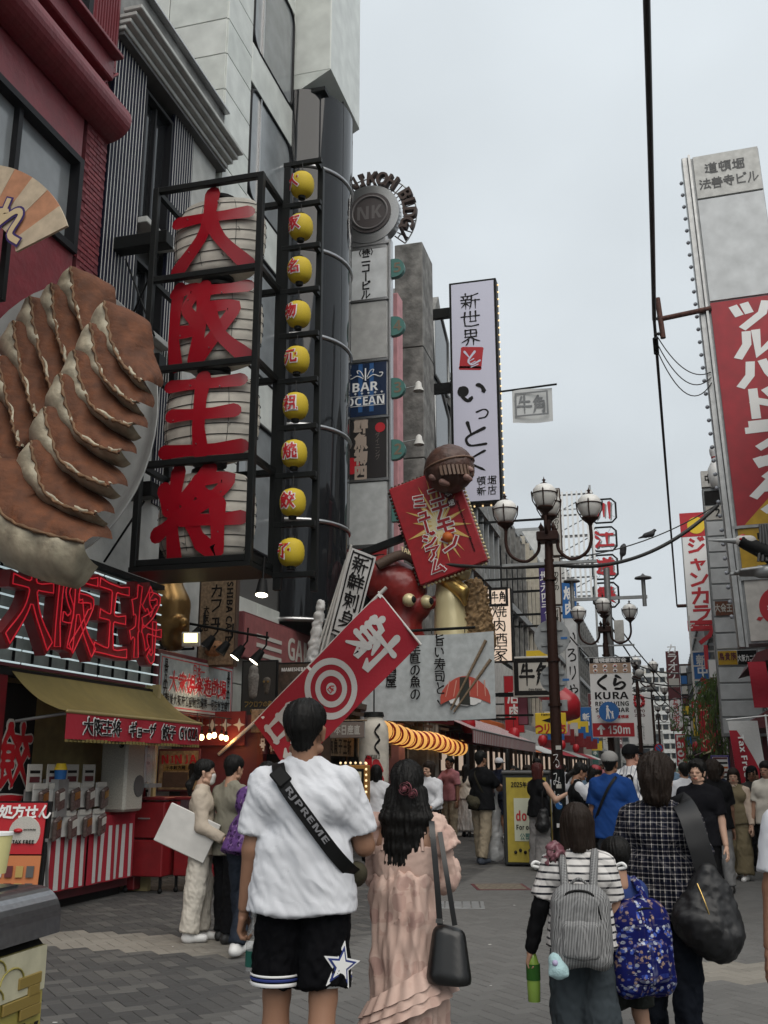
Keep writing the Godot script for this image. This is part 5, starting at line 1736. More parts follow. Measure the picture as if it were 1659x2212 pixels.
func konamon() -> void:
	# tilted red museum board with toothed edges, z -19
	var c := V(-4.08, 6.24, -19)
	var o := thing("museum_board", "tilted red museum board with yellow starburst and toothed edge", "sign", c)
	o.rotation.z = .31
	var w := 1.42
	var h := 2.12
	bx(o, "board", mt("board_red", Color(.36, .010, .018), .4, 0, "grime", .8), V(0, 0, -.1), V(w, h, .2), Vector3.ZERO, .02)
	var st := PackedVector2Array()
	for i in 36:
		var r := 1.0 if i % 2 == 0 else .34
		var an := TAU * i / 36 + .1
		var e := Vector2(cos(an) * .66 * r * (.92 + .15 * sin(i * 5.0)), sin(an) * 1.0 * r * (.92 + .12 * cos(i * 3.0)))
		st.append(e)
	part(o, "starburst", prism(st, .006), mt("burst", Color(.62, .42, .12), .5), V(.04, -.02, .002))
	var st2 := PackedVector2Array()
	for p in st: st2.append(p * .62)
	part(o, "starburst", prism(st2, .004), mt("burst_pale", Color(.7, .62, .36), .5), V(.04, -.02, .009))
	for q in [["white", .3, .018], ["board_red", .17, .028]]:
		jt(o, M[q[0]], "コナモン", V(.16, .06, q[2]), Vector2(.34, .33), q[1], 0, true, 1.04, V(0, 0, -.05))
		jt(o, M[q[0]], "ミュージアム", V(-.22, -.12, q[2]), Vector2(.29, .27), q[1], 0, true, 1.02, V(0, 0, -.05))
	ball(o, "ball_emblem", M.orange, V(.12, -.34, .02), .11, 12)
	for k in 3:
		cy(o, "place_disc", M.maroon, V(.42, .72 - k * .21, .004), V(.42, .72 - k * .21, .02), .1, .1, 16)
		jt(o, M.white, "道頓堀"[k], V(.42, .72 - k * .21, .022), Vector2(.12, .12), .12)
	lt(o, M.ink, "Dotonbori Konamon Museum", V(.54, -.25, .014), .05, 1.1, true, false, V(0, 0, -PI / 2))
	for k in 26:
		for s in [-1, 1]: ball(o, "edge_tooth", M.gold_cream if s > 0 else M.brown_wood, V(s * (w / 2 + .03), h / 2 - .06 - k * .08, -.1), .034, 6)
	for k in 17:
		for s in [-1, 1]: ball(o, "edge_tooth", M.gold_cream if s < 0 else M.brown_wood, V(-w / 2 + .06 + k * .081, s * (h / 2 + .03), -.1), .034, 6)
	bx(o, "bracket", M.black_steel, V(-.9, .1, -.4), V(1.9, .14, .14))
	# brown ball with letters on top
	var b := thing("takoyaki_ball", "brown octopus-ball globe sitting on the red museum board", "sculpture", V(-3.76, 7.29, -18.75))
	part(b, "ball", blob_mesh([[Vector3.ZERO, V(.01, 0, 0), .49, .49]], .04, .01, [], .02, 3), M.takoyaki)
	var lid := []
	for i in 33: lid.append(V(cos(TAU * i / 32) * .49, .05 + .12 * cos(TAU * i / 32), sin(TAU * i / 32) * .49))
	tube(b, "seam", mt("sauce", Color(.25, .14, .09), .5, 0, "blotch", 2), lid, .025, 6)
	for i in 10:
		var an := deg_to_rad(75 - i * 9.0)
		var p := V(.49 * sin(an), -.12 - i * .006, .49 * cos(an))
		bx(b, "letter_tooth", mt("tooth", Color(.16, .1, .07), .5), p * 1.02, V(.05, .2, .05), V(0, an, .2))
	for k in 5: part(b, "sauce_patch", blob_mesh([[V(cos(k * 2.0) * .43, -.1 - .07 * k, .22 + .05 * k), V(cos(k * 2.0) * .4 + .1, -.14 - .07 * k, .25 + .03 * k), .07, .05]], .03, .03), mt("sauce_pale", Color(.2, .11, .09), .5))
	# octopus
	var oc := thing("octopus_sculpture", "giant red octopus figure leaning out above the food shop", "sculpture", V(-4.95, 4.97, -19.4))
	var P := [[V(-.3, .35, -.3), V(.1, .1, .0), .62, .6], [V(.1, .0, 0), V(.3, -.35, .2), .55, .42], [V(.3, -.35, .25), V(.62, -.3, .5), .16, .12], [V(.62, -.3, .5), V(.82, -.22, .55), .13, .15], [V(.1, -.4, 0), V(.05, -1.1, .1), .4, .36]]
	for s in 4: P.append([V(-.4 + s * .25, -.8, .1), V(-.65 + s * .4, -1.5, .3), .18, .1])
	oc.scale = Vector3.ONE * .8
	oc.rotation.y = .75
	part(oc, "body", blob_mesh(P, .045, .12, [], .015, 2.5), M.octopus)
	for k in 2:
		ball(oc, "eye", M.gold_cream, V(.42 - k * .5, -.3, .62), .17, 14)
		ball(oc, "pupil", M.ink, V(.46 - k * .5, -.3, .71), .1, 12)
	tube(oc, "headband", M.brown_wood, curve([V(-.8, .55, .3), V(-.2, .85, .5), V(.35, .62, .45), V(.5, .4, .2)], 5), .13, 8)
	lt(oc, M.gold_cream, "TAKO YAKI", V(.1, .86, .62), .14, .9, true, false, V(-.3, .2, -.25))
	bx(oc, "mount", M.black_steel, V(-.6, -.4, -.9), V(.3, 1.6, 1.0))
	# golden figure
	var gd := thing("golden_figure", "pale golden figure standing between octopus and red board", "sculpture", V(-4, 4.56, -19.6))
	part(gd, "body", blob_mesh([[V(0, .95, 0), V(.05, .2, 0), .22, .3], [V(.05, .2, 0), V(.1, -.8, 0), .32, .4], [V(-.1, .95, 0), V(.35, .75, .2), .22, .16], [V(.35, .75, .2), V(.42, 1.1, .25), .12, .14], [V(-.05, 1.2, 0), V(.1, 1.9, 0), .26, .34]], .04, .1), M.gold_cream)
	part(gd, "drape", blob_mesh([[V(-.1, .75, .15), V(.35, .35, .3), .2, .14], [V(.35, .35, .3), V(.4, .1, .3), .12, .05]], .03, .08), M.gold)
	part(gd, "fur", blob_mesh([[V(.5, .4, -.1), V(.6, -.6, -.1), .24, .3]], .035, .05, [], .09, 14), M.tan)
	bx(gd, "mount", M.black_steel, V(-.1, -.7, -.75), V(.4, .3, 1.3))
	# big golden figure behind the lantern rack
	var gb := thing("golden_mascot", "golden smiling figure half hidden below the lantern rack", "sculpture", V(-6.95, 3.85, -13.4))
	part(gb, "body", blob_mesh([[V(-.1, .4, 0), V(0, 0, 0), .24, .28], [V(0, 0, 0), V(.1, -.45, 0), .3, .22], [V(.12, -.35, .12), V(.32, -.28, .2), .12, .09], [V(-.2, .5, .1), V(.12, .52, .12), .12, .08]], .03, .08), mt("bronze", Color(.34, .2, .07), .3, .75, "grime", 1))
	bx(gb, "mount", M.black_steel, V(-.5, -.1, -.2), V(.9, .12, .12))


func banner_map(a: Vector3, right: Vector3, down: Vector3, wave: float) -> Callable:
	return func(u: float, v: float) -> Vector3: return a + right * u + down * v + V(.0, 0, 1) * wave * (sin(u * 4.0 + v * 3.0) + .5 * sin(v * 9.0 - u * 2.0))


func flags() -> void:
	# red shooting gallery banner on a slanting pole
	var A := V(-3.87, 4, -14)
	var B := V(-3.29, 3.26, -14)
	var D := V(-5.75, 2.2, -14)
	var o := thing("red_banner", "long red banner with white target rings on a slanting pole", "banner", D)
	var f := banner_map(A - D, B - A, (D - A) * 1.02, .05)
	part(o, "cloth", sheet(f, 14, 36, .004), M.red_cloth)
	tube(o, "pole", M.white_dirty, [(A - D) * 1.05, Vector3.ZERO, V(-6.47, 1.72, -14.3) - D], .028, 8)
	for k in 6: bx(o, "tie", M.white, (A - D) * (.04 + k * .19) + V(.02, -.02, .02), V(.07, .04, .03), V(0, 0, -.8))
	tube(o, "cross_rod", M.white_dirty, [(A - D) + V(-.03, .03, 0), (B - D) + V(.03, -.03, 0)], .018, 6)
	var W := A.distance_to(B)
	var L := A.distance_to(D) * 1.02
	var on := func(cu: float, cv: float) -> Callable: return func(p: Vector3) -> Vector3: return f.call(cu + p.x / W, cv - p.y / L) + V(0, 0, .012 + p.z)
	part(o, "lettering", letters("射", Vector2(.62, .66), .15, 1, false, 1, on.call(.5, .2)), M.white_cloth)
	part(o, "lettering", letters("的", Vector2(.62, .66), .15, 1, false, 1, on.call(.5, .86)), M.white_cloth)
	for r in [[.42, .33], [.255, .175]]:
		var m := func(u: float, v: float) -> Vector3:
			var rr := lerpf(r[1], r[0], u)
			return f.call(.5 + cos(-v * TAU) * rr / W, .54 + sin(-v * TAU) * rr / L) + V(0, 0, .01)
		part(o, "target_ring", sheet(m, 2, 40, .002), M.white_cloth)
	var m2 := func(u: float, v: float) -> Vector3: return f.call(.5 + cos(-v * TAU) * (.001 + .08 * u) / W, .54 + sin(-v * TAU) * (.001 + .08 * u) / L) + V(0, 0, .01)
	part(o, "target_centre", sheet(m2, 2, 24, .002), M.white_cloth)
	part(o, "lettering", letters("台", Vector2(.11, .11), .14, 1, false, 1, on.call(.5, .54)), M.red)
	# white fish banner
	A = V(-4.92, 5.17, -16)
	B = V(-4.5, 4.99, -16)
	D = V(-5.3, 3.74, -16)
	o = thing("white_fish_banner", "narrow white fish banner with black border, tilted on its pole", "banner", D)
	f = banner_map(A - D, B - A, D - A, .025)
	part(o, "cloth", sheet(f, 8, 24, .004), M.white_cloth)
	W = A.distance_to(B)
	L = A.distance_to(D)
	part(o, "lettering", letters("新鮮刺身", Vector2(.26, .3), .13, 1, true, 1.06, func(p: Vector3) -> Vector3: return f.call(.5 + p.x / W, .48 - p.y / L) + V(0, 0, .012 + p.z)), M.ink)
	for u in [.1, .9]: part(o, "border", sheet(func(a, b): return f.call(u + a * .06 - .03, .02 + b * .96) + V(0, 0, .01), 1, 16, .002), M.ink)
	for v in [.03, .95]: part(o, "border", sheet(func(a, b): return f.call(.08 + a * .84, v + b * .02) + V(0, 0, .011), 4, 1, .002), M.ink)
	for k in 3: tube(o, "pole", M.white_dirty, [(A - D) * 1.04 + V(-.03 - .06 * k, .0 - .12 * k, -.05 * k), V(-.12 - .1 * k, -.5, -.05 * k)], .022, 6)
	part(o, "folded_cloth", blob_mesh([[V(-.2, .5, -.1), V(-.36, -.5, -.1), .07, .1]], .03, .02, [], .03, 8), M.white_cloth)
	# white sushi banner across the food shop front
	o = thing("sushi_banner", "wide white banner with salmon sushi and chopsticks", "banner", V(-4.27, 3.22, -18.8))
	var bw := 2.62
	var bh := 1.62
	var bf := func(u: float, v: float) -> Vector3: return V((u - .5) * bw, (.5 - v) * bh - .03 * sin(u * PI), .03 * sin(u * 7 + v))
	part(o, "cloth", sheet(bf, 24, 10, .004), mt("banner_pale", Color(.52, .56, .57), .8, 0, "grime", .8))
	tube(o, "rod", M.black_steel, [V(-1.4, .86, -.02), V(.95, .9, -.02)], .03, 6)
	for k in 4: tube(o, "tie", M.wire, [V(-1.2 + k * .65, .8, 0), V(-1.2 + k * .65, .88, 0)], .01, 4)
	for t in [["旨い寿司と、", .26, .1], ["産直の魚の", -.22, .12], ["酒屋", -.7, .02]]: part(o, "lettering", letters(t[0], Vector2(.2, .22), .14, 1, true, 1.04, func(p): return V(p.x + t[1], p.y + t[2], .045 + p.z)), M.ink)
	var su := Node3D.new()
	su.name = "sushi_print"
	o.add_child(su, true)
	su.position = V(.74, -.34, .03)
	su.scale = V(.95, 1.0, 1)
	var fish := PackedVector2Array()
	for i in 25: fish.append(Vector2(-.5 + i * .0416, -.06 + .38 * pow(sin(PI * i / 24), .6)))
	for i in 25: fish.append(Vector2(.5 - i * .0416, -.2 + .14 * sin(PI * i / 24)))
	part(su, "fish_slice", prism(fish, .012), mt("salmon", Color(.46, .07, .045), .6))
	var rice := PackedVector2Array()
	for i in 30: rice.append(Vector2(cos(TAU * i / 30) * .33, -.13 + sin(TAU * i / 30) * .1 + .012 * sin(i * 4.0)))
	part(su, "rice", prism(rice, .008), M.white)
	part(su, "seaweed", prism(PackedVector2Array([Vector2(-.1, .3), Vector2(.08, .3), Vector2(.1, -.22), Vector2(-.12, -.2)]), .018), mt("nori", Color(.02, .022, .015), .6))
	for k in 6: part(su, "fat_line", prism(PackedVector2Array([Vector2(-.4 + k * .16, -.06), Vector2(-.385 + k * .16, -.06), Vector2(-.3 + k * .14, .24), Vector2(-.32 + k * .14, .24)]), .016), mt("fat", Color(.6, .3, .24), .6) if not M.has("fat") else M.fat)
	for s in [[V(.42, .98, .02), V(-.28, -.3, .02)], [V(.5, .62, .01), V(-.22, -.34, .01)]]: tube(o, "chopstick_print", M.pale_wood, [s[0] + su.position * V(1, 1, 0) + V(0, 0, .03), s[1] + su.position * V(1, 1, 0) + V(0, 0, .03)], [.034, .02], 5)


func hanging_signs() -> void:
	var Q := PI / 2
	var o := board("grill_sign", "lit cream vertical grill house sign with boxed emblem on top", V(-3.87, 5.09, -25.5), 0.65, 1.91, .25, 0, M.black, M.lit_panel, .03)
	jt(o, M.ink, "焼肉酒家", V(0, -.2, .012), Vector2(.36, .36), .1, 1, true, 1.05)
	frame_rect(o, "emblem_box", M.ink, .5, .5, .07, .006, V(0, .72, .008))
	jt(o, M.ink, "牛角", V(0, .72, .012), Vector2(.18, .26), .16, 1)
	bx(o, "bracket", M.black, V(-1.2, .5, -.15), V(1.8, .08, .1))
	o = board("ox_horn_banner", "white banner with bold black boxed characters below the lit sign", V(-3.19, 3.88, -27), 1.17, 1.08, .06, 0, M.white_dirty, M.paper, .02)
	frame_rect(o, "emblem_box", M.ink, 1.1, .98, .12, .006, V(0, 0, .008))
	jt(o, M.ink, "牛角", V(0, .05, .012), Vector2(.38, .55), .17, 1)
	lt(o, M.ink, "Gyu-Kaku", V(0, -.34, .012), .08)
	bx(o, "bracket", M.black, V(-1.5, .45, -.1), V(2.2, .06, .06))
	o = board("pasta_panel", "white cafe wall panel with cup drawing", V(-6.75, 4.83, -45.76), 7.66, 2.48, .08, Q, M.grey_panel, M.white_wall)
	lt(o, M.ink, "cafe pasta", V(0, -.1, .012), .2)
	cy(o, "cup_mark", M.ink, V(0, .5, .006), V(0, .5, .014), .2, .2, 16)
	o = board("eel_sign", "purple vertical sign behind the lamp post", V(-3.96, 7.6, -38), 0.45, 3.18, .3, 0, M.purple, M.purple)
	jt(o, M.white, "堀元四ラー家", V(0, 0, .012), Vector2(.34, .38), .13, 1, true, 1.08)
	bx(o, "bracket", M.black, V(-1.6, .5, -.1), V(2.9, .08, .1))
	for r in [["和のり", 488, 556, "tall cream sign upper board behind the lamp"], ["のりの", 557, 605, "cream sign board with curly brush marks"], ["創業昭和四年", 608, 652, "cream sign board telling the founding year"]]:
		if r[1] == 488: o = board("cream_board", r[3], V(-3.72, 11.48, -41), 0.41, 2.91, .3, 0, M.brown_wood, M.paper, .04)
		elif r[1] == 557: o = board("cream_board", r[3], V(-3.83, 8.98, -41), 0.41, 2, .3, 0, M.brown_wood, M.paper, .04)
		else: o = board("cream_board", r[3], V(-3.91, 6.98, -41), 0.4, 1.83, .3, 0, M.brown_wood, M.paper, .04)
		jt(o, M.ink, r[0], V(0, 0, .012), Vector2(.24, .26), .13, 1, true, 1.05)
		bx(o, "bracket", M.black, V(-1.8, .2, -.2), V(3.2, .08, .1))
	o = board("hearth_sign", "blue and grey vertical grill sign on the left side", V(-3.73, 6.91, -46), 0.58, 5.23, .35, 0, M.galv, M.pale_face, .03)
	bx(o, "blue_head", M.sign_blue, V(0, 2.05, .008), V(.66, 1.65, .012))
	jt(o, M.white, "焼肉", V(0, 2.05, .016), Vector2(.5, .6), .14, 0, true, 1.15)
	jt(o, M.ink, "いろりや", V(0, -.85, .012), Vector2(.46, .6), .13, 1, true, 1.35)
	bx(o, "bracket", M.black, V(-1.6, 1.5, -.2), V(2.8, .1, .1))
	# four octagonal red neon characters
	var chars := "川江道樂"
	for k in 4:
		var c: Vector3 = [V(-3.01, 19.09, -70), V(-3.08, 17.06, -70), V(-3.12, 15.07, -70), V(-3.16, 13.1, -70)][k]
		o = thing("octagon_sign", "black octagon frame with red neon character, %s of the four" % ["topmost", "second", "third", "lowest"][k], "sign", c, 0, "octagonal crab restaurant signs")
		var oct := []
		for p in [[-.85, -.55], [-.55, -.85], [.55, -.85], [.85, -.55], [.85, .55], [.55, .85], [-.55, .85], [-.85, .55]]: oct.append(V(p[0], p[1], 0))
		tube(o, "frame", M.black, oct, .07, 4, true)
		for i in 8: tube(o, "spoke", M.galv, [oct[i], oct[i] * .5], .014, 4)
		part(o, "character", letters(chars[k], Vector2(1.15, 1.15), .18, 1), M.red, V(0, 0, .06))
		part(o, "letter_back", letters(chars[k], Vector2(1.15, 1.15), .2, 1), M.galv, V(.1, -.06, -.06))
		tube(o, "hanger", M.galv, [V(-.85, .3, -.05), V(-2.9, .3, -.05)], .05, 5)
	# yellow fishing pub sign
	o = board("fishing_sign", "small yellow fishing pub sign with red characters", V(-2.56, 2.55, -24.5), 0.73, 0.49, .06, 0, M.yellow, M.yellow, .01)
	lt(o, M.ink, "Fishing Pub", V(0, .2, .012), .08)
	jt(o, M.red, "つりきち", V(0, -.12, .012), Vector2(.17, .22), .2, 0, false, 1.06)
	part(o, "fish_print", prism(PackedVector2Array([Vector2(-.2, 0), Vector2(0, .06), Vector2(.16, .02), Vector2(.22, .07), Vector2(.22, -.05), Vector2(.16, -.0), Vector2(0, -.06)]), .006), M.ink, V(0, .07, .008))
	bx(o, "bracket", M.black, V(-2.2, .2, -.03), V(3.6, .05, .05))
	# red sushi hand sculpture
	o = thing("sushi_sculpture", "red rounded sculpture with cream fingers above the striped awning", "sculpture", V(-2.76, 3.47, -29))
	part(o, "red_body", blob_mesh([[V(-.3, .2, 0), V(.15, -.25, 0), .36, .44], [V(.1, -.3, 0), V(.45, -.5, 0), .3, .12]], .05, .1), mt("sculpt_red", Color(.4, .02, .03), .3))
	part(o, "fingers", blob_mesh([[V(-.4, .5, .1), V(.05, .32, .34), .12, .1], [V(-.45, .36, .2), V(-.02, .14, .44), .11, .09], [V(-.5, .6, 0), V(.1, .5, .2), .12, .1]], .035, .04), mt("sculpt_cream", Color(.6, .45, .3), .45))
	bx(o, "mount", M.black_steel, V(-1.0, .1, -.2), V(1.5, .12, .12))
	bx(o, "mount", M.black_steel, V(-3.0, .1, -.2), V(2.7, .1, .1))
	# small hanging round sign and pink signs
	o = board("oval_sign", "narrow dark pink oval sign over the awning", V(-3.6, 3.01, -27.5), 0.27, 0.74, .1, 0, M.maroon, mt("oval_pink", Color(.3, .08, .12), .6), .02)
	bx(o, "bracket", M.black, V(-1.6, -.2, -.05), V(2.8, .05, .05))


func stripes_tex(a: Color, b: Color, n: int, duty := .5, vertical := true) -> ImageTexture:
	var im := Image.create(256, 256, false, Image.FORMAT_RGB8)
	for i in 256:
		var on := fposmod(float(i) / 256 * n, 1.0) < duty
		if vertical: im.fill_rect(Rect2i(i, 0, 1, 256), (a if on else b).linear_to_srgb())
		else: im.fill_rect(Rect2i(0, i, 256, 1), (a if on else b).linear_to_srgb())
	return ImageTexture.create_from_image(im)


func left_shops() -> void:
	var Q := PI / 2
	# ---------- dumpling stall
	var o := thing("stall_awning", "mustard canvas awning with red lettered valance over the dumpling stall", "awning", V(-6.6, 0, -10.3))
	var prof := curve([Vector2(0, 2.56), Vector2(.2, 2.36), Vector2(.42, 2.2), Vector2(.66, 2.1)], 5)
	part(o, "canvas", sheet(func(u, v):
		var p: Vector2 = prof[mini(int(v * (prof.size() - 1)), prof.size() - 1)]
		return V(p.x, p.y - .03 * sin(u * PI * 5) * v * .3, 1.12 - u * 3.32), 30, 15, .006), M.awning)
	tube(o, "front_bar", mt("brass_bar", Color(.4, .32, .14), .4, .5), [V(.66, 2.09, 1.0), V(.66, 2.09, -2.22)], .022, 8)
	part(o, "valance", sheet(func(u, v): return V(.665 + .015 * sin(u * 24) * v, 2.08 - v * .27, 1.0 - u * 3.2), 50, 4, .004), M.red_cloth)
	for k in 41: bx(o, "fringe", M.awning, V(.665, 1.8, .96 - k * .0775), V(.01, .035, .05))
	for q in [["white", .25, .02], ["ink", .14, .028]]:
		part(o, "lettering", letters("大阪王将", Vector2(.19, .17), q[1], 1, false, 1.04), M[q[0]], V(.66 + q[2], 1.95, .3), V(0, Q, 0))
		part(o, "lettering", letters("ギョーザ", Vector2(.155, .16), q[1], 0, false, 1.02), M[q[0]], V(.66 + q[2], 1.95, -.6), V(0, Q, 0))
		part(o, "lettering", letters("餃子", Vector2(.17, .17), q[1], 0, false, 1.1), M[q[0]], V(.66 + q[2], 1.95, -1.26), V(0, Q, 0))
	lt(o, M.white, "GYOZA", V(.684, 1.95, -1.82), .165, .56, true, false, V(0, Q, 0))
	lt(o, M.ink, "GYOZA", V(.69, 1.95, -1.82), .135, .52, true, false, V(0, Q, 0))
	for z in [.9, -.6, -2.1]: tube(o, "arm", M.galv, [V(0, 2.0, z), V(.64, 2.08, z)], .018, 5)
	# inside of the shop: dark recess, posts, yellow wall
	o = thing("dumpling_shop", "dark red dumpling shop front below the neon sign", "shop", V(-6.62, 0, -9.6))
	bx(o, "back_wall", mt("ochre", Color(.42, .33, .14), .8, 0, "grime", .8), V(-.42, 1.3, .2), V(.06, 2.6, 5.4))
	bx(o, "ceiling", M.maroon, V(-.2, 2.58, .2), V(.5, .05, 5.4))
	for z in [1.65, .55, -2.55]: bx(o, "post", M.dark_red, V(.0, 1.28, z), V(.14, 2.5, .18), Vector3.ZERO, .01)
	bx(o, "black_panel", M.black, V(-.05, 1.4, .1), V(.03, 2.0, .66))
	part(o, "lettering", letters("餃子", Vector2(.5, .62), .22, 1, true, 1.1), M.paper, V(-.03, 1.3, .1), V(0, Q, 0))
	part(o, "lettering", letters("餃子", Vector2(.5, .62), .15, 1, true, 1.1), M.red, V(-.022, 1.3, .1), V(0, Q, 0))
	bx(o, "side_wall", mt("ochre_b", Color(.42, .34, .16), .8, 0, "grime", .8), V(-.12, 1.3, -2.7), V(.56, 2.6, .08))
	bx(o, "side_sign", M.paper, V(-.0, 1.5, -2.645), V(.26, 1.0, .02))
	part(o, "lettering", letters("王方階", Vector2(.2, .28), .16, 1, true, 1.06), M.ink, V(-.0, 1.5, -2.632))
	var fr := thing("drinks_fridge", "white glass-fronted drinks fridge at the left edge of shop", "fridge", V(-6.75, 0, -8.3), Q)
	bx(fr, "body", M.stall_grey, V(0, .95, -.2), V(.9, 1.9, .5), Vector3.ZERO, .02)
	bx(fr, "door_glass", M.dark_glass, V(0, .85, .06), V(.76, 1.3, .02))
	frame_rect(fr, "door_frame", M.galv, .86, 1.42, .05, .04, V(0, .85, .07))
	bx(fr, "light_header", M.fridge_lit, V(0, 1.72, .06), V(.78, .08, .03))
	for k in 3: bx(fr, "shelf", M.galv, V(0, .5 + .35 * k, .045), V(.74, .02, .02))
	# counter with red and white striped cloth
	o = thing("striped_counter", "stall counter hung with red and white vertical striped cloth", "counter", V(-6.58, 0, -10.9))
	bx(o, "cabinet", M.maroon, V(-.28, .5, 0), V(.5, .8, 2.2))
	bx(o, "top", M.shop_red, V(-.26, .98, 0), V(.62, .05, 2.3), Vector3.ZERO, .01)
	for h in 2:
		var z0 := 1.14 - h * 1.1
		part(o, "cloth", sheet(func(u, v): return V(.07 + .014 * sin(u * 16) * v, .97 - v * .76, z0 - u * 1.06), 40, 4, .004), M.red_cloth)
		for k in 6: part(o, "white_stripe", sheet(func(u, v): return V(.076 + .014 * sin((.09 + k * .155 + u * .07) * 16) * (.16 + v * .8), .97 - .76 * (.16 + v * .82), z0 - (.09 + k * .155 + u * .07) * 1.06), 4, 4, .003), M.white_cloth)
	bx(o, "plinth", M.black, V(-.3, .06, 0), V(.4, .12, 2.1))
	# juice machine
	o = thing("drink_machine", "cream drink dispenser with clear tank on the stall counter", "machine", V(-6.5, 1.005, -11.62), Q)
	bx(o, "body", mt("machine_cream", Color(.5, .48, .42), .45, 0, "fine", 1), V(-.1, .42, 0), V(.46, .84, .36), Vector3.ZERO, .03)
	bx(o, "head", M.machine_cream, V(-.05, .9, .03), V(.6, .1, .42), Vector3.ZERO, .02)
	cy(o, "plunger", M.machine_cream, V(-.08, .95, 0), V(-.06, 1.36, 0), .045, .035, 12)
	bx(o, "tank", M.plastic_clear, V(.32, .6, .0), V(.3, .56, .34), Vector3.ZERO, .02)
	bx(o, "tray", M.galv, V(.3, .3, .05), V(.34, .05, .4))
	cy(o, "tap", M.black, V(-.34, .78, .1), V(-.42, .78, .16), .03, .02, 8)
	cy(o, "dispenser_arch", M.grey_dark, V(.0, .3, .17), V(.0, .3, .19), .13, .13, 16)
	# product cards hung in front of the counter
	for k in 10:
		var row := k / 5
		var col := k % 5
		var c := thing("snack_packet", "brown snack packet on a grey card hung on the stall front", "packet", V(-6.44 + .012 * row, 1.2 - row * .3, -9.75 - col * .31 + .04 * row), Q + rnd.randf_range(-.1, .1), "snack packets on the stall")
		bx(c, "card", M.white_dirty, V(0, .02, -.03), V(.26, .27, .006))
		part(c, "pouch", cbox(V(.17, .24, .05), .02), mt("snack_brown", Color(.17, .12, .11), .25, 0, "blotch", 5) if not M.has("snack_brown") else M.snack_brown, V(0, -.02, .02), V(.1, .1, .25))
		bx(c, "pouch_label", M.paper if k % 2 else M.gold, V(0, .02, .052), V(.1, .08, .006), V(.1, .1, .25))
		bx(c, "header", M.paper, V(0, .13, -.02), V(.24, .06, .008))
	for k in 4:
		var m := thing("menu_card", "small white menu card standing on the stall counter", "card", V(-6.52, 1.3, -9.7 - k * .36), Q, "menu cards on the stall")
		bx(m, "sheet", M.paper, V(0, .12, 0), V(.26, .28, .01))
		bx(m, "print", M.ink, V(0, .18, .007), V(.18, .03, .004))
		bx(m, "print", M.maroon, V(0, .1, .007), V(.18, .06, .004))
		bx(m, "stand", M.galv, V(0, -.2, -.02), V(.24, .4, .02))
	o = thing("snack_tub", "yellow and blue snack tub on the stall counter", "tub", V(-6.46, 1.4, -10.1))
	cy(o, "tub", M.sign_blue, Vector3.ZERO, V(0, .1, 0), .06, .07, 14)
	cy(o, "lid", M.yellow, V(0, .1, 0), V(0, .17, 0), .072, .05, 14)
	bx(o, "stand", M.galv, V(-.05, -.2, 0), V(.2, .4, .2))
	o = thing("cloth_sack", "knotted beige cloth sack standing by the fridge", "sack", V(-6.3, 0, -8.55))
	part(o, "sack", blob_mesh([[V(0, 1.0, 0), V(0, .9, 0), .13, .15], [V(0, 1.08, 0), V(.01, 1.26, 0), .1, .03], [V(0, 1.26, 0), V(.03, 1.34, 0), .03, .045]], .018, .04, [], .02, 9), mt("sack_beige", Color(.3, .24, .14), .9, 0, "fine", 3, "cloth", 2, .6))
	bx(o, "crate", M.maroon, V(0, .4, 0), V(.36, .8, .36), Vector3.ZERO, .01)
	# drugstore A-board
	o = thing("sandwich_board", "red and orange drugstore A-board with product pictures at left edge", "sign board", V(-5.94, 0.69, -8.6), .22)
	var tilt := V(-.12, 0, 0)
	bx(o, "board", M.black, V(0, 0, -.02), V(.62, 1.05, .03), tilt)
	bx(o, "red_field", M.red, V(0, .28, .0), V(.56, .46, .012), tilt)
	bx(o, "orange_field", mt("orange_field", Color(.5, .17, .06), .6), V(0, -.2, .055), V(.56, .48, .012), tilt)
	jt(o, M.white, "局処方せん", V(.02, .43, .0), Vector2(.12, .12), .16, 0, false, 1.04, tilt)
	cy(o, "oval", M.paper, V(.1, .24, .0), V(.1, .24, .022), .15, .15, 20)
	lt(o, M.ink, "TAX FREE", V(.1, .16, .035), .035, 0, true, false, tilt)
	ball(o, "blossom_mark", M.red, V(.04, .26, .02), .045, 10, .5)
	lt(o, M.ink, "Japan Tax-free Shop", V(.15, .27, .03), .02, .12, true, false, tilt)
	for k in 10: bx(o, "product_print", [M.sign_blue, M.paper, M.maroon, M.gold, M.grey_dark][k % 5], V(-.2 + (k % 5) * .1, -.1 - (k / 5) * .15, .065 + .012 * (k / 5)), V(.07, .1, .006), tilt)
	jt(o, M.red, "スキンケア", V(.0, -.38, .09), Vector2(.085, .1), .16, 0, false, 1.05, tilt)
	for s in [-1, 1]: bx(o, "leg", M.galv, V(s * .3, -.35, -.15), V(.025, 1.1, .025), V(.22, 0, 0))
	# red carts
	for k in 3:
		o = thing("red_cart", ["tall red steel cart beside the stall counter", "red steel cart with photo panel in middle of row", "red steel cart next to the beige woman"][k], "cart", V(-6.42 + k * .6, 0, -12.25 - k * .2), 0, "red carts by the stall")
		for r in 2: bx(o, "drawer", M.shop_red, V(0, .42 + r * .46, 0), V(.54, .44, .5), Vector3.ZERO, .012)
		bx(o, "lid", M.dark_red, V(0, 1.14, 0), V(.57, .04, .54), Vector3.ZERO, .01)
		for x in [-.24, .24]:
			bx(o, "leg", M.black, V(x, .12, .2), V(.03, .18, .03))
			ball(o, "caster", M.black, V(x, .035, .2), .035, 8)
		bx(o, "handle", M.galv, V(.0, .9, .262), V(.16, .015, .02))
		if k == 1: bx(o, "photo_panel", mt("photo", Color(.1, .06, .07), .4, 0, "blotch", 6), V(-.12, .96, .258), V(.16, .34, .01))
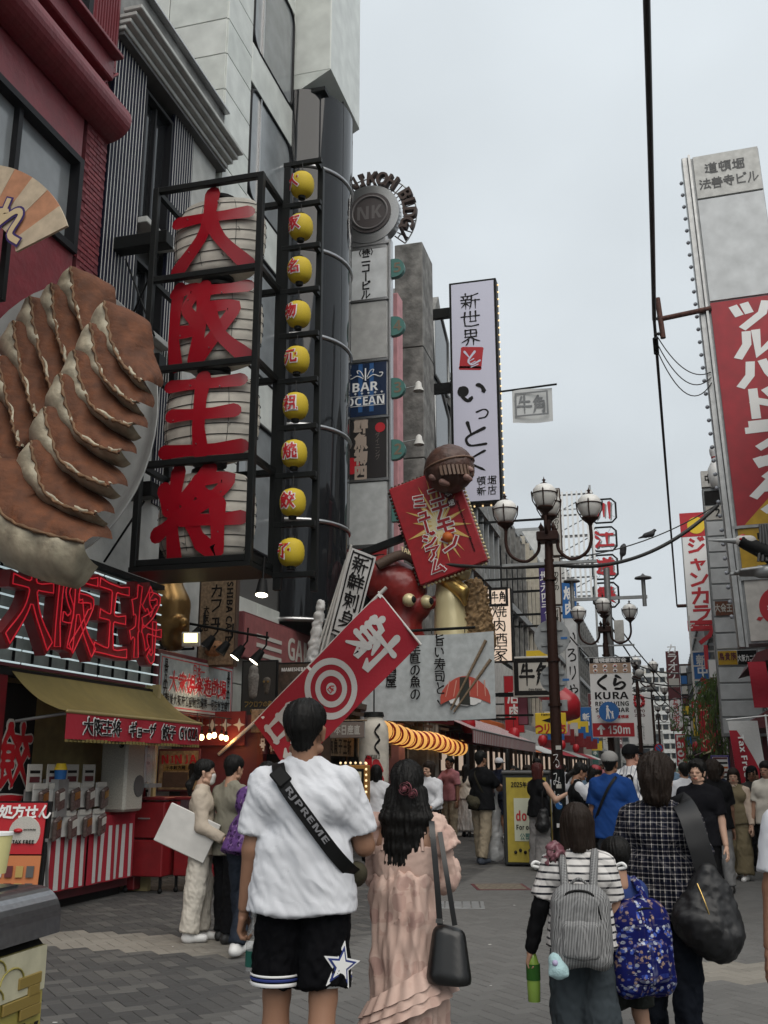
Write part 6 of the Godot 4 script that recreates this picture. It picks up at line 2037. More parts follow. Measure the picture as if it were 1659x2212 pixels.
	# ---------- ninja shop front
	o = thing("ninja_shop", "red framed ninja game shop front with dark doorway", "shop", V(-6.4, 0, -14.3))
	bx(o, "wall", M.maroon, V(-.05, 1.15, -.1), V(1.3, 2.3, .12))
	bx(o, "cream_screen", mt("screen_red", Color(.16, .012, .012), .7), V(-.1, 2.1, .02), V(.9, .5, .04))
	for k in 4: part(o, "star_print", prism(PackedVector2Array([Vector2(0, .1), Vector2(.025, .025), Vector2(.1, 0), Vector2(.025, -.025), Vector2(0, -.1), Vector2(-.025, -.025), Vector2(-.1, 0), Vector2(-.025, .025)]), .006), M.paper, V(-.4 + k * .22, 2.15, .042))
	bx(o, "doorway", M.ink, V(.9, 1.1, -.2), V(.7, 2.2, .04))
	for x in [.58, 1.24]: bx(o, "door_post", M.dark_red, V(x, 1.1, -.1), V(.1, 2.2, .14))
	for k in 3:
		cy(o, "dark_lantern", M.maroon, V(.68 + k * .16, 1.72, .05), V(.68 + k * .16, 1.98, .05), .07, .07, 12)
		jt(o, M.white, ["号", "和", "日"][k], V(.68 + k * .16, 1.85, .125), Vector2(.09, .18), .16)
	bx(o, "wooden_sign", M.pale_wood, V(.8, 2.2, .12), V(.62, .34, .04), Vector3.ZERO, .008)
	jt(o, M.ink, "大阪店", V(.8, 2.13, .145), Vector2(.09, .1), .15)
	jt(o, M.ink, "カフェ", V(.8, 2.27, .145), Vector2(.12, .11), .14)
	var po := board("ninja_poster", "tan NINJA poster with red lettering left of doorway", V(-7.03, 1.49, -14.1), 0.69, 0.62, .04, 0, M.maroon, mt("poster_tan", Color(.4, .27, .13), .7, 0, "blotch", 2), .03)
	ninja(po, .62, .58)
	po = board("ninja_marquee", "red bulb-edged marquee board with NINJA poster right of doorway", V(-6.21, 1.4, -15), 0.95, 0.9, .14, 0, M.shop_red, M.black, .09)
	bx(po, "poster", M.paper, V(0, -.02, .01), V(.6, .56, .012))
	var po2 := Node3D.new()
	po2.name = "poster_art"
	po.add_child(po2, true)
	po2.position = V(0, -.02, .012)
	ninja(po2, .56, .5)
	for k in 8: ball(po, "bulb", M.bulb_dim, V(-.4 + k * .115, .42, .02), .022, 8)
	for k in 7: ball(po, "bulb", M.bulb_dim, V(.41, .32 - k * .11, .02), .022, 8)
	for x in [-.36, .36]: bx(po, "leg", M.dark_red, V(x, -.75, -.08), V(.08, .62, .08))
	# warm bulbs on a string
	for k in 9:
		var p := V(-6.28 + (k % 2) * .02, 1.96 + [0, .03, -.02, 0, .02, 0, -.01, .0, .02][k], -12.85 - k * .21)
		var b := thing("string_bulb", "warm glowing bulb hanging on the wire under the gallery board", "bulb", p, 0, "warm bulbs under the board")
		ball(b, "globe", M.bulb_warm, Vector3.ZERO, .036, 10, 1.25)
		cy(b, "socket", M.black, V(0, .04, 0), V(0, .1, 0), .02, .02, 8)
		tube(b, "cord", M.wire, [V(0, .1, 0), V(0, .28, 0)], .006, 4)
		if k % 2 == 0:
			var l := OmniLight3D.new()
			l.light_color = Color(1, .68, .35)
			l.light_energy = .025
			l.light_size = .03
			l.shadow_enabled = true
			b.add_child(l)
			l.position = V(.06, -.04, 0)
	var wire := thing("bulb_wire", "thin black wire carrying the warm bulbs", "wire", V(-6.28, 2.24, -13.6))
	tube(wire, "wire", M.wire, [V(0, 0, 1.0), V(0, 0, -1.2)], .008, 4)
	var gl := [V(-6.54, 3.48, -13.6), V(-6.32, 3.35, -13.6), V(-6.08, 3.26, -13.6), V(-5.84, 3.19, -13.6), V(-5.54, 3.12, -13.6)]
	for k in 5: spotlight(gl[k] + V(0, .05, 0), V(-.5, -.8, .3), ["black gooseneck lamp over the gallery board, nearest the neon sign", "black gooseneck lamp over the gallery board, second along", "black gooseneck lamp over the gallery board, in the middle", "black gooseneck lamp over the owl poster, left one", "black gooseneck lamp over the owl poster, right one"][k], k > 2)
	var rail := thing("lamp_rail", "black pipe rail carrying the gooseneck lamps", "rail", V(-6.57, 3.54, -13.6))
	tube(rail, "rail", M.black_steel, [V(-.9, .22, -.02), V(-5.45, 3.21, -13.6) - V(-6.57, 3.54, -13.6) + V(0, .15, -.02)], .022, 6)
	tube(rail, "rail", M.black_steel, [V(-.9, .02, -.1), V(-.9, .24, -.02)], .022, 6)
	o = thing("flood_light", "square lit yellowish floodlight beside the golden figure", "lamp", V(-6.48, 3.32, -13.2), .3)
	bx(o, "case", M.white_dirty, Vector3.ZERO, V(.26, .2, .08), V(.3, 0, 0), .01)
	bx(o, "glass", glow("flood_glass", Color(1, .85, .35), 2.0), V(0, .015, .05), V(.19, .13, .01), V(.3, 0, 0))
	tube(o, "arm", M.black, [V(0, 0, -.05), V(0, -.1, -.3), V(-.6, -.1, -.5)], .02, 5)
	# ---------- food shop row
	okonomi_board()
	food_shop()


func ninja(p: Node3D, w: float, h: float) -> void:
	for t in [["N", -.22], ["I", -.1], ["N", -.0], ["J", .13], ["A", .24]]: lt(p, M.red, t[0], V(t[1] * w / .62, h * .27, .012), .13 if t[0] != "I" else .1, 0, true, false, V(0, 0, .08))
	bx(p, "strip_print", M.gold, V(-.04, .06 * h, .009), V(w * .62, .08, .006))
	jt(p, M.ink, "子本射方局", V(-.04, .06 * h, .014), Vector2(.06, .06), .14)
	bx(p, "photo_print", M.brown_wood, V(-.04, -.24 * h, .009), V(w * .66, h * .38, .006))
	part(p, "ninja_print", flat([[V(0, .05, 0), V(.01, .05, 0), .05, .05], [V(0, -.03, 0), V(.02, -.14, 0), .04, .05], [V(.03, 0, 0), V(.08, .12, 0), .012, .008]], .012), M.ink, V(w * .36, .0, .008))


func okonomi_board() -> void:
	var o := board("bulb_edged_menu", "standing menu sign edged with gold bulbs in front of food shop", V(-4.33, 1.08, -14.2), 0.43, 0.96, .16, 0, mt("bulb_frame", Color(.3, .15, .03), .5), M.black, .05)
	bx(o, "menu_sheet", mt("menu_cream", Color(.52, .5, .36), .6), V(-.01, -.04, .008), V(.28, .86, .01))
	jt(o, M.ink, "お好み焼", V(0, .1, .015), Vector2(.15, .17), .14, 1, true, 1.05)
	for k in 14: ball(o, "bulb", M.bulb_dim, V(.205, .5 - k * .078, .02), .018, 8)
	for k in 6: ball(o, "bulb", M.bulb_dim, V(-.18 + k * .075, .51, .02), .018, 8)
	for x in [-.16, .16]: bx(o, "leg", M.black, V(x, -.62, -.08), V(.04, .24, .06))


func food_shop() -> void:
	var Q := PI / 2
	var o := thing("food_shop", "dark open-fronted octopus ball shop with noren and menu boards", "shop", V(-6.3, 0, -22.5))
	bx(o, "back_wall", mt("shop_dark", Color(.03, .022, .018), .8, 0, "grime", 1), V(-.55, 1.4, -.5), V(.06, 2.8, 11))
	bx(o, "roof", M.brown_wood, V(.15, 2.72, -.5), V(1.4, .1, 11), V(0, 0, -.1))
	for k in 6: bx(o, "rafter", M.brown_wood, V(.5, 2.55, 4.5 - k * 1.9), V(1.1, .07, .08), V(0, 0, -.16))
	for k in 6: bx(o, "post", M.brown_wood, V(.1, 1.3, 4.9 - k * 2.1), V(.14, 2.6, .14))
	for k in 5: bx(o, "counter", [M.maroon, M.brown_wood, M.shop_red][k % 3], V(.05, .5, 3.85 - k * 2.1), V(.5, 1.0, 1.9), Vector3.ZERO, .02)
	for k in 5: bx(o, "menu_strip", M.paper if k % 2 else M.pale_wood, V(.34, 1.92, 3.85 - k * 2.1), V(.03, .36, 1.8))
	for k in 5: part(o, "lettering", letters("肉魚子王新", Vector2(.24, .28), .15, 0, false, 1.2), M.ink, V(.362, 1.92, 3.85 - k * 2.1), V(0, Q, 0))
	bx(o, "fascia", M.maroon, V(.7, 2.95, -.5), V(.1, .5, 11))
	for k in 3: bx(o, "front_board", [M.paper, M.pink, M.pale_wood][k], V(.5, .95, 4.6 - k * 1.2), V(.05, .7, .5))
	bx(o, "end_wall", M.brown_wood, V(.0, 1.4, 5.05), V(1.1, 2.8, .1))
	bx(o, "end_poster", mt("poster_red", Color(.2, .03, .03), .7, 0, "blotch", 3), V(.1, 1.7, 5.11), V(.6, .5, .02))
	# noren strip hung across, facing the viewer
	var nr := board("noren_cloth", "grey hanging shop curtain with faded characters left of the tall lantern", V(-5.35, 2.17, -17.2), 0.64, 0.28, .02, 0, M.stall_grey, mt("noren", Color(.2, .16, .14), .9), .01)
	jt(nr, M.paper, "本日産直", V(0, 0, .012), Vector2(.11, .16), .13)
	tube(nr, "rod", M.pale_wood, [V(-1.4, .16, 0), V(.36, .16, 0)], .015, 5)
	# tall white lantern with octopus
	o = thing("tall_white_lantern", "tall white ribbed paper lantern with red octopus print", "lantern", V(-4.98, 1.71, -17.6))
	var pf := [Vector2(0, -.7), Vector2(.17, -.7)]
	for i in 33: pf.append(Vector2((.27 - .1 * pow(absf(i / 16.0 - 1), 6)) - (.004 if i % 2 else 0.0), -.66 + i * .041))
	pf.append_array([Vector2(.17, .7), Vector2(0, .7)])
	part(o, "shell", lathe(pf, 24), M.lantern_white)
	cy(o, "cap", M.black, V(0, .7, 0), V(0, .78, 0), .19, .17, 16)
	tube(o, "hanger", M.wire, [V(0, .78, 0), V(0, 1.2, 0)], .015, 5)
	bx(o, "stand", M.brown_wood, V(0, -1.0, 0), V(.24, .6, .24))
	var bend := func(p: Vector3) -> Vector3: return V(.275 * sin(p.x / .27), p.y, .275 * cos(p.x / .27) + p.z)
	part(o, "lettering", letters("くく", Vector2(.16, .24), .2, 1, true, 1.1, func(p): return bend.call(p + V(.13, .3, .006))), M.ink)
	part(o, "octopus_print", letters("お", Vector2(.4, .46), .3, 1, false, 1, func(p): return bend.call(p + V(.05, -.3, .006))), M.red)
	lt(o, M.ink, "KUKURU", V(.06, .0, .275), .07, .26)
	# row of amber lanterns running along under the roof
	for k in 15:
		var a := thing("amber_lantern", "glowing amber lantern with red bands in the row under shop roof" if k else "plain red lantern at the near end of the amber row", "lantern", V(-5.35, 2.22 - .012 * k + .03 * sin(k * .9), -18.8 - k * .62), 0, "row of amber lanterns")
		a.rotation.x = PI / 2
		part(a, "shell", lathe([Vector2(.0, -.24), Vector2(.15, -.24), Vector2(.2, -.15), Vector2(.215, 0), Vector2(.2, .15), Vector2(.15, .24), Vector2(0, .24)], 16), M.amber_lantern if k else M.red)
		for y in [-.2, .2]:
			var ring := []
			for q in 17: ring.append(V(.18 * cos(TAU * q / 16), y, .18 * sin(TAU * q / 16)))
			tube(a, "red_band", M.red, ring, .026, 5)
		part(a, "lettering", letters("祭", Vector2(.18, .18), .14, 1, false, 1, func(p): return V(.215 * sin(p.x / .21), p.y, .215 * cos(p.x / .21) + p.z)), M.ink)
		cy(a, "end_disc", M.red, V(0, .24, 0), V(0, .25, 0), .14, .14, 16)
		tube(a, "cord", M.wire, [V(0, 0, -.2), V(0, 0, -.42)], .01, 4)
	# striped pink awning
	o = thing("striped_awning", "pink and white striped shop awning with scalloped valance", "awning", V(0, 0, 0))
	var f0 := V(-4.7, 2.49, -25.84)
	var f1 := V(-4.7, 2.44, -39.09)
	var b0 := V(-6.4, f0.y + .75, f0.z + .2)
	var b1 := V(-6.4, f1.y + .75, f1.z)
	o.position = f0
	var n := 46
	for i in n:
		var t0 := float(i) / n
		var t1 := (i + .5) / n
		var m: Material = mt("awn_pink", Color(.36, .1, .11), .8) if not M.has("awn_pink") else M.awn_pink
		for q in [[t0, t1, m], [t1, (i + 1.0) / n, M.white_cloth]]:
			part(o, "canvas_stripe", sheet(func(u, v): return b0.lerp(b1, lerpf(q[0], q[1], u)).lerp(f0.lerp(f1, lerpf(q[0], q[1], u)), v) - f0, 1, 2, .004), q[2])
			part(o, "valance_stripe", sheet(func(u, v): return f0.lerp(f1, lerpf(q[0], q[1], u)) - f0 + V(.01, -v * .34, 0), 1, 1, .004), q[2])
	tube(o, "front_bar", M.galv, [Vector3.ZERO, f1 - f0], .03, 6)
	o = thing("red_shop_strip", "dark red lettered canvas strip beside the striped awning", "banner", V(-4.45, 2.52, -20.5))
	bx(o, "cloth", mt("strip_red", Color(.18, .02, .03), .8), Vector3.ZERO, V(.72, .22, .02), V(0, 0, -.12))
	jt(o, M.paper, "道頓堀店", V(0, .01, .016), Vector2(.11, .12), .14, 1, false, 1.1, V(0, 0, -.12))
	bx(o, "rod", M.brown_wood, V(-.3, .13, -.02), V(1.6, .03, .03), V(0, 0, -.12))
	# generic shop fronts further on
	for k in 7:
		var z := -31.0 - k * 9.5
		o = thing("shop_front", ["dim shop front with red awning past the octopus shop", "shop front with orange canopy by the second lamp", "narrow shop front with pale shutters further on", "shop front with red lanterns mid street", "shop front with grey canopy further along", "shop front with dark red fascia far along", "last small shop front on the left side"][k], "shop", V(-6.7, 0, z))
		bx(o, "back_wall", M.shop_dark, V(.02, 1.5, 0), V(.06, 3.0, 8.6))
		bx(o, "fascia", [M.maroon, M.orange, M.white_wall, M.shop_red, M.grey_panel, M.dark_red, M.cream_wall][k], V(.35, 2.9, 0), V(.4, .7, 8.8), Vector3.ZERO, .02)
		part(o, "canopy", sheet(func(u, v): return V(.5 + v * 1.1, 2.6 - v * .45, 4.2 - u * 8.4), 6, 3, .02), [M.red_cloth, M.orange, M.white_cloth, M.red_cloth, M.stall_grey, M.red_cloth, M.white_cloth][k])
		for i in 4: bx(o, "post", M.brown_wood, V(.3, 1.3, 4.1 - i * 2.7), V(.12, 2.6, .12))
		for i in 3: bx(o, "counter", [M.pale_wood, M.shop_red, M.white_wall][(i + k) % 3], V(.35, .5, 2.8 - i * 2.7), V(.4, 1.0, 1.9))
		for i in 3: bx(o, "lit_menu", M.lit_panel, V(.1, 1.8, 2.8 - i * 2.7), V(.04, .7, 1.6))
		for i in (4 if k > 2 else 0): bx(o, "hanging_board", [M.paper, M.yellow, M.shop_red, M.sign_blue][(i + k) % 4], V(1.1, 3.4 + .5 * ((i + k) % 3), 3.4 - i * 2.2), V(.9, .8, .08))


func make_lamp() -> Node3D:
	var o := thing("street_lamp", "brown iron street lamp with four white globes, nearest one", "street lamp", Vector3.ZERO, 0, "globe street lamps down the middle")
	cy(o, "pole", M.lamp_brown, V(0, 0, 0), V(0, 5.3, 0), .105, .09, 16)
	cy(o, "pole_top", M.lamp_brown, V(0, 5.3, 0), V(0, 6.05, 0), .075, .06, 12)
	cy(o, "base", M.black_steel, V(0, 0, 0), V(0, 1.5, 0), .125, .12, 16)
	for y in [1.5, 2.6, 3.4, 4.9]: cy(o, "collar", M.lamp_brown, V(0, y, 0), V(0, y + .05, 0), .125, .125, 16)
	bx(o, "hub", M.lamp_brown, V(0, 5.72, 0), V(.4, .18, .4), Vector3.ZERO, .02)
	bx(o, "crossbar", M.galv, V(0, 5.22, 0), V(1.75, .05, .08))
	var globe := lathe([Vector2(0, -.2), Vector2(.1, -.2), Vector2(.15, -.15), Vector2(.205, -.04), Vector2(.225, .06), Vector2(.205, .15), Vector2(.15, .215), Vector2(.08, .245), Vector2(0, .25)], 24)
	var cup := lathe([Vector2(.0, -.36), Vector2(.03, -.36), Vector2(.05, -.31), Vector2(.12, -.25), Vector2(.155, -.22), Vector2(.155, -.19), Vector2(.0, -.19)], 16)
	for k in 4:
		var an := k * PI / 2
		var d := V(cos(an), 0, -sin(an))
		var r := .79
		var gy := 6.25 if k % 2 == 0 else 6.42
		var head := d * (r if k % 2 == 0 else .35) + V(0, gy, 0)
		tube(o, "arm", M.lamp_brown, curve([d * .17 + V(0, 5.68, 0), d * .2 + V(0, 5.45, 0), d * .42 + V(0, 5.28, 0), d * .68 + V(0, 5.38, 0), d * r + V(0, 5.6, 0), d * r + V(0, gy - .36, 0)] if k % 2 == 0 else [d * .15 + V(0, 5.75, 0), d * .35 + V(0, 5.85, 0), d * .35 + V(0, gy - .36, 0)], 5), .032, 8)
		var g := part(o, "globe", globe, M.lamp_glass, head)
		part(g, "cup", cup, M.lamp_brown)
		var ring := []
		for i in 24: ring.append(V(cos(TAU * i / 24) * .23, .06, sin(TAU * i / 24) * .23))
		tube(g, "cage_ring", M.lamp_brown, ring, .011, 5, true)
		for i in 4:
			var a := TAU * i / 4 + PI / 4 + PI / 4
			var c := V(cos(a), 0, sin(a))
			tube(g, "cage_rib", M.lamp_brown, [c * .15 + V(0, -.2, 0), c * .225 + V(0, -.06, 0), c * .24 + V(0, .1, 0), c * .238 + V(0, .13, 0)], [.011, .012, .016, .004], 5)
		part(g, "finial", lathe([Vector2(.09, .24), Vector2(.06, .265), Vector2(.02, .28), Vector2(.02, .31), Vector2(.04, .325), Vector2(.012, .35), Vector2(0, .4)], 10), M.lamp_brown)
		part(o, "hub_spike", lathe([Vector2(.03, 0), Vector2(.03, .06), Vector2(.055, .1), Vector2(.02, .15), Vector2(0, .2)], 6), M.lamp_brown, V(d.x * .16, 5.8, d.z * .16).rotated(Vector3.UP, PI / 4))
	return o


func street_furniture() -> void:
	var l0 := make_lamp()
	var at := [V(-1.84, 5.29, -18.5), V(-1.54, 5.09, -32), V(-1.03, 4.67, -50), V(-0.51, 4.71, -65.5), V(-0.27, 4.78, -89)]
	var ords := ["", "second lamp behind the kura banner", "third along the street", "fourth along the street, by the expo banner", "farthest one"]
	for k in 5:
		var o: Node3D = l0 if k == 0 else l0.duplicate()
		if k > 0:
			o.name = numbered("street_lamp")
			add_child(o, true)
			o.set_meta("label", "brown iron street lamp with white globes, " + ords[k])
		o.position = V(at[k].x, 0, at[k].z)
	var lx: Vector3 = at[0]
	# stickers on the near lamp
	var sk := [[.9, "white"], [1.35, "sign_blue"], [1.9, "paper"], [2.15, "maroon"], [.75, "paper"]]
	for k in sk.size():
		var s := thing("sticker", "small sticker on the near lamp post, %s" % ["lowest", "round blue one", "third up", "fourth up", "highest"][k], "sticker", V(lx.x + .01 * k, .55 + k * .33, lx.z + .128), 0, "stickers on the lamp post")
		if k == 1: cy(s, "print", M.sign_blue, V(0, 0, -.004), V(0, 0, .0), .06, .06, 16)
		else: bx(s, "print", M[sk[k][1]], V(0, 0, 0), V(.09, .07, .004))
	for k in 3:   # graffiti strokes
		var gr := thing("graffiti", ["white scrawled graffiti low on the near lamp post", "white scrawled graffiti at mid height of the lamp post", "white scrawled graffiti highest on the lamp post"][k], "graffiti", V(lx.x - .01, 1.0 + k * .32, lx.z + .13), 0, "graffiti on the lamp post")
		part(gr, "paint", letters(["れ", "み", "る"][k], Vector2(.14, .26), .06, 1, false, 1), M.white)
	# backs of round traffic signs on the near lamp
	for k in 3:
		var s := thing("sign_back", ["grey back of a large round traffic sign on the lamp", "grey back of a smaller round traffic sign below it", "grey back of a small rectangular plate under the round signs"][k], "traffic sign", V(lx.x - .02, [3.86, 3.1, 2.62][k], lx.z - .16), 0, "backs of traffic signs")
		if k < 2:
			cy(s, "disc", M.galv, V(0, 0, -.01), V(0, 0, .01), [.33, .25][k], [.33, .25][k], 36)
			for y in [-.14, .14]: bx(s, "clamp", M.galv, V(0, y * (1 if k == 0 else .7), .025), V(.4, .05, .03), Vector3.ZERO, .006)
			bx(s, "blue_tag", M.sign_blue, V(.22, -.02, .014), V(.12, .04, .006))
		else: bx(s, "plate", M.galv, Vector3.ZERO, V(.46, .2, .015), Vector3.ZERO, .004)
	# kura banner, blue pedestrian sign and expo banner
	var o := board("kura_banner", "white sushi bar banner reading KURA on the second lamp", V(-1.43, 3.62, -31.7), 1.5, 3.34, .03, 0, M.white_dirty, M.white, .0)
	o.scale = V(.83, .72, 1)
	var w := 1.5
	var hh := 3.34
	bx(o, "top_strip", M.ink, V(0, hh / 2 - .12, .009), V(w - .02, .24, .006))
	jt(o, M.white, "道頓堀商店会", V(0, hh / 2 - .12, .016), Vector2(.19, .18), .14, 0, false, 1.05)
	bx(o, "photo_strip", mt("dish_tan", Color(.4, .28, .2), .6), V(0, hh / 2 - .46, .009), V(w - .02, .42, .006))
	for k in 8:
		cy(o, "plate_print", M.white, V(-.54 + (k % 4) * .36, hh / 2 - .37 - (k / 4) * .19, .012), V(-.54 + (k % 4) * .36, hh / 2 - .37 - (k / 4) * .19, .016), .085, .085, 14)
		ball(o, "sushi_print", [M.maroon, M.orange, M.red][k % 3], V(-.54 + (k % 4) * .36, hh / 2 - .37 - (k / 4) * .19, .016), .05, 8, .6)
	jt(o, M.ink, "くら", V(-.02, .6, .012), Vector2(.58, .6), .19, 1, false, 1.1)
	lt(o, M.ink, "KURA", V(0, .06, .012), .3, 1.2)
	lt(o, M.ink, "REVOLVING", V(0, -.28, .012), .18, 1.2)
	lt(o, M.ink, "SUSHI BAR", V(0, -.54, .012), .18, 1.2)
	jt(o, M.red, "グロー会店道頓堀", V(0, -.82, .012), Vector2(.13, .13), .15)
	bx(o, "red_strip", M.red, V(0, -1.36, .009), V(w - .02, .56, .006))
	jt(o, M.white, "↑", V(-.44, -1.36, .018), Vector2(.36, .36), .22)
	lt(o, M.white, "150m", V(.2, -1.36, .018), .34, .78)
	tube(o, "rod", M.galv, [V(-.9, hh / 2, 0), V(1.2, hh / 2, 0)], .025, 5)
	o = thing("pedestrian_sign", "round blue pedestrian sign with adult and child", "traffic sign", V(-1.52, 3.16, -31.4))
	cy(o, "disc", M.sign_blue, V(0, 0, -.01), V(0, 0, .01), .3, .3, 32)
	part(o, "figures", flat([[V(-.04, .16, 0), V(-.04, .161, 0), .035, .035], [V(-.04, .09, 0), V(-.04, -.02, 0), .04, .035], [V(-.05, -.03, 0), V(-.08, -.2, 0), .022, .018], [V(-.03, -.03, 0), V(0, -.2, 0), .022, .018], [V(-.01, .08, 0), V(.07, -.04, 0), .014, .012], [V(.1, .0, 0), V(.1, .001, 0), .026, .026], [V(.1, -.05, 0), V(.1, -.1, 0), .026, .024], [V(.09, -.1, 0), V(.08, -.19, 0), .014, .012], [V(.11, -.1, 0), V(.13, -.19, 0), .014, .012]], .016), M.white)
	bx(o, "bracket", M.galv, V(-.06, 0, -.1), V(.06, .2, .2))
	o = board("expo_banner", "pale EXPO 2025 banner with red ring emblem", V(-1.23, 4.36, -62), 1.37, 2.95, .03, 0, M.white_dirty, M.white, 0)
	for i in 11:
		var an := TAU * i / 11
		ball(o, "emblem_bead", M.red, V(cos(an) * .26, 1.0 + sin(an) * .32, .01), .1 + .03 * sin(i * 2.0), 8)
	lt(o, M.maroon, "EXPO", V(0, .42, .012), .17, .6)
	lt(o, M.maroon, "2025", V(0, .18, .012), .17, .6)
	for s in [-1, 1]: jt(o, M.grey_dark, "いのりとみら" if s > 0 else "大阪の会場", V(s * .16, -.75, .012), Vector2(.12, .15), .12, 1, true, 1.05)
	tube(o, "rod", M.black, [V(-.8, 1.6, 0), V(1.1, 1.6, 0)], .035, 5)
	bx(o, "foot_bar", M.black, V(0, -1.64, 0), V(1.5, .14, .05))
	# second lamp's grey mast with cameras
	o = thing("grey_mast", "grey steel mast with dome cameras behind the second lamp", "mast", V(at[1].x + .1, 0, at[1].z - 1.2))
	cy(o, "mast", M.galv, V(0, 0, 0), V(0, 7.9, 0), .12, .1, 12)
	bx(o, "crossarm", M.galv, V(0, 6.9, 0), V(2.5, .1, .1))
	for x in [-1.15, 1.15]:
		cy(o, "upright", M.galv, V(x, 6.6, 0), V(x, 7.5, 0), .07, .07, 10)
		part(o, "lamp_cap", lathe([Vector2(.28, 0), Vector2(.26, .05), Vector2(.08, .1), Vector2(0, .18)], 14), M.grey_dark, V(x, 7.5, 0))
	for x in [-.5, .85]:
		tube(o, "camera_arm", M.galv, [V(x, 4.85, 0), V(x, 4.55, 0)], .03, 5)
		ball(o, "camera_dome", M.white_dirty, V(x, 4.45, 0), .14, 12)
	bx(o, "camera_bar", M.galv, V(.1, 4.85, 0), V(1.6, .06, .06))
	bx(o, "junction_box", M.white_dirty, V(.3, 5.8, .1), V(.3, .7, .2), Vector3.ZERO, .01)
	# standing litter bin in mid street with yellow posters
	o = thing("street_bin", "black framed street bin with yellow posters beside the lamp", "bin", V(-2.26, 0, -16.74), .1)
	o.scale = V(.76, 1, 1)
	bx(o, "body", mt("bin_black", Color(.015, .017, .017), .4), V(.1, .72, -.5), V(1.0, 1.4, .95), Vector3.ZERO, .02)
	bx(o, "poster", mt("bin_yellow", Color(.46, .36, .04), .6, 0, "grime", 1), V(.1, .72, -.02), V(.84, 1.3, .012))
	bx(o, "inner_sheet", mt("bin_sheet", Color(.52, .54, .42), .6), V(.14, .72, -.012), V(.62, .66, .01))
	lt(o, M.ink, "2025", V(-.1, 1.26, -.008), .08)
	jt(o, M.ink, "年会場日", V(.2, 1.26, -.008), Vector2(.08, .09), .15)
	lt(o, M.red, "do", V(-.02, .78, -.004), .16)
	lt(o, M.ink, "For our", V(.06, .6, -.004), .08)
	jt(o, M.teal, "公司会", V(.1, .46, -.004), Vector2(.1, .1), .14)
	for k in 5: ball(o, "cloud_print", M.ink, V(-.16 + k * .1, .22 + .03 * (k % 2), -.014), .035, 8, .8)
	for z in [-.26, -.5, -.74]: bx(o, "side_panel", M.bin_yellow, V(.602, .72, z), V(.012, 1.1, .21))
	bx(o, "rim", M.grey_dark, V(.1, 1.45, -.5), V(1.04, .06, .99), Vector3.ZERO, .02)
	bx(o, "mouth", M.ink, V(.1, 1.484, -.5), V(.6, .012, .5))
	o = thing("clear_rubbish_bag", "clear plastic rubbish bag hanging at the bin side", "bag", V(-2.77, 0, -17.13))
	part(o, "bag", blob_mesh([[V(0, .15, -.1), V(0, .8, -.1), .12, .08], [V(0, .8, -.1), V(.03, 1.2, -.1), .05, .03]], .03, .05, [], .03, 7), M.bag_clear)
	# near bin at the lower left
	o = thing("near_bin", "large stainless-topped bin with gold patterned side at lower left corner", "bin", V(-1.51, 0, -2.36), .06)
	var bb := V(-.45, 0, .55)
	bx(o, "body", M.black, bb + V(0, .56, 0), V(.9, 1.12, 1.1), Vector3.ZERO, .02)
	var lp := PackedVector2Array([Vector2(-.47, 0), Vector2(.47, 0)])
	for i in 9: lp.append(Vector2(.4 + .07 * cos(PI / 2 * i / 8), .04 + .07 * sin(PI / 2 * i / 8)))
	for i in 9: lp.append(Vector2(-.4 - .07 * sin(PI / 2 * i / 8), .04 + .07 * cos(PI / 2 * i / 8)))
	part(o, "lid", prism(lp, 1.14), mt("lid_steel", Color(.34, .34, .35), .25, .9, "fine", 1), bb + V(0, 1.122, -.57))
	bx(o, "lid_top", mt("lid_dark", Color(.05, .05, .055), .3, .4, "grime", 2), bb + V(0, 1.234, 0), V(.76, .008, 1.02))
	bx(o, "gold_panel", mt("gold_panel", Color(.34, .29, .07), .5, 0, "grime", 1.5), bb + V(.452, .57, 0), V(.012, 1.06, 1.06))
	bx(o, "pattern_band", mt("wave_pale", Color(.5, .47, .33), .5, 0, "grime", 2), bb + V(.459, 1.05, 0), V(.006, .1, 1.06))
	for k in 6:
		for j in 3:
			var arc := []
			for i in 9: arc.append(bb + V(.464, 1.01 + j * .03 + .03 * sin(PI * i / 8), .5 - k * .16 - (j % 2) * .08 - .05 * cos(PI * i / 8)))
			tube(o, "wave_print", M.gold_panel, arc, .0025, 4)
	for s in [[1.03, -.46, .1], [1.005, -.48, .05], [.985, -.43, .16], [.96, -.47, .09]]: bx(o, "cloud_print", mt("cloud_brown", Color(.2, .14, .03), .6), bb + V(.463, s[0], s[1]), V(.006, .026, s[2]), Vector3.ZERO, .002)
	lt(o, M.ink, "clean up our city", bb + V(.464, .915, -.17), .06, .68, true, false, V(0, PI / 2, 0))
	jt(o, M.ink, "公の会場大阪", bb + V(.464, .83, -.25), Vector2(.06, .06), .14, 0, false, 1.05, V(0, PI / 2, 0))
	o = thing("yellow_litter", "pale yellow paper cup standing on the near bin lid", "cup", V(-1.8, 0, -2.52) + V(0, 1.24, 0))
	cy(o, "cup", mt("cup_yellow", Color(.6, .55, .25), .6), Vector3.ZERO, V(0, .1, 0), .035, .045, 14)
	cy(o, "lid", M.white, V(0, .1, 0), V(0, .108, 0), .047, .047, 14)
	# cables
	cables()
	# queue barrier post
	o = thing("queue_post", "black queue barrier post with round base", "post", V(0.91, 0, -22.17))
	cy(o, "base", M.black, Vector3.ZERO, V(0, .04, 0), .2, .17, 24)
	cy(o, "post", M.black, V(0, .04, 0), V(0, 1.0, 0), .04, .04, 12)
	cy(o, "head", M.black, V(0, 1.0, 0), V(0, 1.07, 0), .055, .055, 12)
	tube(o, "belt", M.red, [V(0, 1.0, 0), V(.9, .97, -1.6)], .022, 4)
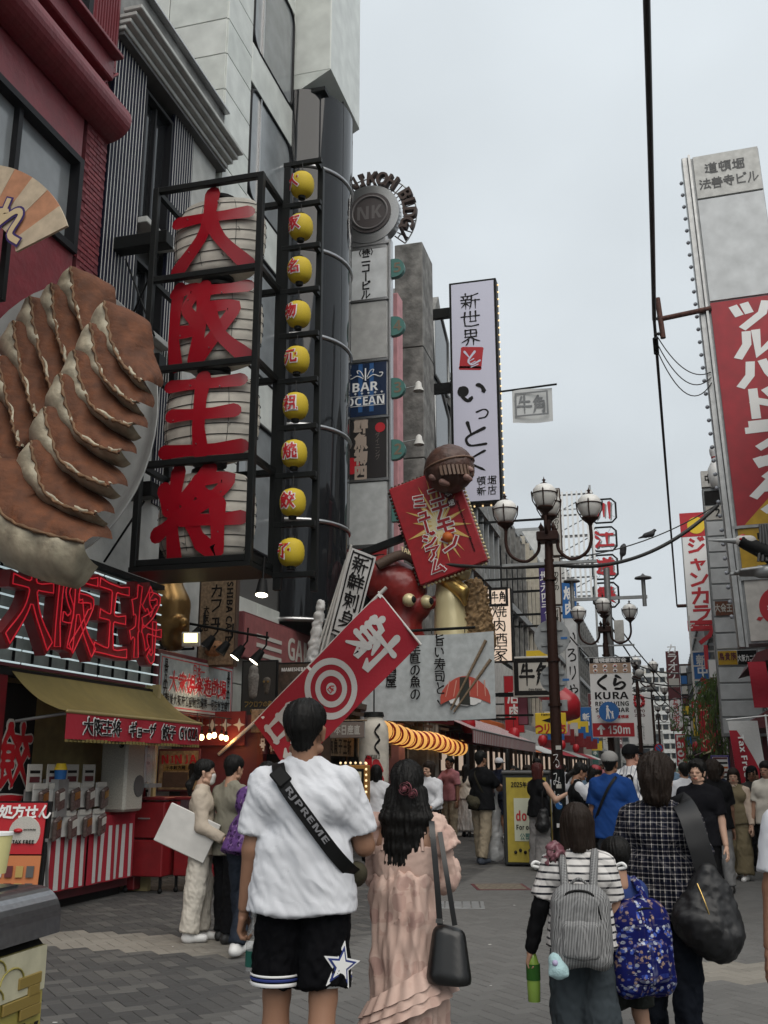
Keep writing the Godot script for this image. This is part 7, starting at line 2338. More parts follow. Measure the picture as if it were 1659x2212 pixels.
	o = thing("queue_post", "black queue barrier post further back by the willow", "post", V(1.56, 0, -27.9))
	cy(o, "base", M.black, Vector3.ZERO, V(0, .04, 0), .2, .17, 24)
	cy(o, "post", M.black, V(0, .04, 0), V(0, 1.0, 0), .04, .04, 12)
	cy(o, "head", M.black, V(0, 1.0, 0), V(0, 1.07, 0), .055, .055, 12)


func bird(label: String, at: Vector3, turn: float, hunched: bool) -> void:
	var o := thing("pigeon", label, "bird", at, turn, "pigeons on the cable")
	var b := [[V(-.06, .07, 0), V(.05, .09, 0), .05, .062], [V(.07, .11, 0), V(.11, .16, 0), .04, .032], [V(-.06, .06, 0), V(-.2, .02, 0), .035, .014], [V(.13, .165, 0), V(.155, .158, 0), .012, .005]]
	if hunched: b = [[V(0, .06, 0), V(.01, .16, 0), .06, .065], [V(.02, .2, 0), V(.03, .22, 0), .04, .036], [V(-.02, .06, 0), V(-.05, -.1, 0), .035, .014]]
	part(o, "body", blob_mesh(b, .012, .03), mt("pigeon", Color(.035, .035, .04), .7) if not M.has("pigeon") else M.pigeon)
	for z in [-.02, .02]: tube(o, "leg", M.rust, [V(0, .04, z), V(0, .0, z)], .006, 4)


func cables() -> void:
	var ins := V(0.41, 11.02, -21)
	var o := thing("overhead_cable", "thick black overhead cable running along the street", "cable", ins)
	var nearp := V(0.38, 10.32, -9.5)
	var farp := V(1.11, 9.41, -52)
	tube(o, "cable", M.wire, sag(nearp - ins, Vector3.ZERO, .12), .045, 6)
	tube(o, "cable", M.wire, sag(Vector3.ZERO, farp - ins, .5), .035, 6)
	tube(o, "far_bracket", M.rust, [farp - ins, V(3.2, farp.y, farp.z) - ins], .09, 6)
	tube(o, "splice", M.black, [V(0, -.3, -.3), V(.01, -.55, -.6)], .06, 6)
	var br := thing("insulator_bracket", "rusty bracket with three insulators holding the cable", "bracket", ins)
	tube(br, "arm", M.rust, [V(.12, 0, 0), V(1.2, .12, 0)], .06, 8)
	cy(br, "crosspiece", M.rust, V(.16, -.45, 0), V(.1, .5, 0), .06, .06, 10)
	for y in [-.34, .02, .38]:
		cy(br, "insulator", M.black, V(.12, y, 0), V(.0, y, 0), .035, .03, 8)
		for x in [.03, .06, .09]: cy(br, "disc", M.grey_dark, V(x, y, 0), V(x + .01, y, 0), .05, .05, 10)
	for k in 3:
		var w := thing("loop_wire", ["thin looping wire from bracket to sign, upper one", "thin looping wire from bracket to sign, middle one", "thin looping wire from bracket to sign, lowest"][k], "wire", ins, 0, "loop wires")
		tube(w, "wire", M.wire, sag(V(.04, -.4 - k * .2, 0), V(1.49, 9.68, -21) - ins + V(0, -.12 * k, 0), .35 + .12 * k), .012, 4)
	# cable across the street with two pigeons
	var a := V(-5.06, 5.68, -19.2)
	var m := V(-1.66, 5.22, -18.7)
	var e := V(1.4, 6.76, -21)
	o = thing("cross_cable", "sagging black cable bundle crossing the street at lamp height", "cable", m)
	tube(o, "cable", M.wire, sag(a - m, Vector3.ZERO, .12), .035, 6)
	var sg := sag(Vector3.ZERO, e - m, .42, 24)
	tube(o, "cable", M.wire, sg, .04, 6)
	tube(o, "thin_wire", M.wire, sag(V(0, .12, 0), e - m + V(0, .02, 0), .22), .012, 4)
	bird("hunched dark pigeon on the cross cable, left of the two", V(-0.52, 5.53, -19.7) + V(0, .0, 0), .3, true)
	bird("grey pigeon standing on the thin wire, right of the two", V(-0.01, 5.94, -20.1), 0.0, false)
	# far tangle
	for k in 6:
		var w := thing("far_wire", "thin dark wire crossing between the lamps and the right side, %s" % ["highest", "second from top", "third from top", "fourth", "fifth", "lowest"][k], "wire", Vector3.ZERO, 0, "far wires")
		var p0: Vector3 = [V(-1.4, 6.03, -34), V(-1.59, 5.77, -40), V(-1.41, 4.58, -34), V(-1.69, 6.82, -33), V(-3.1, 6.19, -34), V(-1.84, 5.16, -50)][k]
		var p1: Vector3 = [V(1.53, 4.03, -60), V(2.56, 7.02, -60), V(2.91, 6.56, -60), V(1.62, 5.25, -60), V(-1.09, 5.86, -60), V(2.47, 5.79, -60)][k]
		w.position = p0
		tube(w, "wire", M.wire, sag(Vector3.ZERO, p1 - p0, .5), .03, 4)


func right_side() -> void:
	var Q := -PI / 2
	var specs := [
		["right_near_building", "white building at right that holds the drugstore tower", -10, -27, 9.5, "white_wall", "glass", 2.2],  # near building stays out of view; height kept low to let sunlight in
		["tenant_building", "pale building behind the stacked tenant board", -27, -41, 13.5, "plaster2", "dark_glass", 2.0],
		["ramen_building", "grey building behind the red noodle sign", -41, -52, 12.0, "grey_panel", "glass", 1.6],
		["karaoke_building", "grey building with long steel pipes on its front", -52, -72, 15.0, "concrete", "dark_glass", 1.8],
		["right_far_building", "pale building past the karaoke sign", -72, -100, 15.5, "white_wall", "glass", 2.4],
		["right_end_building", "dark grey building at the far right end", -100, -140, 13.0, "concrete2", "glass", 2.6]]
	for s in specs:
		var L: float = s[2] - s[3]
		var o := thing(s[0], s[1], "building", V(3.3, 0, (s[2] + s[3]) / 2))
		bx(o, "wall", M[s[5]], V(3.2, s[4] / 2 + 1.6, 0), V(6, s[4] - 3.2, L - .05))
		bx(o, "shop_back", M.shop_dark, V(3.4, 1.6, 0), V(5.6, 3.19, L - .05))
		bx(o, "coping", M.grey_panel, V(3.15, s[4] + .1, 0), V(6.2, .2, L - .02))
		var nb := int(L / s[7])
		var bw := L / nb
		for i in nb + 1: bx(o, "pilaster", M[s[5]], V(.08, s[4] / 2 + 1.5, L / 2 - .1 - i * (bw - .2 / nb)), V(.36, s[4] - 3.2, .2))
		for f in int((s[4] - 3.6) / 2.9):
			bx(o, "floor_band", M.plaster2, V(.02, 3.55 + f * 2.9, 0), V(.44, .34, L - .06))
			for i in nb: window(o, V(.14, 5.15 + f * 2.9, L / 2 - .1 - (i + .5) * (bw - .2 / nb)), bw - .24, 2.3, Q, 2, .06, s[6], "dark_frame", .05)
		for i in int(L / 3): bx(o, "shop_post", M.brown_wood, V(.2, 1.6, L / 2 - 1.5 - i * 3), V(.16, 3.2, .16))
		for i in int(L / 3): bx(o, "shop_counter", [M.shop_red, M.pale_wood, M.white_wall][i % 3], V(.3, .5, L / 2 - 3 - i * 3), V(.4, 1.0, 2.2))
		for i in int(L / 4.5): part(o, "shop_awning", sheet(func(u, v): return V(.2 - v * 1.0, 3.0 - v * .45, L / 2 - .6 - i * 4.5 - u * 3.6), 4, 3, .02), [M.red_cloth, M.stall_grey, M.red_cloth, M.white_cloth][i % 4])
	# pipes
	for k in 6:
		var pz := -50.0 - k * 1.1
		var p := thing("drain_pipe", "long vertical steel pipe on the right building front", "pipe", V(3.05, 0, pz), 0, "steel pipes")
		cy(p, "pipe", M.galv if k % 2 else M.white_dirty, V(0, 2.2, 0), V(0, 13.5 - k * .5, 0), .13, .13, 10)
		for y in [4, 8, 12]: bx(p, "clip", M.galv, V(.15, y, 0), V(.3, .08, .3))
	# drugstore tower sign
	var o := thing("drugstore_tower", "tall tower sign with red drugstore face and bulbs along its edge", "sign", V(2.3, 9.4, -21))
	o.rotation.z = .028
	var w := 1.5
	bx(o, "frame", M.galv, V(0, 0, -.35), V(w, 11.0, .6), Vector3.ZERO, .02)
	bx(o, "frame_edge", M.brushed, V(-w / 2 - .07, 0, -.2), V(.14, 11.1, .3), Vector3.ZERO, .02)
	bx(o, "frame_edge", M.brushed, V(-w / 2 + .02, 0, -.02), V(.05, 11.1, .1))
	var fc := [[5.5, 4.42, "label_grey"], [4.4, 1.92, "pale_face"], [1.9, -3.1, "drug_red"], [-3.14, -4.16, "drug_yellow"], [-4.2, -5.45, "cherry_white"]]
	mt("label_grey", Color(.5, .5, .48), .5, .2, "grime", .7)
	mt("drug_red", Color(.36, .008, .018), .4, 0, "grime", .4)
	mt("drug_yellow", Color(.55, .33, .01), .45, 0, "grime", .6)
	mt("cherry_white", Color(.62, .6, .56), .45, 0, "grime", .6)
	for f in fc: bx(o, "face", M[f[2]], V(.04, (f[0] + f[1]) / 2, -.02), V(w - .12, f[0] - f[1] - .03, .04))
	bx(o, "divider", M.galv, V(0, -3.12, .0), V(w, .06, .06))
	bx(o, "divider", M.galv, V(0, -4.18, .0), V(w, .08, .06))
	jt(o, M.grey_dark, "道頓堀", V(.0, 5.14, .006), Vector2(.26, .26), .12, 0, false, 1.12)
	jt(o, M.grey_dark, "法善寺ビル", V(.05, 4.76, .006), Vector2(.24, .27), .12, 0, false, 1.05)
	var drug := "ツルハドラッグ"
	for k in drug.length(): jt(o, M.white, drug[k], V(.14, 1.5 - k * .67, .006), Vector2(.8, .6), .23)
	part(o, "orange_corner", prism(PackedVector2Array([Vector2(.68, -3.08), Vector2(-.5, -3.08), Vector2(.68, -1.9)]), .006), M.drug_yellow, V(0, 0, .001))
	jt(o, M.ink, "薬", V(.14, -3.64, .006), Vector2(.86, .86), .15)
	cy(o, "cherry_disc", M.red, V(-.02, -4.78, .0), V(-.02, -4.78, .008), .4, .4, 36)
	for c in [[-.12, -4.8, .17], [.2, -4.96, .11]]:
		for k in 5:
			var an: float = TAU * k / 5 + .3
			part(o, "petal_print", prism(PackedVector2Array([Vector2(0, .1), Vector2(.32, .5), Vector2(.22, .9), Vector2(0, .78), Vector2(-.22, .9), Vector2(-.32, .5)]), .005), M.white, V(c[0], c[1], .009), V(0, 0, an)).scale = V(c[2], c[2], 1)
	for c in [[.42, -4.5], [.5, -4.8], [-.44, -5.0]]: part(o, "petal_print", prism(PackedVector2Array([Vector2(0, -.06), Vector2(.05, 0), Vector2(0, .08), Vector2(-.04, 0)]), .005), M.red, V(c[0], c[1], .004), V(0, 0, c[0] * 3))
	for k in 34: ball(o, "edge_bulb", mt("edge_bulb", Color(.34, .36, .4), .3) if not M.has("edge_bulb") else M.edge_bulb, V(-w / 2 - .19, 5.0 - k * .3, -.2), .045, 8)
	bx(o, "wall_arm", M.galv, V(1.1, 2, -.35), V(.8, .3, .3))
	bx(o, "wall_arm", M.galv, V(1.1, -3, -.35), V(.8, .3, .3))
	# crane sculpture poking in from the right
	o = thing("crane_sculpture", "black and white crane head with long beak at right edge", "sculpture", V(1.28, 4.29, -13.5))
	part(o, "neck", blob_mesh([[V(-.1, .08, 0), V(.25, -.12, 0), .085, .12], [V(.25, -.12, 0), V(.7, -.5, -.1), .12, .2]], .025, .05), M.black)
	part(o, "head", blob_mesh([[V(-.14, .1, 0), V(-.02, .08, 0), .07, .085]], .02, .03), M.white_dirty)
	part(o, "beak", blob_mesh([[V(-.16, .1, 0), V(-.55, .13, 0), .045, .008]], .012, .02), M.galv)
	part(o, "crest", blob_mesh([[V(-.16, .14, 0), V(-.1, .16, 0), .025, .03]], .01, .02), M.red)
	ball(o, "eye", M.red, V(-.14, .11, .065), .018, 8)
	for k in 5: tube(o, "plume", M.grey_dark, curve([V(.12 + k * .03, .3, 0), V(.1 + k * .04, .05, .05), V(.05 + k * .05, -.2, .08)], 4), .02, 5)
	tube(o, "mount", M.galv, [V(.7, -.5, -.1), V(2.4, -.5, -.1)], .06, 6)
	o = thing("silver_claw", "silver sculpted hand reaching in below the crane", "sculpture", V(1.35, 3.97, -13.5))
	var hp := [[V(.3, 0, 0), V(.0, 0, 0), .1, .085]]
	for k in 4: hp.append([V(.02, .04 - k * .022, .06 - k * .035), V(-.24 - .06 * (k % 3), .02 - k * .015, .07 - k * .04), .03, .022])
	part(o, "hand", blob_mesh(hp, .014, .02), M.galv)
	tube(o, "mount", M.galv, [V(.3, 0, 0), V(2.4, .1, 0)], .05, 6)
	# stacked tenant board
	o = thing("tenant_board", "tall stack of blank white tenant panels on the right", "sign", V(2.05, 1.52, -27))
	o.position.y = 0
	o.scale = V(.66, .8, 1)
	var tw := 1.86
	bx(o, "frame", M.galv, V(0, 6.9, -.2), V(tw, 8.1, .3), Vector3.ZERO, .02)
	for k in 15:
		var y := 10.6 - k * .53
		bx(o, "panel", M.pale_face if k > 3 else [M.ink, M.paper, M.pale_face, M.pale_face][k], V(-.14, y, -.04), V(tw - .42, .47, .04), Vector3.ZERO, .008)
		bx(o, "number_panel", M.pale_face, V(tw / 2 - .17, y, -.04), V(.26, .47, .04))
		if k > 8: lt(o, M.grey_dark, ["3", "2", "B1", "B1", "B1", "1"][k - 9], V(tw / 2 - .17, y, -.014), .2)
	bx(o, "yellow_tile", M.drug_yellow, V(-.5, 10.6 - 10 * .53, -.01), V(.7, .44, .03))
	jt(o, M.maroon, "鳥貴族", V(-.5, 5.34, .01), Vector2(.2, .24), .13)
	bx(o, "black_tile", M.ink, V(.22, 10.6 - 10 * .53, -.01), V(.7, .44, .03))
	jt(o, M.white, "大阪カニ魚", V(.22, 5.28, .01), Vector2(.13, .2), .15)
	bx(o, "picture_tile", mt("fire_print", Color(.2, .06, .02), .5, 0, "blotch", 3), V(-.3, 10.6 - 7 * .53, -.01), V(1.0, .46, .03))
	jt(o, M.paper, "大会王", V(-.5, 6.9, .01), Vector2(.2, .26), .15)
	jt(o, M.white, "コミック", V(-.1, 10.5, .0), Vector2(.22, .24), .15, 0, true)
	lt(o, M.ink, "2F", V(-.3, 10.08, -.01), .26)
	bx(o, "head_label", M.white_dirty, V(0, 11.25, -.1), V(tw, .55, .2))
	jt(o, M.ink, "中座くいち", V(0, 11.25, .006), Vector2(.3, .3), .13)
	for x in [-.6, .6]: bx(o, "post", M.maroon, V(x, 1.5, -.25), V(.16, 3.0, .16))
	o = thing("bowling_pin", "giant white bowling pin on top of the tenant board", "sculpture", V(1.85, 8.75, -27.1))
	o.scale = Vector3.ONE * .55
	part(o, "pin", lathe([Vector2(0, 0), Vector2(.36, 0), Vector2(.48, .5), Vector2(.42, .95), Vector2(.22, 1.35), Vector2(.19, 1.5), Vector2(.26, 1.75), Vector2(.27, 1.95), Vector2(.2, 2.15), Vector2(0, 2.22)], 24), M.white)
	for y in [1.3, 1.5]: cy(o, "red_band", M.red, V(0, y, 0), V(0, y + .08, 0), .225 if y < 1.4 else .2, .21, 24)
	tube(o, "spike", M.galv, [V(0, 2.2, 0), V(0, 2.8, 0)], .012, 4)
	# karaoke tower
	o = board("karaoke_tower", "white and red karaoke tower sign with cartoon-free red head panel", V(2.14, 10.74, -50), 1.25, 5.65, .5, 0, M.galv, M.white, .04)
	o.set_meta("label", "white karaoke tower sign with red katakana and red head panel")
	bx(o, "head_panel", M.red, V(0, 2.35, .01), V(1.3, 1.2, .012))
	cy(o, "yellow_disc", M.yellow, V(.1, 2.3, .0), V(.1, 2.3, .03), .42, .42, 24)
	jt(o, M.red, "ジャンカラ", V(.05, -.35, .014), Vector2(.82, .78), .17, 0, true, 1.06)
	bx(o, "foot_panel", M.red, V(0, -2.62, .01), V(1.3, .5, .012))
	jt(o, M.white, "ジャンカラ", V(0, -2.62, .018), Vector2(.2, .24), .15)
	bx(o, "wall_arm", M.galv, V(1.2, .5, -.3), V(1.6, .2, .2))
	# red noodle letters
	var kana := "ラーメン"
	o = thing("noodle_letters", "big red free-standing katakana letters on a steel lattice", "sign", V(1.95, 5.57, -46))
	for x in [-.5, .5]: bx(o, "lattice_post", M.white_dirty, V(x, 0, -.15), V(.08, 5.0, .08))
	for k in 8: bx(o, "lattice_rung", M.white_dirty, V(0, -2.2 + k * .62, -.15), V(1.1, .06, .06))
	for k in 4:
		var lift := 0.0
		for poly in glyph_outline("｜" if kana[k] == "ー" else kana[k], Vector2(.95, 1.0), .18, 0):
			part(o, "letter", prism(poly, .2 + lift), M.red, V(.1, 1.75 - k * 1.12, 0))
			lift += .003
	for y in [-1.5, 1.2]: bx(o, "wall_arm", M.galv, V(.9, y, -.15), V(1.3, .1, .1))
	o = board("noodle_banner", "tall red noodle banner behind the willow branches", V(1.75, 3.12, -44), 0.59, 1.93, .1, 0, M.dark_red, M.red, .03)
	jt(o, M.gold_cream, "ラーメン", V(0, -.1, .012), Vector2(.42, .46), .13, 0, true, 1.08)
	bx(o, "wall_arm", M.galv, V(.8, .5, -.1), V(1.4, .08, .08))
	o = board("seafood_sign", "narrow red and white vertical seafood sign beside the tenant board", V(2, 4.11, -39.5), 0.28, 1.17, .2, 0, M.dark_red, M.white, .02)
	bx(o, "red_head", M.maroon, V(0, .35, .008), V(.3, .66, .012))
	jt(o, M.white, "大阪水産", V(0, .35, .016), Vector2(.14, .15), .14, 0, true, 1.05)
	jt(o, M.ink, "店身和司", V(0, -.32, .012), Vector2(.13, .15), .14, 0, true, 1.05)
	bx(o, "wall_arm", M.galv, V(.4, .2, -.15), V(.7, .08, .08))
	# maroon bowling and karaoke sign
	o = board("maroon_sign", "long maroon vertical bowling sign far on the right", V(1, 6.78, -74), 0.88, 5.54, .4, 0, M.maroon, M.maroon, .03)
	jt(o, M.white, "カラオケ", V(0, 2.0, .012), Vector2(.62, .6), .13, 0, true, 1.05)
	part(o, "white_oval", flat([[V(0, -.9, 0), V(0, -2.3, 0), .4, .4]], .012), M.white)
	jt(o, M.red, "ドラゴンボウル", V(0, -1.6, .03), Vector2(.4, .3), .15, 0, true, 1.02)
	bx(o, "pale_patch", M.paper, V(0, .55, .01), V(.7, .6, .012))  # plain paper-coloured rectangle above the oval
	bx(o, "wall_arm", M.rust, V(1.2, 1.8, -.2), V(1.8, .12, .12))
	o = board("red_brand_sign", "red vertical sign with sideways white lettering far on the right", V(1.31, 2.86, -82), 0.81, 2.39, .3, 0, M.dark_red, M.red, .03)
	lt(o, M.white, "Laox", V(0, .0, .012), .62, 2.2, true, false, V(0, 0, -PI / 2))
	o = board("blue_edge_sign", "thin dark sign column with small coloured panels beside the maroon sign", V(1.51, 4.89, -66), 0.42, 5.79, .3, 0, M.black, M.ink, .02)
	for k in 9: bx(o, "small_panel", [M.white, M.sign_blue, M.paper, M.maroon, M.yellow, M.white][k % 6], V(0, 2.6 - k * .62, .012), V(.34, .5, .02))
	o = board("no_parking_sign", "small round blue and red no parking sign on a far lamp", V(-0.25, 2.61, -60), 0.33, 0.33, .02, 0, M.galv, null, .02)
	cy(o, "disc", M.red, V(0, 0, .006), V(0, 0, .016), .25, .25, 24)
	cy(o, "disc_centre", M.sign_blue, V(0, 0, .017), V(0, 0, .022), .18, .18, 24)
	bx(o, "bar", M.red, V(0, 0, .026), V(.4, .06, .006), V(0, 0, -.8))
	# tax free flag
	o = thing("tax_free_flag", "red and white nobori flag reading Tax Free Shop", "flag", V(1.26, 1.64, -17.5))
	var ff := func(u: float, v: float) -> Vector3: return V((u - .5) * .46 + v * .12, .62 - v * 1.5, .03 * sin(v * 6 + u * 3))
	part(o, "cloth", sheet(ff, 8, 16, .004), M.white_cloth)
	part(o, "red_field", sheet(func(u, v): return ff.call(u * (.12 + .84 * sin(clampf(v * .9 + .08, 0, 1) * PI * .62)), .1 + v * .9) + V(0, 0, .008), 6, 16, .003), M.red_cloth)
	lt(o, M.white, "Tax Free Shop", V(-.02, -.15, .06), .13, 1.1, true, false, V(0, 0, -PI / 2 + .08))
	tube(o, "rod", M.white, [V(-.25, .64, 0), V(.4, .7, 0)], .012, 5)
	tube(o, "pole", M.white, [V(.36, .72, 0), V(.42, -2.0, 0)], .016, 6)
	cy(o, "base", M.stall_grey, V(1.26, 1.64, -17.5) * V(0, -1, 0) + V(.42, 0, 0), V(1.26, 1.64, -17.5) * V(0, -1, 0) + V(.42, .12, 0), .2, .16, 16)
	tube(o, "pole", M.white, [V(.42, -1.6, 0), V(1.26, 1.64, -17.5) * V(0, -1, 0) + V(.42, .1, 0)], .016, 6)
	# white notice board with purple edge
	o = board("notice_board", "white menu board with purple border standing among the crowd", V(1.19, 1.37, -24), 0.4, 0.85, .05, 0, M.purple, M.white, .04)
	for k in 8: bx(o, "print_line", [M.maroon, M.ink, M.orange][k % 3], V(0, .36 - k * .1, .01), V(.3, .04, .006))
	for x in [-.18, .18]: bx(o, "leg", M.galv, V(x, -.72, -.03), V(.04, .66, .04))
	# red eaves of the building at the right edge
	o = thing("red_eaves", "dark red tiled eaves jutting from the right edge", "eaves", V(1.92, 2.4, -19))
	mt("eave_red", Color(.1, .008, .012), .6, 0, "grime", 1)
	part(o, "roof", prism(PackedVector2Array([Vector2(-.6, -.2), Vector2(1.3, -.2), Vector2(1.3, .5), Vector2(.0, .18)]), 3.0), M.eave_red, V(0, 0, -3))
	part(o, "roof", prism(PackedVector2Array([Vector2(-.35, .9), Vector2(1.3, 1.3), Vector2(1.3, 1.6), Vector2(-.2, 1.12)]), 3.0), M.eave_red, V(0, 0, -3))
	part(o, "hanging_flag", sheet(func(u, v): return V(-.38 + u * .3 + v * .05, .95 - v * .8 - u * .0, .04 * sin(v * 5)), 4, 8, .004), M.red_cloth)
	for z in [0, -1.4, -2.8]: ball(o, "bracket_end", M.white_dirty, V(-.5, -.2, z), .06, 10)
	bx(o, "wall", M.eave_red, V(1.0, -1.6, -1.5), V(.3, 3.0, 3.0))
	bx(o, "column", M.concrete2, V(.3, -1.65, -.3), V(.3, 2.9, .3))
	willow()


func willow() -> void:
	var base := V(1.95, 0.92, -31)
	base.y = 0
	var o := thing("willow_tree", "drooping green willow tree in front of the tenant board", "tree", base)
	tube(o, "trunk", M.bark, curve([V(0, 0, 0), V(.05, 1.4, 0), V(-.1, 2.6, 0), V(-.2, 3.8, 0)], 5), [.17, .165, .16, .16, .155, .15, .15, .145, .14, .14, .13, .12, .11, .1, .09, .08], 8)
	var r := RandomNumberGenerator.new()
	r.seed = 5
	var v := PackedVector3Array()
	var n := PackedVector3Array()
	var idx := PackedInt32Array()
	for k in 46:
		var an := r.randf() * TAU
		var rad := r.randf_range(.2, 1.45)
		var top := V(-.2 + cos(an) * rad * .5, 3.5 + r.randf() * .9 - rad * .2, sin(an) * rad * .5)
		var tip := V(-.25 + cos(an) * rad * 1.15, r.randf_range(1.3, 2.7), sin(an) * rad)
		var c := curve([V(-.15, 3.2 + .6 * r.randf(), 0), top, V(tip.x, lerpf(top.y, tip.y, .35), tip.z), tip], 5)
		if k < 26: tube(o, "branch", M.bark, c, .012, 4)
		for i in range(4, c.size()):
			for q in 9:
				var p: Vector3 = c[i] + V(r.randf_range(-.1, .1), r.randf_range(-.12, .12), r.randf_range(-.1, .1))
				var d := V(r.randf_range(-.4, .4), -1, r.randf_range(-.4, .4)).normalized() * r.randf_range(.09, .16)
				var s := d.cross(V(r.randf() - .5, 0, r.randf() - .5)).normalized() * .02
				var b := v.size()
				v.append_array([p, p + d * .5 + s, p + d, p + d * .5 - s])
				var nn := d.cross(s).normalized()
				n.append_array([nn, nn, nn, nn])
				idx.append_array([b, b + 1, b + 2, b, b + 2, b + 3])
	M.leaf.backlight_enabled = true
	M.leaf.backlight = Color(.2, .3, .05)
	part(o, "crown", tri_mesh(v, n, idx), M.leaf)


func far_street() -> void:
	# apartment tower closing the street
	var o := thing("far_apartment_tower", "cream apartment tower with balconies at the end of street", "building", V(-1.61, 1.52, -255))
	o.position.y = 0
	bx(o, "wall", M.cream_wall, V(0, 12.2, -4), V(9.6, 24.4, 7.6))
	for f in 10:
		var y := 3.2 + f * 2.25
		bx(o, "balcony", M.white_wall, V(0, y, .1), V(9.7, .9, .7))
		for k in 6: bx(o, "window", M.dark_glass, V(-4.0 + k * 1.6, y + 1.15, -.16), V(1.1, 1.2, .1))
	for k in 7: bx(o, "divider", M.white_wall, V(-4.8 + k * 1.6, 12.2, .05), V(.16, 23.6, .6))
	bx(o, "roof_room", M.white_wall, V(-.5, 25.2, -3), V(4, 1.6, 4))
	var names := ["pale low block closing the street on the left", "grey block beside the apartment tower", "white block right of the apartment tower", "far block behind the karaoke signs"]
	for k in 4:
		o = thing("distant_block", names[k], "building", V([-14.0, -4.5, 7.0, 16.0][k], 0, -215.0 - k * 9))
		var h: float = [13.0, 9.0, 12.0, 15.0][k]
		bx(o, "wall", [M.white_wall, M.concrete, M.plaster, M.cream_wall][k], V(0, h / 2, 0), V(9, h, 8))
		for f in int(h / 3):
			for q in 4: bx(o, "window", M.dark_glass, V(-3.2 + q * 2.1, 1.8 + f * 2.9, 4.02), V(1.4, 1.5, .1))
	# small signs crowding the far street on both sides
	var cols := [M.red, M.white, M.yellow, M.sign_blue, M.paper, M.maroon, M.pink, M.teal, M.orange]
	for k in 34:
		var left := k % 2 == 0
		var z := -40.0 - k * 3.4 - rnd.randf() * 2
		var h := rnd.randf_range(.8, 2.6)
		var w := rnd.randf_range(.5, 1.1)
		var y := rnd.randf_range(2.6, 7.5)
		var x := -6.4 + w / 2 + rnd.randf() * .6 if left else 2.9 - w / 2 - rnd.randf() * .5
		var cn: String = ["red", "white", "yellow", "blue", "cream", "dark red", "pink", "teal", "orange"][k % 9]
		o = board("street_sign", "small %s projecting sign on the %s side, %s" % [cn, "left" if left else "right", "about %d metres along" % int(-z)], V(x, y, z), w, h, .12, 0, M.galv, cols[k % 9], .03, "small far signs")
		jt(o, M.ink if k % 9 in [1, 2, 4, 6] else M.white, ["店肉", "酒", "魚王", "新中", "方", "大号", "和", "日本", "子元"][k % 9], V(0, 0, .012), Vector2(w * .6, w * .6), .15, 0, true, 1.1)
		bx(o, "bracket", M.black_steel, V((-1 if left else 1) * (w / 2 + .5), 0, -.06), V(1.1, .06, .06))
	for k in 10:
		o = thing("red_lantern", "small red paper lantern hanging beside the far street", "lantern", V(2.1 - .05 * k if k % 2 else -5.2, 2.7, -28.0 - k * 4.5), 0, "far red lanterns")
		part(o, "shell", lathe([Vector2(0, -.25), Vector2(.12, -.24), Vector2(.2, -.1), Vector2(.21, .05), Vector2(.14, .22), Vector2(0, .25)], 12), M.red)
		tube(o, "cord", M.wire, [V(0, .25, 0), V(0, .9, 0)], .012, 4)


func cm(key: String, c: Color, rough := .85, tex: Texture2D = null, scale := 1.0) -> StandardMaterial3D:
	if M.has(key): return M[key]
	var m := mt(key, c, rough, 0, "fine", scale, "cloth", 1, .3)
	m.uv1_world_triplanar = false
	m.uv1_scale = Vector3.ONE * (scale if tex else 1.3)
	m.albedo_texture = tex
	m.metallic_specular = .18
	return m

func pattern(kind: String) -> ImageTexture:
	var im := Image.create(256, 256, false, Image.FORMAT_RGB8)
	var r := RandomNumberGenerator.new()
	r.seed = 3
	if kind == "plaid":
		im.fill(Color(.10, .105, .14))
		for i in 4:
			var x := i * 64
			for q in [[0, 14, Color(.035, .04, .07)], [20, 5, Color(.62, .6, .58)], [31, 3, Color(.3, .3, .34)], [40, 14, Color(.05, .06, .11)], [57, 4, Color(.5, .48, .47)]]: im.fill_rect(Rect2i(x + q[0], 0, q[1], 256), q[2])
		for i in 4:
			for q in [[0, 14, Color(.02, .02, .05, .55)], [20, 5, Color(.8, .78, .76, .55)], [40, 14, Color(.03, .04, .1, .5)], [57, 4, Color(.75, .72, .7, .5)]]:
				var b := Image.create(256, q[1], false, Image.FORMAT_RGBA8)
				b.fill(q[2])
				im.convert(Image.FORMAT_RGBA8)
				im.blend_rect(b, Rect2i(0, 0, 256, q[1]), Vector2i(0, i * 64 + q[0]))
	elif kind == "blue_print" or kind == "purple_print" or kind == "dress_print":
		im.fill({"blue_print": Color(.08, .1, .33), "purple_print": Color(.36, .25, .45), "dress_print": Color(.75, .67, .63)}[kind])
		var cols: Array = {"blue_print": [Color(.75, .77, .8), Color(.3, .4, .75), Color(.62, .52, .45), Color(.1, .11, .25)], "purple_print": [Color(.1, .07, .14), Color(.55, .45, .6), Color(.16, .1, .2)], "dress_print": [Color(.72, .63, .59), Color(.66, .56, .53), Color(.77, .70, .66)]}[kind]
		for i in (60 if kind != "dress_print" else 26):
			var c := Vector2i(r.randi() % 256, r.randi() % 256)
			for q in 5:
				var s := 4 + r.randi() % (14 if kind != "dress_print" else 30)
				var o := c + Vector2i(r.randi() % 18 - 9, r.randi() % 18 - 9)
				for y in range(-s / 2, s / 2):
					for x in range(-s / 2, s / 2):
						if x * x + y * y < s * s / 4: im.set_pixel(posmod(o.x + x, 256), posmod(o.y + y, 256), cols[(i + (q % 2)) % cols.size()])
	return ImageTexture.create_from_image(im)

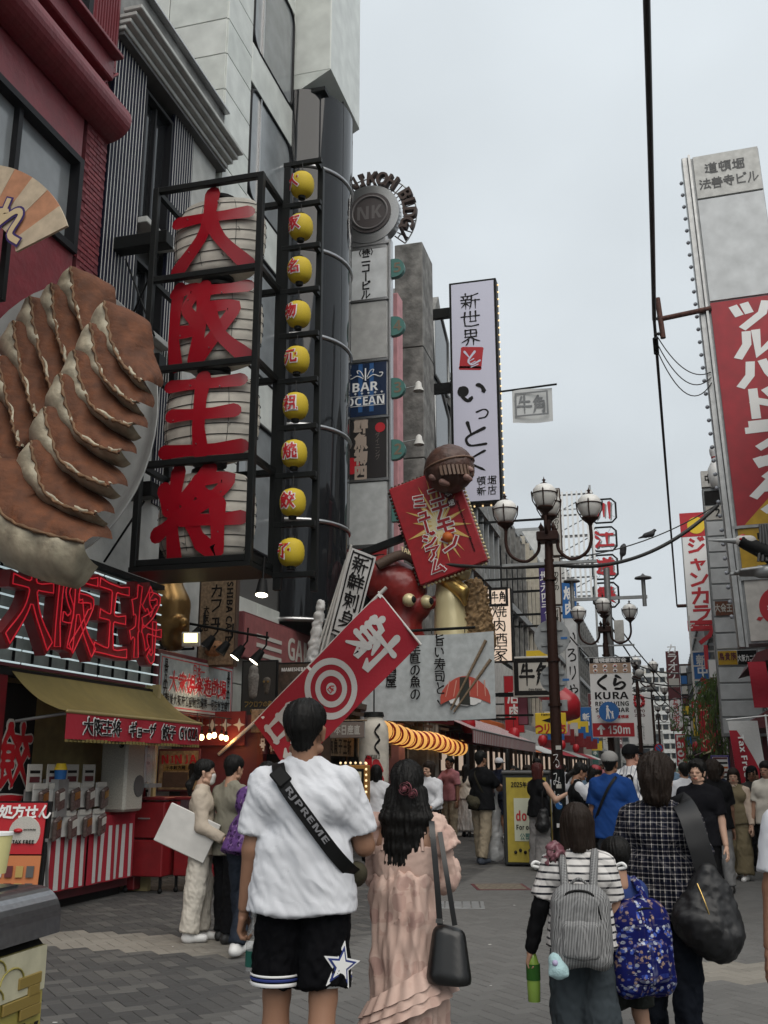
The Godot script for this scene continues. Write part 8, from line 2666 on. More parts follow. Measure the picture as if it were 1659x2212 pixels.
func backpack(label: String, p: Node3D, m: Material, h: float, w: float, d: float, drop := 0.0, pocket: Material = null) -> Node3D:
	var sp := spot(p)
	var mid: Vector3 = (sp.sh[0] + sp.sh[1]) / 2
	var o := worn("backpack", label, "backpack", p)
	var c := V(mid.x, mid.y - h * .5 - .01 - drop, mid.z + .13 + d * .5)
	var q := w * .5 - d * .45
	part(o, "body", blob_mesh([[c + V(-q, -h * .36, 0), c + V(-q, h * .2, -.01), d * .52, d * .48], [c + V(q, -h * .36, 0), c + V(q, h * .2, -.01), d * .52, d * .48], [c + V(-q * .7, h * .3, -.02), c + V(q * .7, h * .3, -.02), d * .45, d * .45], [c + V(0, -h * .3, .01), c + V(0, h * .2, 0), d * .55, d * .5]], .014, .05, [], .006, 9), m)
	part(o, "pocket", blob_mesh([[c + V(-q * .8, -h * .3, d * .44), c + V(-q * .8, -h * .02, d * .42), d * .2, d * .18], [c + V(q * .8, -h * .3, d * .44), c + V(q * .8, -h * .02, d * .42), d * .2, d * .18], [c + V(0, -h * .3, d * .46), c + V(0, -h * .02, d * .44), d * .24, d * .22]], .012, .08, [], .004, 9), pocket if pocket else m)
	for s in [-1, 1]: tube(o, "strap", m, curve([c + V(s * w * .24, h * .36, -d * .3), sp.sh[0 if s < 0 else 1] * V(.62, 1, 1) + V(0, .062, .03), sp.sh[0 if s < 0 else 1] * V(.66, 1, 1) + V(0, -.02, -.1)], 5), .022, 6)
	tube(o, "top_loop", m, curve([c + V(-.04, h * .44, -.02), c + V(0, h * .5, .0), c + V(.04, h * .44, -.02)], 4), .008, 5)
	tube(o, "zip", M.black, curve([c + V(-q * 1.15, h * .06, d * .38), c + V(-q * .7, h * .34, d * .34), c + V(q * .7, h * .34, d * .34), c + V(q * 1.15, h * .06, d * .38)], 6), .007, 5)
	return o

func strap_mesh(pts: Array, w: float, nrm: Vector3) -> ArrayMesh:
	var c := curve(pts, 6)
	return sheet(func(u, v):
		var f: float = v * (c.size() - 1)
		var i := mini(int(f), c.size() - 2)
		var d: Vector3 = (c[i + 1] - c[i]).normalized()
		return c[i].lerp(c[i + 1], f - i) + d.cross(nrm).normalized() * (u - .5) * w, 2, c.size() * 2, .006)


func people() -> void:
	var fair := Color(.37, .215, .145)
	var mid := Color(.26, .14, .088)
	var brown := Color(.2, .1, .06)
	var pale := Color(.46, .29, .21)
	var hair_b := mt("hair_black", Color(.006, .0055, .005), .55)
	var hair_d := mt("hair_brown", Color(.016, .010, .007), .6)
	var hair_r := mt("hair_auburn", Color(.06, .014, .012), .45)
	for m in [hair_b, hair_d, hair_r]: m.metallic_specular = .3
	var white := cm("cl_white", Color(.58, .59, .62))
	var offw := cm("cl_offwhite", Color(.6, .56, .49))
	var black := cm("cl_black", Color(.008, .008, .009))
	var navy := cm("cl_navy", Color(.012, .015, .03))
	var grey := cm("cl_grey", Color(.2, .2, .2))
	var jean := cm("cl_jean", Color(.022, .028, .04))
	var khaki := cm("cl_khaki", Color(.3, .25, .18))
	var shoe_w := mt("shoe_white", Color(.7, .7, .69), .5)
	var shoe_b := mt("shoe_black", Color(.02, .02, .02), .5)

	# ---- foreground, seen from behind
	var p := person("tall man from behind in white t-shirt and black star shorts", V(-1.71, 0, -4.8), 8, {"h": 1.77, "scale": 1.034, "w": 1.1, "cell": .011, "skin": mid, "wrinkle": 1.5, "head_size": 1.1, "arm_l": [-3, 8, 10, 0], "arm_r": [14, 16, 92, 22], "legs": [2, -6, 3, 8], "grip": [true, false],
		"clothes": [["shorts", cm("cl_short", Color(.004, .004, .005))], ["tee", white, 1.4, .47]], "hair": ["short", hair_b], "shoes": shoe_w, "head": [-4, -3]})
	var S := 1.77
	for s in [-1, 1]:
		var cx: float = s * .052 * S * 1.1 + s * .006
		for q in [[.0, .016, "white"], [.02, .012, "blue_hem"], [.036, .01, "white"]]:
			if not M.has("blue_hem"): mt("blue_hem", Color(.015, .03, .16), .8)
			part(p, "hem_band", lathe([Vector2(.119, -q[1] / 2), Vector2(.1235, 0), Vector2(.119, q[1] / 2)], 28), M[q[2]], V(cx * 1.02, .302 * S + q[0], [.006, -.012][(s + 1) / 2] * 1.0 + .0))
	var star := PackedVector2Array()
	for i in 10: star.append(Vector2.from_angle(TAU * i / 10 + PI / 2) * (.105 if i % 2 == 0 else .045))
	for q in [[1.0, "white", 0.0], [.8, "blue_hem", .003], [.58, "white", .006]]:
		var sp2 := PackedVector2Array()
		for v in star: sp2.append(v * q[0])
		part(p, "star_patch", prism(sp2, .004), M[q[1]], V(.198 + q[2] * .7, .35 * S, .098 + q[2] * .7), V(0, .78, -.2))
	var o := worn("sling_strap", "black webbing strap with grey lettering across his white shirt", "strap", p)
	var tz := .163
	part(o, "webbing", strap_mesh([V(-.13, 1.5, -.02), V(-.11, 1.475, .09), V(-.06, 1.39, tz - .005), V(.06, 1.24, tz + .01), V(.17, 1.1, tz - .012), V(.235, 1.02, .09), V(.25, .99, -.02)], .062, V(.1, 0, 1)), M.black)
	part(o, "buckle", cbox(V(.07, .09, .02), .006), M.black, V(-.085, 1.43, tz - .022), V(-.4, 0, .75))
	lt(o, mt("strap_grey", Color(.16, .16, .17), .6), "RJPREME", V(.05, 1.262, tz + .026), .036, .3, true, false, V(0, .03, -.9))
	part(o, "pouch", blob_mesh([[V(.25, 1.0, -.02), V(.22, .98, -.16), .05, .06]], .016, .03), cm("cl_olive", Color(.05, .045, .03)))
	o = thing("water_bottle", "clear water bottle in the hand of the white-shirted man", "bottle", p.to_global(spot(p).palms[0]) + V(.02, -.06, -.02))
	part(o, "bottle", lathe([Vector2(0, -.12), Vector2(.032, -.12), Vector2(.034, -.02), Vector2(.033, .05), Vector2(.02, .09), Vector2(.014, .1), Vector2(.014, .12), Vector2(0, .12)], 16), M.plastic_clear)
	cy(o, "cap", M.white, V(0, .12, 0), V(0, .14, 0), .016, .016, 10)
	cy(o, "label", cm("cl_green", Color(.02, .09, .07)), V(0, -.1, 0), V(0, -.03, 0), .0355, .0355, 16)

	# woman in a pale pink dress
	var dress := cm("dress_pink", Color(1, .93, .90), .8, pattern("dress_print"), 1.6)
	S = 1.54
	p = person("woman from behind with long black hair and pale pink ruffled dress", V(-1.29, 0, -5.19), -2, {"h": S, "scale": 1.01, "cell": .011, "skin": fair, "slim": .88, "w": .93, "arm_l": [18, 8, 92, 16], "arm_r": [16, 8, 90, 16], "legs": [4, -4, 2, 2],
		"clothes": [], "hair": ["wavy", hair_b], "shoes": shoe_b, "head": [12, -6]})
	var sp := spot(p)
	var B := [[V(-.075, .66 * S, 0), V(.075, .66 * S, 0), .098, .098], [V(-.06, .6 * S, 0), V(.06, .6 * S, 0), .092, .092], [V(-.08, .715 * S, .0), V(.08, .715 * S, .0), .095, .095]]
	part(p, "bodice", blob_mesh(B, .011, .04, [[Vector3.UP, .735 * S]], .004, 40), dress)
	var K := []
	for sx in [-1, 1]: K.append([V(sx * .06, .6 * S, .004), V(sx * .065, .06 * S, .02), .1, .13, 1])
	K.append([V(0, .6 * S, .01), V(0, .06 * S, .04), .095, .15, 1])
	part(p, "skirt", blob_mesh(K, .013, .05, [], .045, 9, V(1, .13, 1), 4), dress)
	for s in 2:
		var a: Array = sp.arms[s]
		part(p, "sleeve", blob_mesh([[a[0].lerp(a[1], .25), a[1], .052, .062], [a[1], a[1].lerp(a[2], .8), .062, .052, 1]], .012, .03, [], .014, 11), dress)
		var sd := -1.0 if s == 0 else 1.0
		part(p, "puff_sleeve", blob_mesh([[a[0] + V(sd * .005, .012, 0), a[0].lerp(a[1], .42) + V(sd * .03, 0, .01), .058, .085, 1]], .011, .03, [], .016, 13), dress)
		tube(p, "shoulder_cord", dress, curve([a[0] + V(-sd * .06, .035, -.02), a[0] + V(-sd * .055, .02, .05), V(sd * .105, .72 * S, .092)], 6), .009, 6)
	tube(p, "back_cord", dress, curve([V(-.115, .775 * S, .068), V(0, .765 * S, .098), V(.115, .775 * S, .068)], 6), .008, 6)
	for k in 3:   # diagonal ruffles
		part(p, "ruffle", sheet(func(u, v):
			var an: float = lerpf(-2.0, 2.0, u)
			var rr: float = .195 + .014 * k + .05 * v + .012 * sin(u * 70 + k)
			return V(sin(an) * rr * .92, (.335 + .085 * sin(an * .75)) * S - k * .042 - v * .075, cos(an) * rr * .8 + .03), 70, 3, .003), dress)
	for q in [[.03, .9, .11, .04], [.068, .885, .105, .028]]:
		o = thing("flower_clip", ["large dusty rose hair clip in her black hair", "small dusty rose hair clip beside the large one"][0 if q[3] > .03 else 1], "hair clip", p.to_global(V(q[0], q[1] * S + .02, q[2] + .03)), p.rotation.y)
		for i in 9:
			var an: float = i * 2.4
			var rr: float = q[3] * (.25 + .08 * i)
			part(o, "petal", sheet(func(u, v): return V(cos(an + (u - .5) * 1.9) * rr, sin(an + (u - .5) * 1.9) * rr, .012 - .0016 * i + v * .014 - .01 * (u - .5) * (u - .5)), 5, 2, .002), mt("rose", Color(.2, .055, .07), .7) if not M.has("rose") else M.rose)
		ball(o, "heart", M.rose, V(0, 0, .012), q[3] * .35, 8)
	o = worn("black_shoulder_bag", "small black shoulder bag hanging at the right hip of the pink dress", "bag", p)
	part(o, "bag", blob_mesh([[V(.2, .73, .1), V(.2, .56, .13), .05, .07], [V(.27, .72, .1), V(.28, .55, .13), .045, .065]], .012, .05, [[Vector3.DOWN, -.52]]), mt("bag_black", Color(.006, .006, .006), .35))
	part(o, "strap", strap_mesh([V(.1, 1.25, -.06), V(.13, 1.275, .02), V(.16, 1.2, .11), V(.185, 1.0, .14), V(.2, .78, .14)], .028, V(.3, 0, 1)), M.bag_black)
	part(o, "strap", strap_mesh([V(.19, 1.2, .08), V(.235, 1.0, .13), V(.27, .78, .13)], .024, V(.4, 0, 1)), M.bag_black)
	bx(o, "buckle", M.steel, V(.197, .8, .15), V(.03, .02, .006))

	# woman with the striped backpack
	S = 1.41
	var stripe := cm("cl_stripe", Color(1, 1, 1), .85, stripes_tex(Color(.62, .6, .58), Color(.012, .013, .02), 8, .7, false), 3.4)
	var hickory := cm("cl_hickory", Color(1, 1, 1), .85, stripes_tex(Color(.36, .36, .36), Color(.03, .03, .03), 32, .5, true), 4.0)
	p = person("short woman from behind in striped top with grey backpack", V(-0.46, 0, -5.48), 4, {"h": S, "scale": .94, "head_size": 1.12, "cell": .011, "skin": fair, "w": 1.02, "arm_l": [0, 17, 6, 2], "arm_r": [10, 9, 40, 0], "legs": [5, -4, 2, 4], "grip": [true, false],
		"clothes": [["wide", cm("cl_denim_grey", Color(.045, .055, .062))], ["tee", stripe, 1.5, .49]], "hair": ["bob", hair_d], "shoes": shoe_w, "head": [6, 0]})
	sp = spot(p)
	part(p, "arm_sleeve", blob_mesh([[sp.arms[0][0].lerp(sp.arms[0][1], .8), sp.arms[0][1], .047, .045], [sp.arms[0][1], sp.arms[0][2], .044, .036]], .012, .02, [], .008, 14), black)
	for q in [[-.12, 1.16, .06, .05], [-.14, 1.2, .04, .035], [-.15, 1.13, .05, .04]]: part(p, "scrunchie", blob_mesh([[V(q[0], q[1], q[2]), V(q[0] + .02, q[1] + .01, q[2]), q[3] * .7, q[3] * .6]], .009, .02, [], .022, 26), mt("satin_mauve", Color(.16, .06, .075), .4))
	part(p, "side_tail", blob_mesh([[V(-.12, 1.16, .05), V(-.17, 1.0, .04), .035, .012]], .01, .02, [], .01, 30), hair_d)
	for s in [-1, 1]: tube(p, "shoulder_bow", M.white, curve([V(s * .19, 1.1, .0), V(s * .23, 1.12, .02), V(s * .25, 1.1, .02), V(s * .21, 1.09, .01)], 4), .009, 6)
	backpack("grey hickory-striped backpack on the short woman's back", p, hickory, .44, .3, .13, .05)
	o = worn("plush_charm", "pale blue plush charm dangling from the striped backpack", "plush toy", p)
	part(o, "plush", blob_mesh([[V(-.13, .66, .24), V(-.12, .62, .25), .042, .05], [V(-.155, .61, .26), V(-.16, .6, .27), .014, .012], [V(-.085, .61, .26), V(-.08, .6, .27), .014, .012]], .008, .015), mt("plush_blue", Color(.36, .52, .54), .95, 0, "", 1, "grain", 3, .6))
	ball(o, "patch", mt("plush_lilac", Color(.38, .34, .5), .9), V(-.135, .655, .285), .016, 8)
	tube(o, "cord", M.black, [V(-.13, .7, .24), V(-.12, .8, .22)], .004, 4)
	o = thing("green_tea_bottle", "green tea bottle held low by the woman in black sleeves", "bottle", p.to_global(sp.palms[0]) + V(.0, -.05, .0))
	part(o, "bottle", lathe([Vector2(0, -.13), Vector2(.031, -.13), Vector2(.034, -.06), Vector2(.033, .04), Vector2(.02, .08), Vector2(.014, .1), Vector2(0, .1)], 16), mt("tea_green", Color(.22, .34, .06), .15))
	cy(o, "cap", M.white, V(0, .1, 0), V(0, .12, 0), .016, .016, 10)
	cy(o, "label", cm("cl_teagreen", Color(.03, .1, .02)), V(0, -.03, 0), V(0, .045, 0), .0355, .0355, 16)

	# child with the blue backpack
	p = person("child from behind wearing a blue patterned backpack", V(-0.28, 0, -5.74), 32, {"h": 1.23, "scale": .92, "cell": .011, "skin": fair, "head_size": 1.22, "arm_r": [5, 10, 20, 0], "arm_l": [6, 8, 14, 0], "legs": [6, -8, 4, 8],
		"clothes": [["shorts", cm("cl_dkolive", Color(.03, .032, .028))], ["tee", cm("cl_blue_child", Color(.03, .05, .16)), 1.3]], "hair": ["short", hair_b], "shoes": shoe_b, "head": [6, 6]})
	backpack("child's bright blue backpack covered in small print", p, cm("cl_blueprint", Color(1, 1, 1), .7, pattern("blue_print"), 3.4), .5, .34, .18, -.01)

	# man in plaid shirt with black bag
	S = 1.58
	p = person("man from behind with shaggy hair and plaid short-sleeved shirt", V(-0.05, 0, -6.2), -6, {"h": S, "scale": .995, "w": 1.06, "cell": .011, "skin": fair, "wrinkle": 1.3, "arm_l": [2, 13, 10, 0], "arm_r": [6, 12, 30, 0], "legs": [3, -5, 2, 6],
		"clothes": [["trousers", cm("cl_dkjean", Color(.008, .010, .015))], ["tee", cm("cl_plaid", Color(1, 1, 1), .85, pattern("plaid"), 4.2), 2.0, .45]], "hair": ["mop", hair_d], "shoes": shoe_b, "head_size": 1.12, "head": [-5, 0]})
	o = worn("black_crossbody_bag", "large slouchy black bag on the plaid-shirted man's right side", "bag", p)
	part(o, "bag", blob_mesh([[V(.24, .95, .1), V(.2, .72, .14), .07, .13], [V(.3, .85, .08), V(.3, .66, .1), .08, .12], [V(.14, .74, .16), V(.28, .62, .14), .08, .1]], .014, .07, [], .015, 8), mt("nylon_black", Color(.007, .007, .008), .55, 0, "", 1, "cloth", 2, .5))
	part(o, "strap", strap_mesh([V(.1, 1.3, -.06), V(.13, 1.34, .03), V(.18, 1.27, .13), V(.22, 1.12, .15), V(.25, .98, .13)], .12, V(.25, .1, 1)), M.nylon_black)
	tube(o, "zip", M.gold, curve([V(.2, .92, .2), V(.24, .82, .245), V(.27, .7, .235)], 4), .004, 4)
	# man at right edge, only his arm is in the frame
	person("person at right edge in white t-shirt, only the arm showing", V(0.64, 0, -4.96), 185, {"h": 1.62, "w": 1.05, "cell": .014, "skin": brown, "arm_r": [2, 10, 10, 0], "clothes": [["trousers", jean], ["tee", white, 1.7]], "hair": ["short", hair_b], "shoes": shoe_w})

	# ---- group by the stall
	p = person("woman in beige jacket and pale trousers with face mask, in profile", V(-4.2, 0, -8.96), -72, {"h": 1.6, "cell": .014, "skin": pale, "slim": .95, "arm_l": [18, 10, 60, 4], "arm_r": [8, 9, 55, 0], "legs": [3, -3, 2, 3], "grip": [false, true],
		"clothes": [["trousers", offw, 1.15], ["jacket", cm("cl_beige", Color(.43, .37, .30)), 1.6, .47]], "hair": ["pony", hair_b], "shoes": shoe_w, "head": [0, 4]})
	sp = spot(p)
	part(p, "face_mask", blob_mesh([[V(0, .075, -.07), V(0, .03, -.07), .045, .04]], .008, .02, [[V(0, 0, 1), -.05]]), M.white_dirty).transform = sp.head
	o = worn("white_board", "large flat white bag held under the beige woman's arm", "bag", p)
	bx(o, "board", M.white_dirty, V(.2, .95, .1), V(.04, .36, .5), V(-.42, 0, 0), .006)
	p = person("man in grey-green hooded jacket facing the shop", V(-3.92, 0, -8.98), -30, {"h": 1.64, "cell": .015, "skin": fair, "arm_l": [20, 8, 50, 0], "arm_r": [15, 8, 45, 0], "clothes": [["trousers", black], ["jacket", cm("cl_sage", Color(.2, .19, .15)), 1.7, .46]], "hair": ["short", hair_b], "shoes": shoe_b, "head": [10, 10]})
	o = thing("plastic_shopping_bag", "clear plastic shopping bag with colourful packets held by the jacketed man", "bag", p.to_global(V(-.22, 0, -.2)))
	part(o, "film", blob_mesh([[V(0, .3, 0), V(0, .48, 0), .13, .1], [V(0, .48, 0), V(.02, .82, 0), .07, .02]], .018, .05, [], .02, 9), M.bag_clear)
	for k in 6: bx(o, "packet", [M.red, M.teal, M.paper, M.orange, M.sign_blue, M.pink][k], V(-.05 + .05 * (k % 3), .25 + .07 * (k / 3), .02 * (k % 2)), V(.07, .09, .06), V(k, k * 2, .4), .008)
	p = person("man in purple patterned shirt bending his head down", V(-3.55, 0, -8.49), -18, {"h": 1.66, "cell": .014, "skin": mid, "lean": 20, "arm_l": [30, 6, 60, 4], "arm_r": [30, 8, 60, 6], "legs": [10, -12, 4, 6], "clothes": [["trousers", jean], ["tee", cm("cl_purple", Color(1, 1, 1), .85, pattern("purple_print"), 2.4), 1.5]], "hair": ["short", hair_b], "shoes": shoe_w, "head": [30, 35]})

	# ---- middle distance: [label, px, d, yaw, spec]
	var fold := [70, 12, 95, 40]
	var mids := [
		["woman from behind in white blouse and black skirt by the bulb-edged sign", V(-4.21, 0, -15.02), 10, {"h": 1.57, "skin": fair, "arm_l": [15, 10, 70, 5], "clothes": [["skirt", black, .12], ["shirt", white, 1.3, .55]], "hair": ["bob", hair_b], "shoes": shoe_b}],
		["young woman in white shirt facing the camera beside the octopus shop", V(-3.57, 0, -15.8), 160, {"h": 1.63, "skin": pale, "arm_l": [10, 8, 60, 10], "clothes": [["skirt", black, .12], ["shirt", white, 1.3, .55]], "hair": ["bob", hair_d], "shoes": shoe_b, "head": [-15, 0]}],
		["man in maroon top wearing a grey backpack, queueing", V(-5.04, 0, -24.49), 5, {"h": 1.68, "skin": brown, "arm_r": [40, 10, 60, 0], "clothes": [["trousers", khaki], ["tee", cm("cl_maroon", Color(.07, .02, .022))]], "hair": ["short", hair_b], "shoes": shoe_w}],
		["woman with long dark hair in long white dress", V(-4.45, 0, -23.58), -20, {"h": 1.6, "skin": fair, "clothes": [["long_skirt", cm("cl_palegrey", Color(.5, .48, .46))], ["shirt", offw, 1.2, .52]], "hair": ["long", hair_b], "shoes": shoe_b}],
		["man in black t-shirt and khaki trousers with green waist bag", V(-2.97, 0, -17.08), -35, {"h": 1.80, "w": 1.06, "skin": mid, "arm_l": [25, 8, 60, 0], "arm_r": [40, 6, 50, 0], "legs": [6, -6, 4, 6], "clothes": [["trousers", khaki], ["tee", black, 1.5]], "hair": ["short", hair_b], "shoes": cm("shoe_grey", Color(.06, .07, .09))}],
		["man in white cap and shorts with navy backpack", V(-3.62, 0, -23.22), -25, {"h": 1.74, "skin": mid, "arm_l": [40, 8, 60, 0], "clothes": [["shorts", navy], ["tee", navy, 1.3]], "hair": ["short", hair_b], "shoes": shoe_w}],
		["woman in black sleeveless top and grey trousers leaning at the street bin", V(-1.92, 0, -16.18), -40, {"h": 1.6, "skin": pale, "arm_l": [35, 25, 75, 10], "arm_r": [20, 30, 95, 20], "clothes": [["wide", cm("cl_midgrey", Color(.26, .25, .245))], ["tank", black, 1.3, .5]], "hair": ["bob", hair_r], "shoes": shoe_w}],
		["man in white t-shirt with dark strap behind the lamp post", V(-2.6, 0, -21.85), -10, {"h": 1.72, "skin": fair, "clothes": [["trousers", jean], ["tee", white, 1.5]], "hair": ["short", hair_b], "shoes": shoe_w}],
		["waiter in black waistcoat and white shirt looking down", V(-1.15, 0, -14.15), -70, {"h": 1.6, "skin": mid, "arm_l": [35, 8, 70, 0], "arm_r": [40, 8, 60, 0], "clothes": [["trousers", black], ["shirt", white, 1.2, .52], ["vest", black, 1.7, .5]], "hair": ["pony", hair_b], "shoes": shoe_b, "head": [0, 25]}],
		["person with red-topped hair and white shirt beside the waiter", V(-0.99, 0, -14.77), -110, {"h": 1.56, "skin": fair, "arm_r": [40, 8, 70, 0], "clothes": [["trousers", black], ["shirt", white, 1.2, .52]], "hair": ["bob", hair_b], "shoes": shoe_b, "head": [0, 20]}],
		["man from behind in blue t-shirt and grey cap with crossbody strap", V(-0.6, 0, -11.98), -12, {"h": 1.7, "w": 1.04, "skin": mid, "arm_l": [2, 10, 14, 0], "arm_r": [5, 14, 35, 0], "clothes": [["trousers", cm("cl_greyjean", Color(.06, .065, .075))], ["tee", cm("cl_royal", Color(.012, .045, .17)), 1.9, .45]], "hair": ["short", hair_b], "shoes": shoe_w}],
		["tall man in pinstriped baseball jersey and black cap", V(-0.4, 0, -13.19), -35, {"h": 1.80, "w": 1.08, "skin": Color(.5, .27, .2), "clothes": [["trousers", cm("cl_pants_pin", Color(.5, .5, .52))], ["tee", cm("cl_pin", Color(1, 1, 1), .85, stripes_tex(Color(.66, .66, .67), Color(.05, .06, .12), 8, .84, true), 2.2), 2.0, .43]], "hair": ["bald", hair_d], "shoes": shoe_w}],
		["smiling young man in black shirt facing the camera", V(0.32, 0, -11.2), 168, {"h": 1.6, "skin": pale, "clothes": [["trousers", black], ["tee", cm("cl_black2", Color(.007, .007, .009)), 1.6]], "hair": ["mop", hair_b], "shoes": shoe_b, "head": [-6, 0]}],
		["smiling woman with long brown hair in olive jumpsuit", V(0.94, 0, -15.65), 160, {"h": 1.53, "skin": pale, "arm_l": [6, 9, 16, 0], "arm_r": [6, 12, 45, 0], "legs": [10, -8, 3, 10], "clothes": [["wide", cm("cl_jumpsuit", Color(.17, .14, .085))], ["shirt", cm("cl_lace", Color(.5, .4, .32)), .9, .6], ["vest", cm("cl_jumpsuit_b", Color(.17, .14, .085)), 1.5, .5]], "hair": ["long", hair_d], "shoes": shoe_w, "head": [12, 0]}],
		["woman in black cap and dark jacket behind the olive jumpsuit", V(1.29, 0, -16.95), 175, {"h": 1.55, "skin": mid, "arm_l": fold, "arm_r": [40, 8, 70, 10], "clothes": [["trousers", black], ["jacket", cm("cl_darkgrey", Color(.04, .037, .035)), 1.3]], "hair": ["long", hair_b], "shoes": shoe_b}],
		["woman in white top and dark trousers at the right edge", V(1.37, 0, -15.44), 150, {"h": 1.62, "skin": fair, "arm_l": [30, 8, 60, 0], "clothes": [["trousers", cm("cl_char", Color(.03, .03, .033))], ["tee", offw, 1.2]], "hair": ["long", hair_b], "shoes": shoe_w}],
		["woman from behind in navy sleeveless dress with clear tote", V(0.84, 0, -17.48), -10, {"h": 1.58, "skin": fair, "clothes": [["skirt", navy, .2], ["tank", navy, 1.2]], "hair": ["pony", hair_d], "shoes": shoe_b}],
		["person from behind with dusty pink backpack", V(0.73, 0, -19.49), 0, {"h": 1.6, "skin": fair, "clothes": [["trousers", jean], ["tee", cm("cl_dpink", Color(.36, .2, .2)), 1.3]], "hair": ["short", hair_d], "shoes": shoe_w}],
		["man in black t-shirt just right of the smiling man", V(0.59, 0, -13.99), 20, {"h": 1.62, "skin": mid, "clothes": [["trousers", grey], ["tee", black, 1.4]], "hair": ["mop", hair_d], "shoes": shoe_b}],
		["person in white t-shirt left of the smiling man", V(0.27, 0, -16), 15, {"h": 1.6, "skin": fair, "clothes": [["trousers", jean], ["tee", white, 1.4]], "hair": ["short", hair_b], "shoes": shoe_w}],
		["woman in black top with long hair left of the lamp", V(-1.89, 0, -18.91), 30, {"h": 1.57, "skin": fair, "clothes": [["skirt", grey], ["tee", white, 1.1]], "hair": ["long", hair_b], "shoes": shoe_b}],
		["woman in black v-neck at the food shop", V(-2.62, 0, -20.33), 120, {"h": 1.58, "skin": pale, "arm_l": fold, "clothes": [["skirt", black, .2], ["tee", black, 1.1]], "hair": ["long", hair_d], "shoes": shoe_b}],
		["person in pale shirt eating beside the navy backpack", V(-3.08, 0, -21.78), 90, {"h": 1.55, "skin": fair, "arm_l": [60, 8, 80, 10], "clothes": [["trousers", grey], ["tee", cm("cl_lblue", Color(.4, .45, .5)), 1.2]], "hair": ["bob", hair_b], "shoes": shoe_w}],
		["woman in pink bucket hat at the right", V(1.49, 0, -18.94), 190, {"h": 1.62, "skin": fair, "clothes": [["trousers", offw], ["tee", cm("cl_peach", Color(.5, .33, .29)), 1.3]], "hair": ["bob", hair_d], "shoes": shoe_w}]]
	var made := []
	for q in mids:
		q[3].cell = .018 if q[1].length() > 13.5 else .015
		made.append(person(q[0], q[1], q[2], q[3]))
	cap(made[5], white)
	cap(made[10], cm("cap_grey", Color(.24, .235, .225)))
	cap(made[11], black)
	cap(made[14], black)
	part(made[23], "bucket_hat", lathe([Vector2(.16, .06), Vector2(.11, .13), Vector2(.1, .22), Vector2(.08, .25), Vector2(0, .26)], 16), M.cl_peach).transform = spot(made[23]).head
	part(made[9], "hair_tint", blob_mesh([[V(0, .17, .02), V(0, .175, -.01), .078, .076]], .01, .01, [[Vector3.DOWN, -.18]]), mt("hair_red", Color(.25, .012, .02), .5)).transform = spot(made[9]).head
	backpack("grey backpack on the man in the queue", made[2], cm("cl_pack_grey", Color(.14, .135, .13)), .46, .3, .14)
	backpack("navy backpack on the man in white cap", made[5], navy, .46, .32, .16)
	backpack("dusty pink backpack in the crowd", made[17], cm("cl_pack_pink", Color(.28, .05, .07)), .4, .28, .14)
	o = worn("waist_bag", "olive waist bag at the hip of the man in black t-shirt", "bag", made[4])
	part(o, "bag", blob_mesh([[V(-.17, 1.02, .1), V(.02, .96, .19), .07, .1]], .016, .05, [], .012, 9), M.cl_olive)
	part(o, "strap", strap_mesh([V(-.1, 1.5, .03), V(-.0, 1.4, .15), V(.12, 1.2, .15), V(.17, 1.05, .08)], .03, V(0, 0, 1)), M.cl_olive)
	for q in [[10, "black strap across the blue t-shirt", "black"], [7, "dark strap across the white t-shirt behind the lamp", "black"]]:
		o = worn("crossbody_strap", q[1], "strap", made[q[0]])
		var h: float = 1.7
		part(o, "strap", strap_mesh([V(.1, .84 * h, -.02), V(.07, .83 * h, .09), V(-.02, .74 * h, .158), V(-.14, .6 * h, .13), V(-.2, .52 * h, .04)], .03, V(0, 0, 1)), M.black)
		if q[0] == 10: part(o, "pouch", blob_mesh([[V(-.21, .55 * h, .06), V(-.22, .45 * h, .06), .05, .07]], .016, .03), M.black)
	o = worn("black_tote", "black tote bag on the arm of the woman at the bin", "bag", made[6])
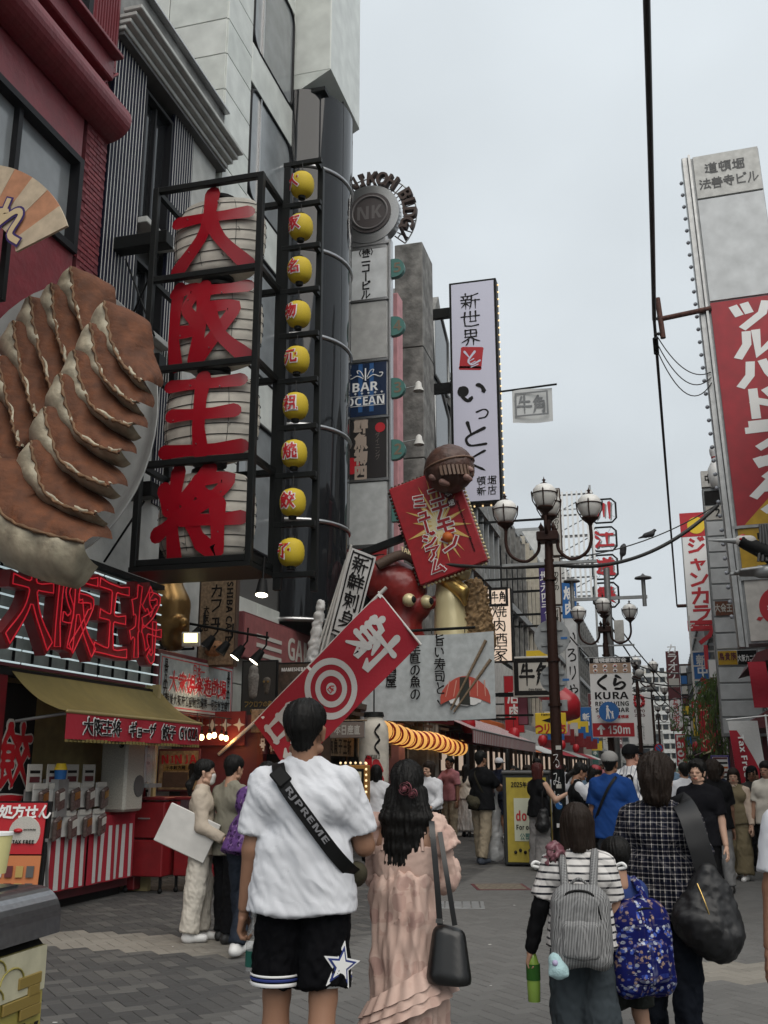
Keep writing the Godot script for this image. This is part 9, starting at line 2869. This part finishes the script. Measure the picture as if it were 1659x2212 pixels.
	part(o, "bag", blob_mesh([[V(.2, .86, .1), V(.2, .68, .12), .07, .11]], .018, .05, [], .015, 8), M.nylon_black)
	part(o, "strap", strap_mesh([V(.15, 1.3, .0), V(.19, 1.15, .1), V(.2, .92, .12)], .03, V(0, 0, 1)), M.nylon_black)
	o = worn("clear_tote", "clear tote bag on the shoulder of the woman in navy", "bag", made[16])
	part(o, "bag", blob_mesh([[V(.19, .9, .1), V(.19, .72, .1), .07, .09]], .02, .04), M.bag_clear)
	jersey_number(made[11])

	# ---- farther crowd from shared figures
	var protos := [2, 3, 7, 13, 16, 17, 19, 20, 21]
	var tops := [white, black, navy, offw, grey, cm("cl_rust", Color(.2, .06, .03)), cm("cl_mint", Color(.25, .35, .3)), cm("cl_sky", Color(.2, .3, .42)), cm("cl_rose", Color(.4, .17, .19))]
	var tn := ["white", "black", "navy", "cream", "grey", "rust", "mint", "pale blue", "rose"]
	var k := 0
	for i in 46:
		var z := 21.0 + i * 1.0 + rnd.randf() * 2.0
		var x := rnd.randf_range(-5.2, 2.6)
		if i < 26: x = [-4.6, -3.9, -3.0, -.9, -.2, .4, 1.0, 1.7, 2.3][i % 9] + rnd.randf_range(-.3, .3)
		if absf(x + 1.8) < .4: x -= .8
		var src: Node3D = made[protos[i % protos.size()]]
		var c: Node3D = src.duplicate()
		c.name = numbered("person")
		add_child(c, true)
		c.position = V(x, 0, -z)
		c.rotation.y = rnd.randf_range(-.5, .5) + (PI if i % 3 == 0 else 0.0)
		var s := rnd.randf_range(.94, 1.06)
		c.scale = V(s, s, s)
		var t := rnd.randi() % tops.size()
		for ch in c.get_children():
			if ch.name.begins_with("shirt") or ch.name.begins_with("top"): ch.material_override = tops[t]
		c.set_meta("label", "distant passer-by in %s top, %s, %s, about %d metres along" % [tn[t], "facing this way" if i % 3 == 0 else "facing away", "left side" if x < -3 else "middle" if x < .6 else "right side", int(z)])
		c.set_meta("group", "distant crowd")
		k += 1

func jersey_number(p: Node3D) -> void:
	lt(p, M.ink, "10", V(.02, 1.36, .175), .17, 0, true, false, V(-.1, 0, 0))
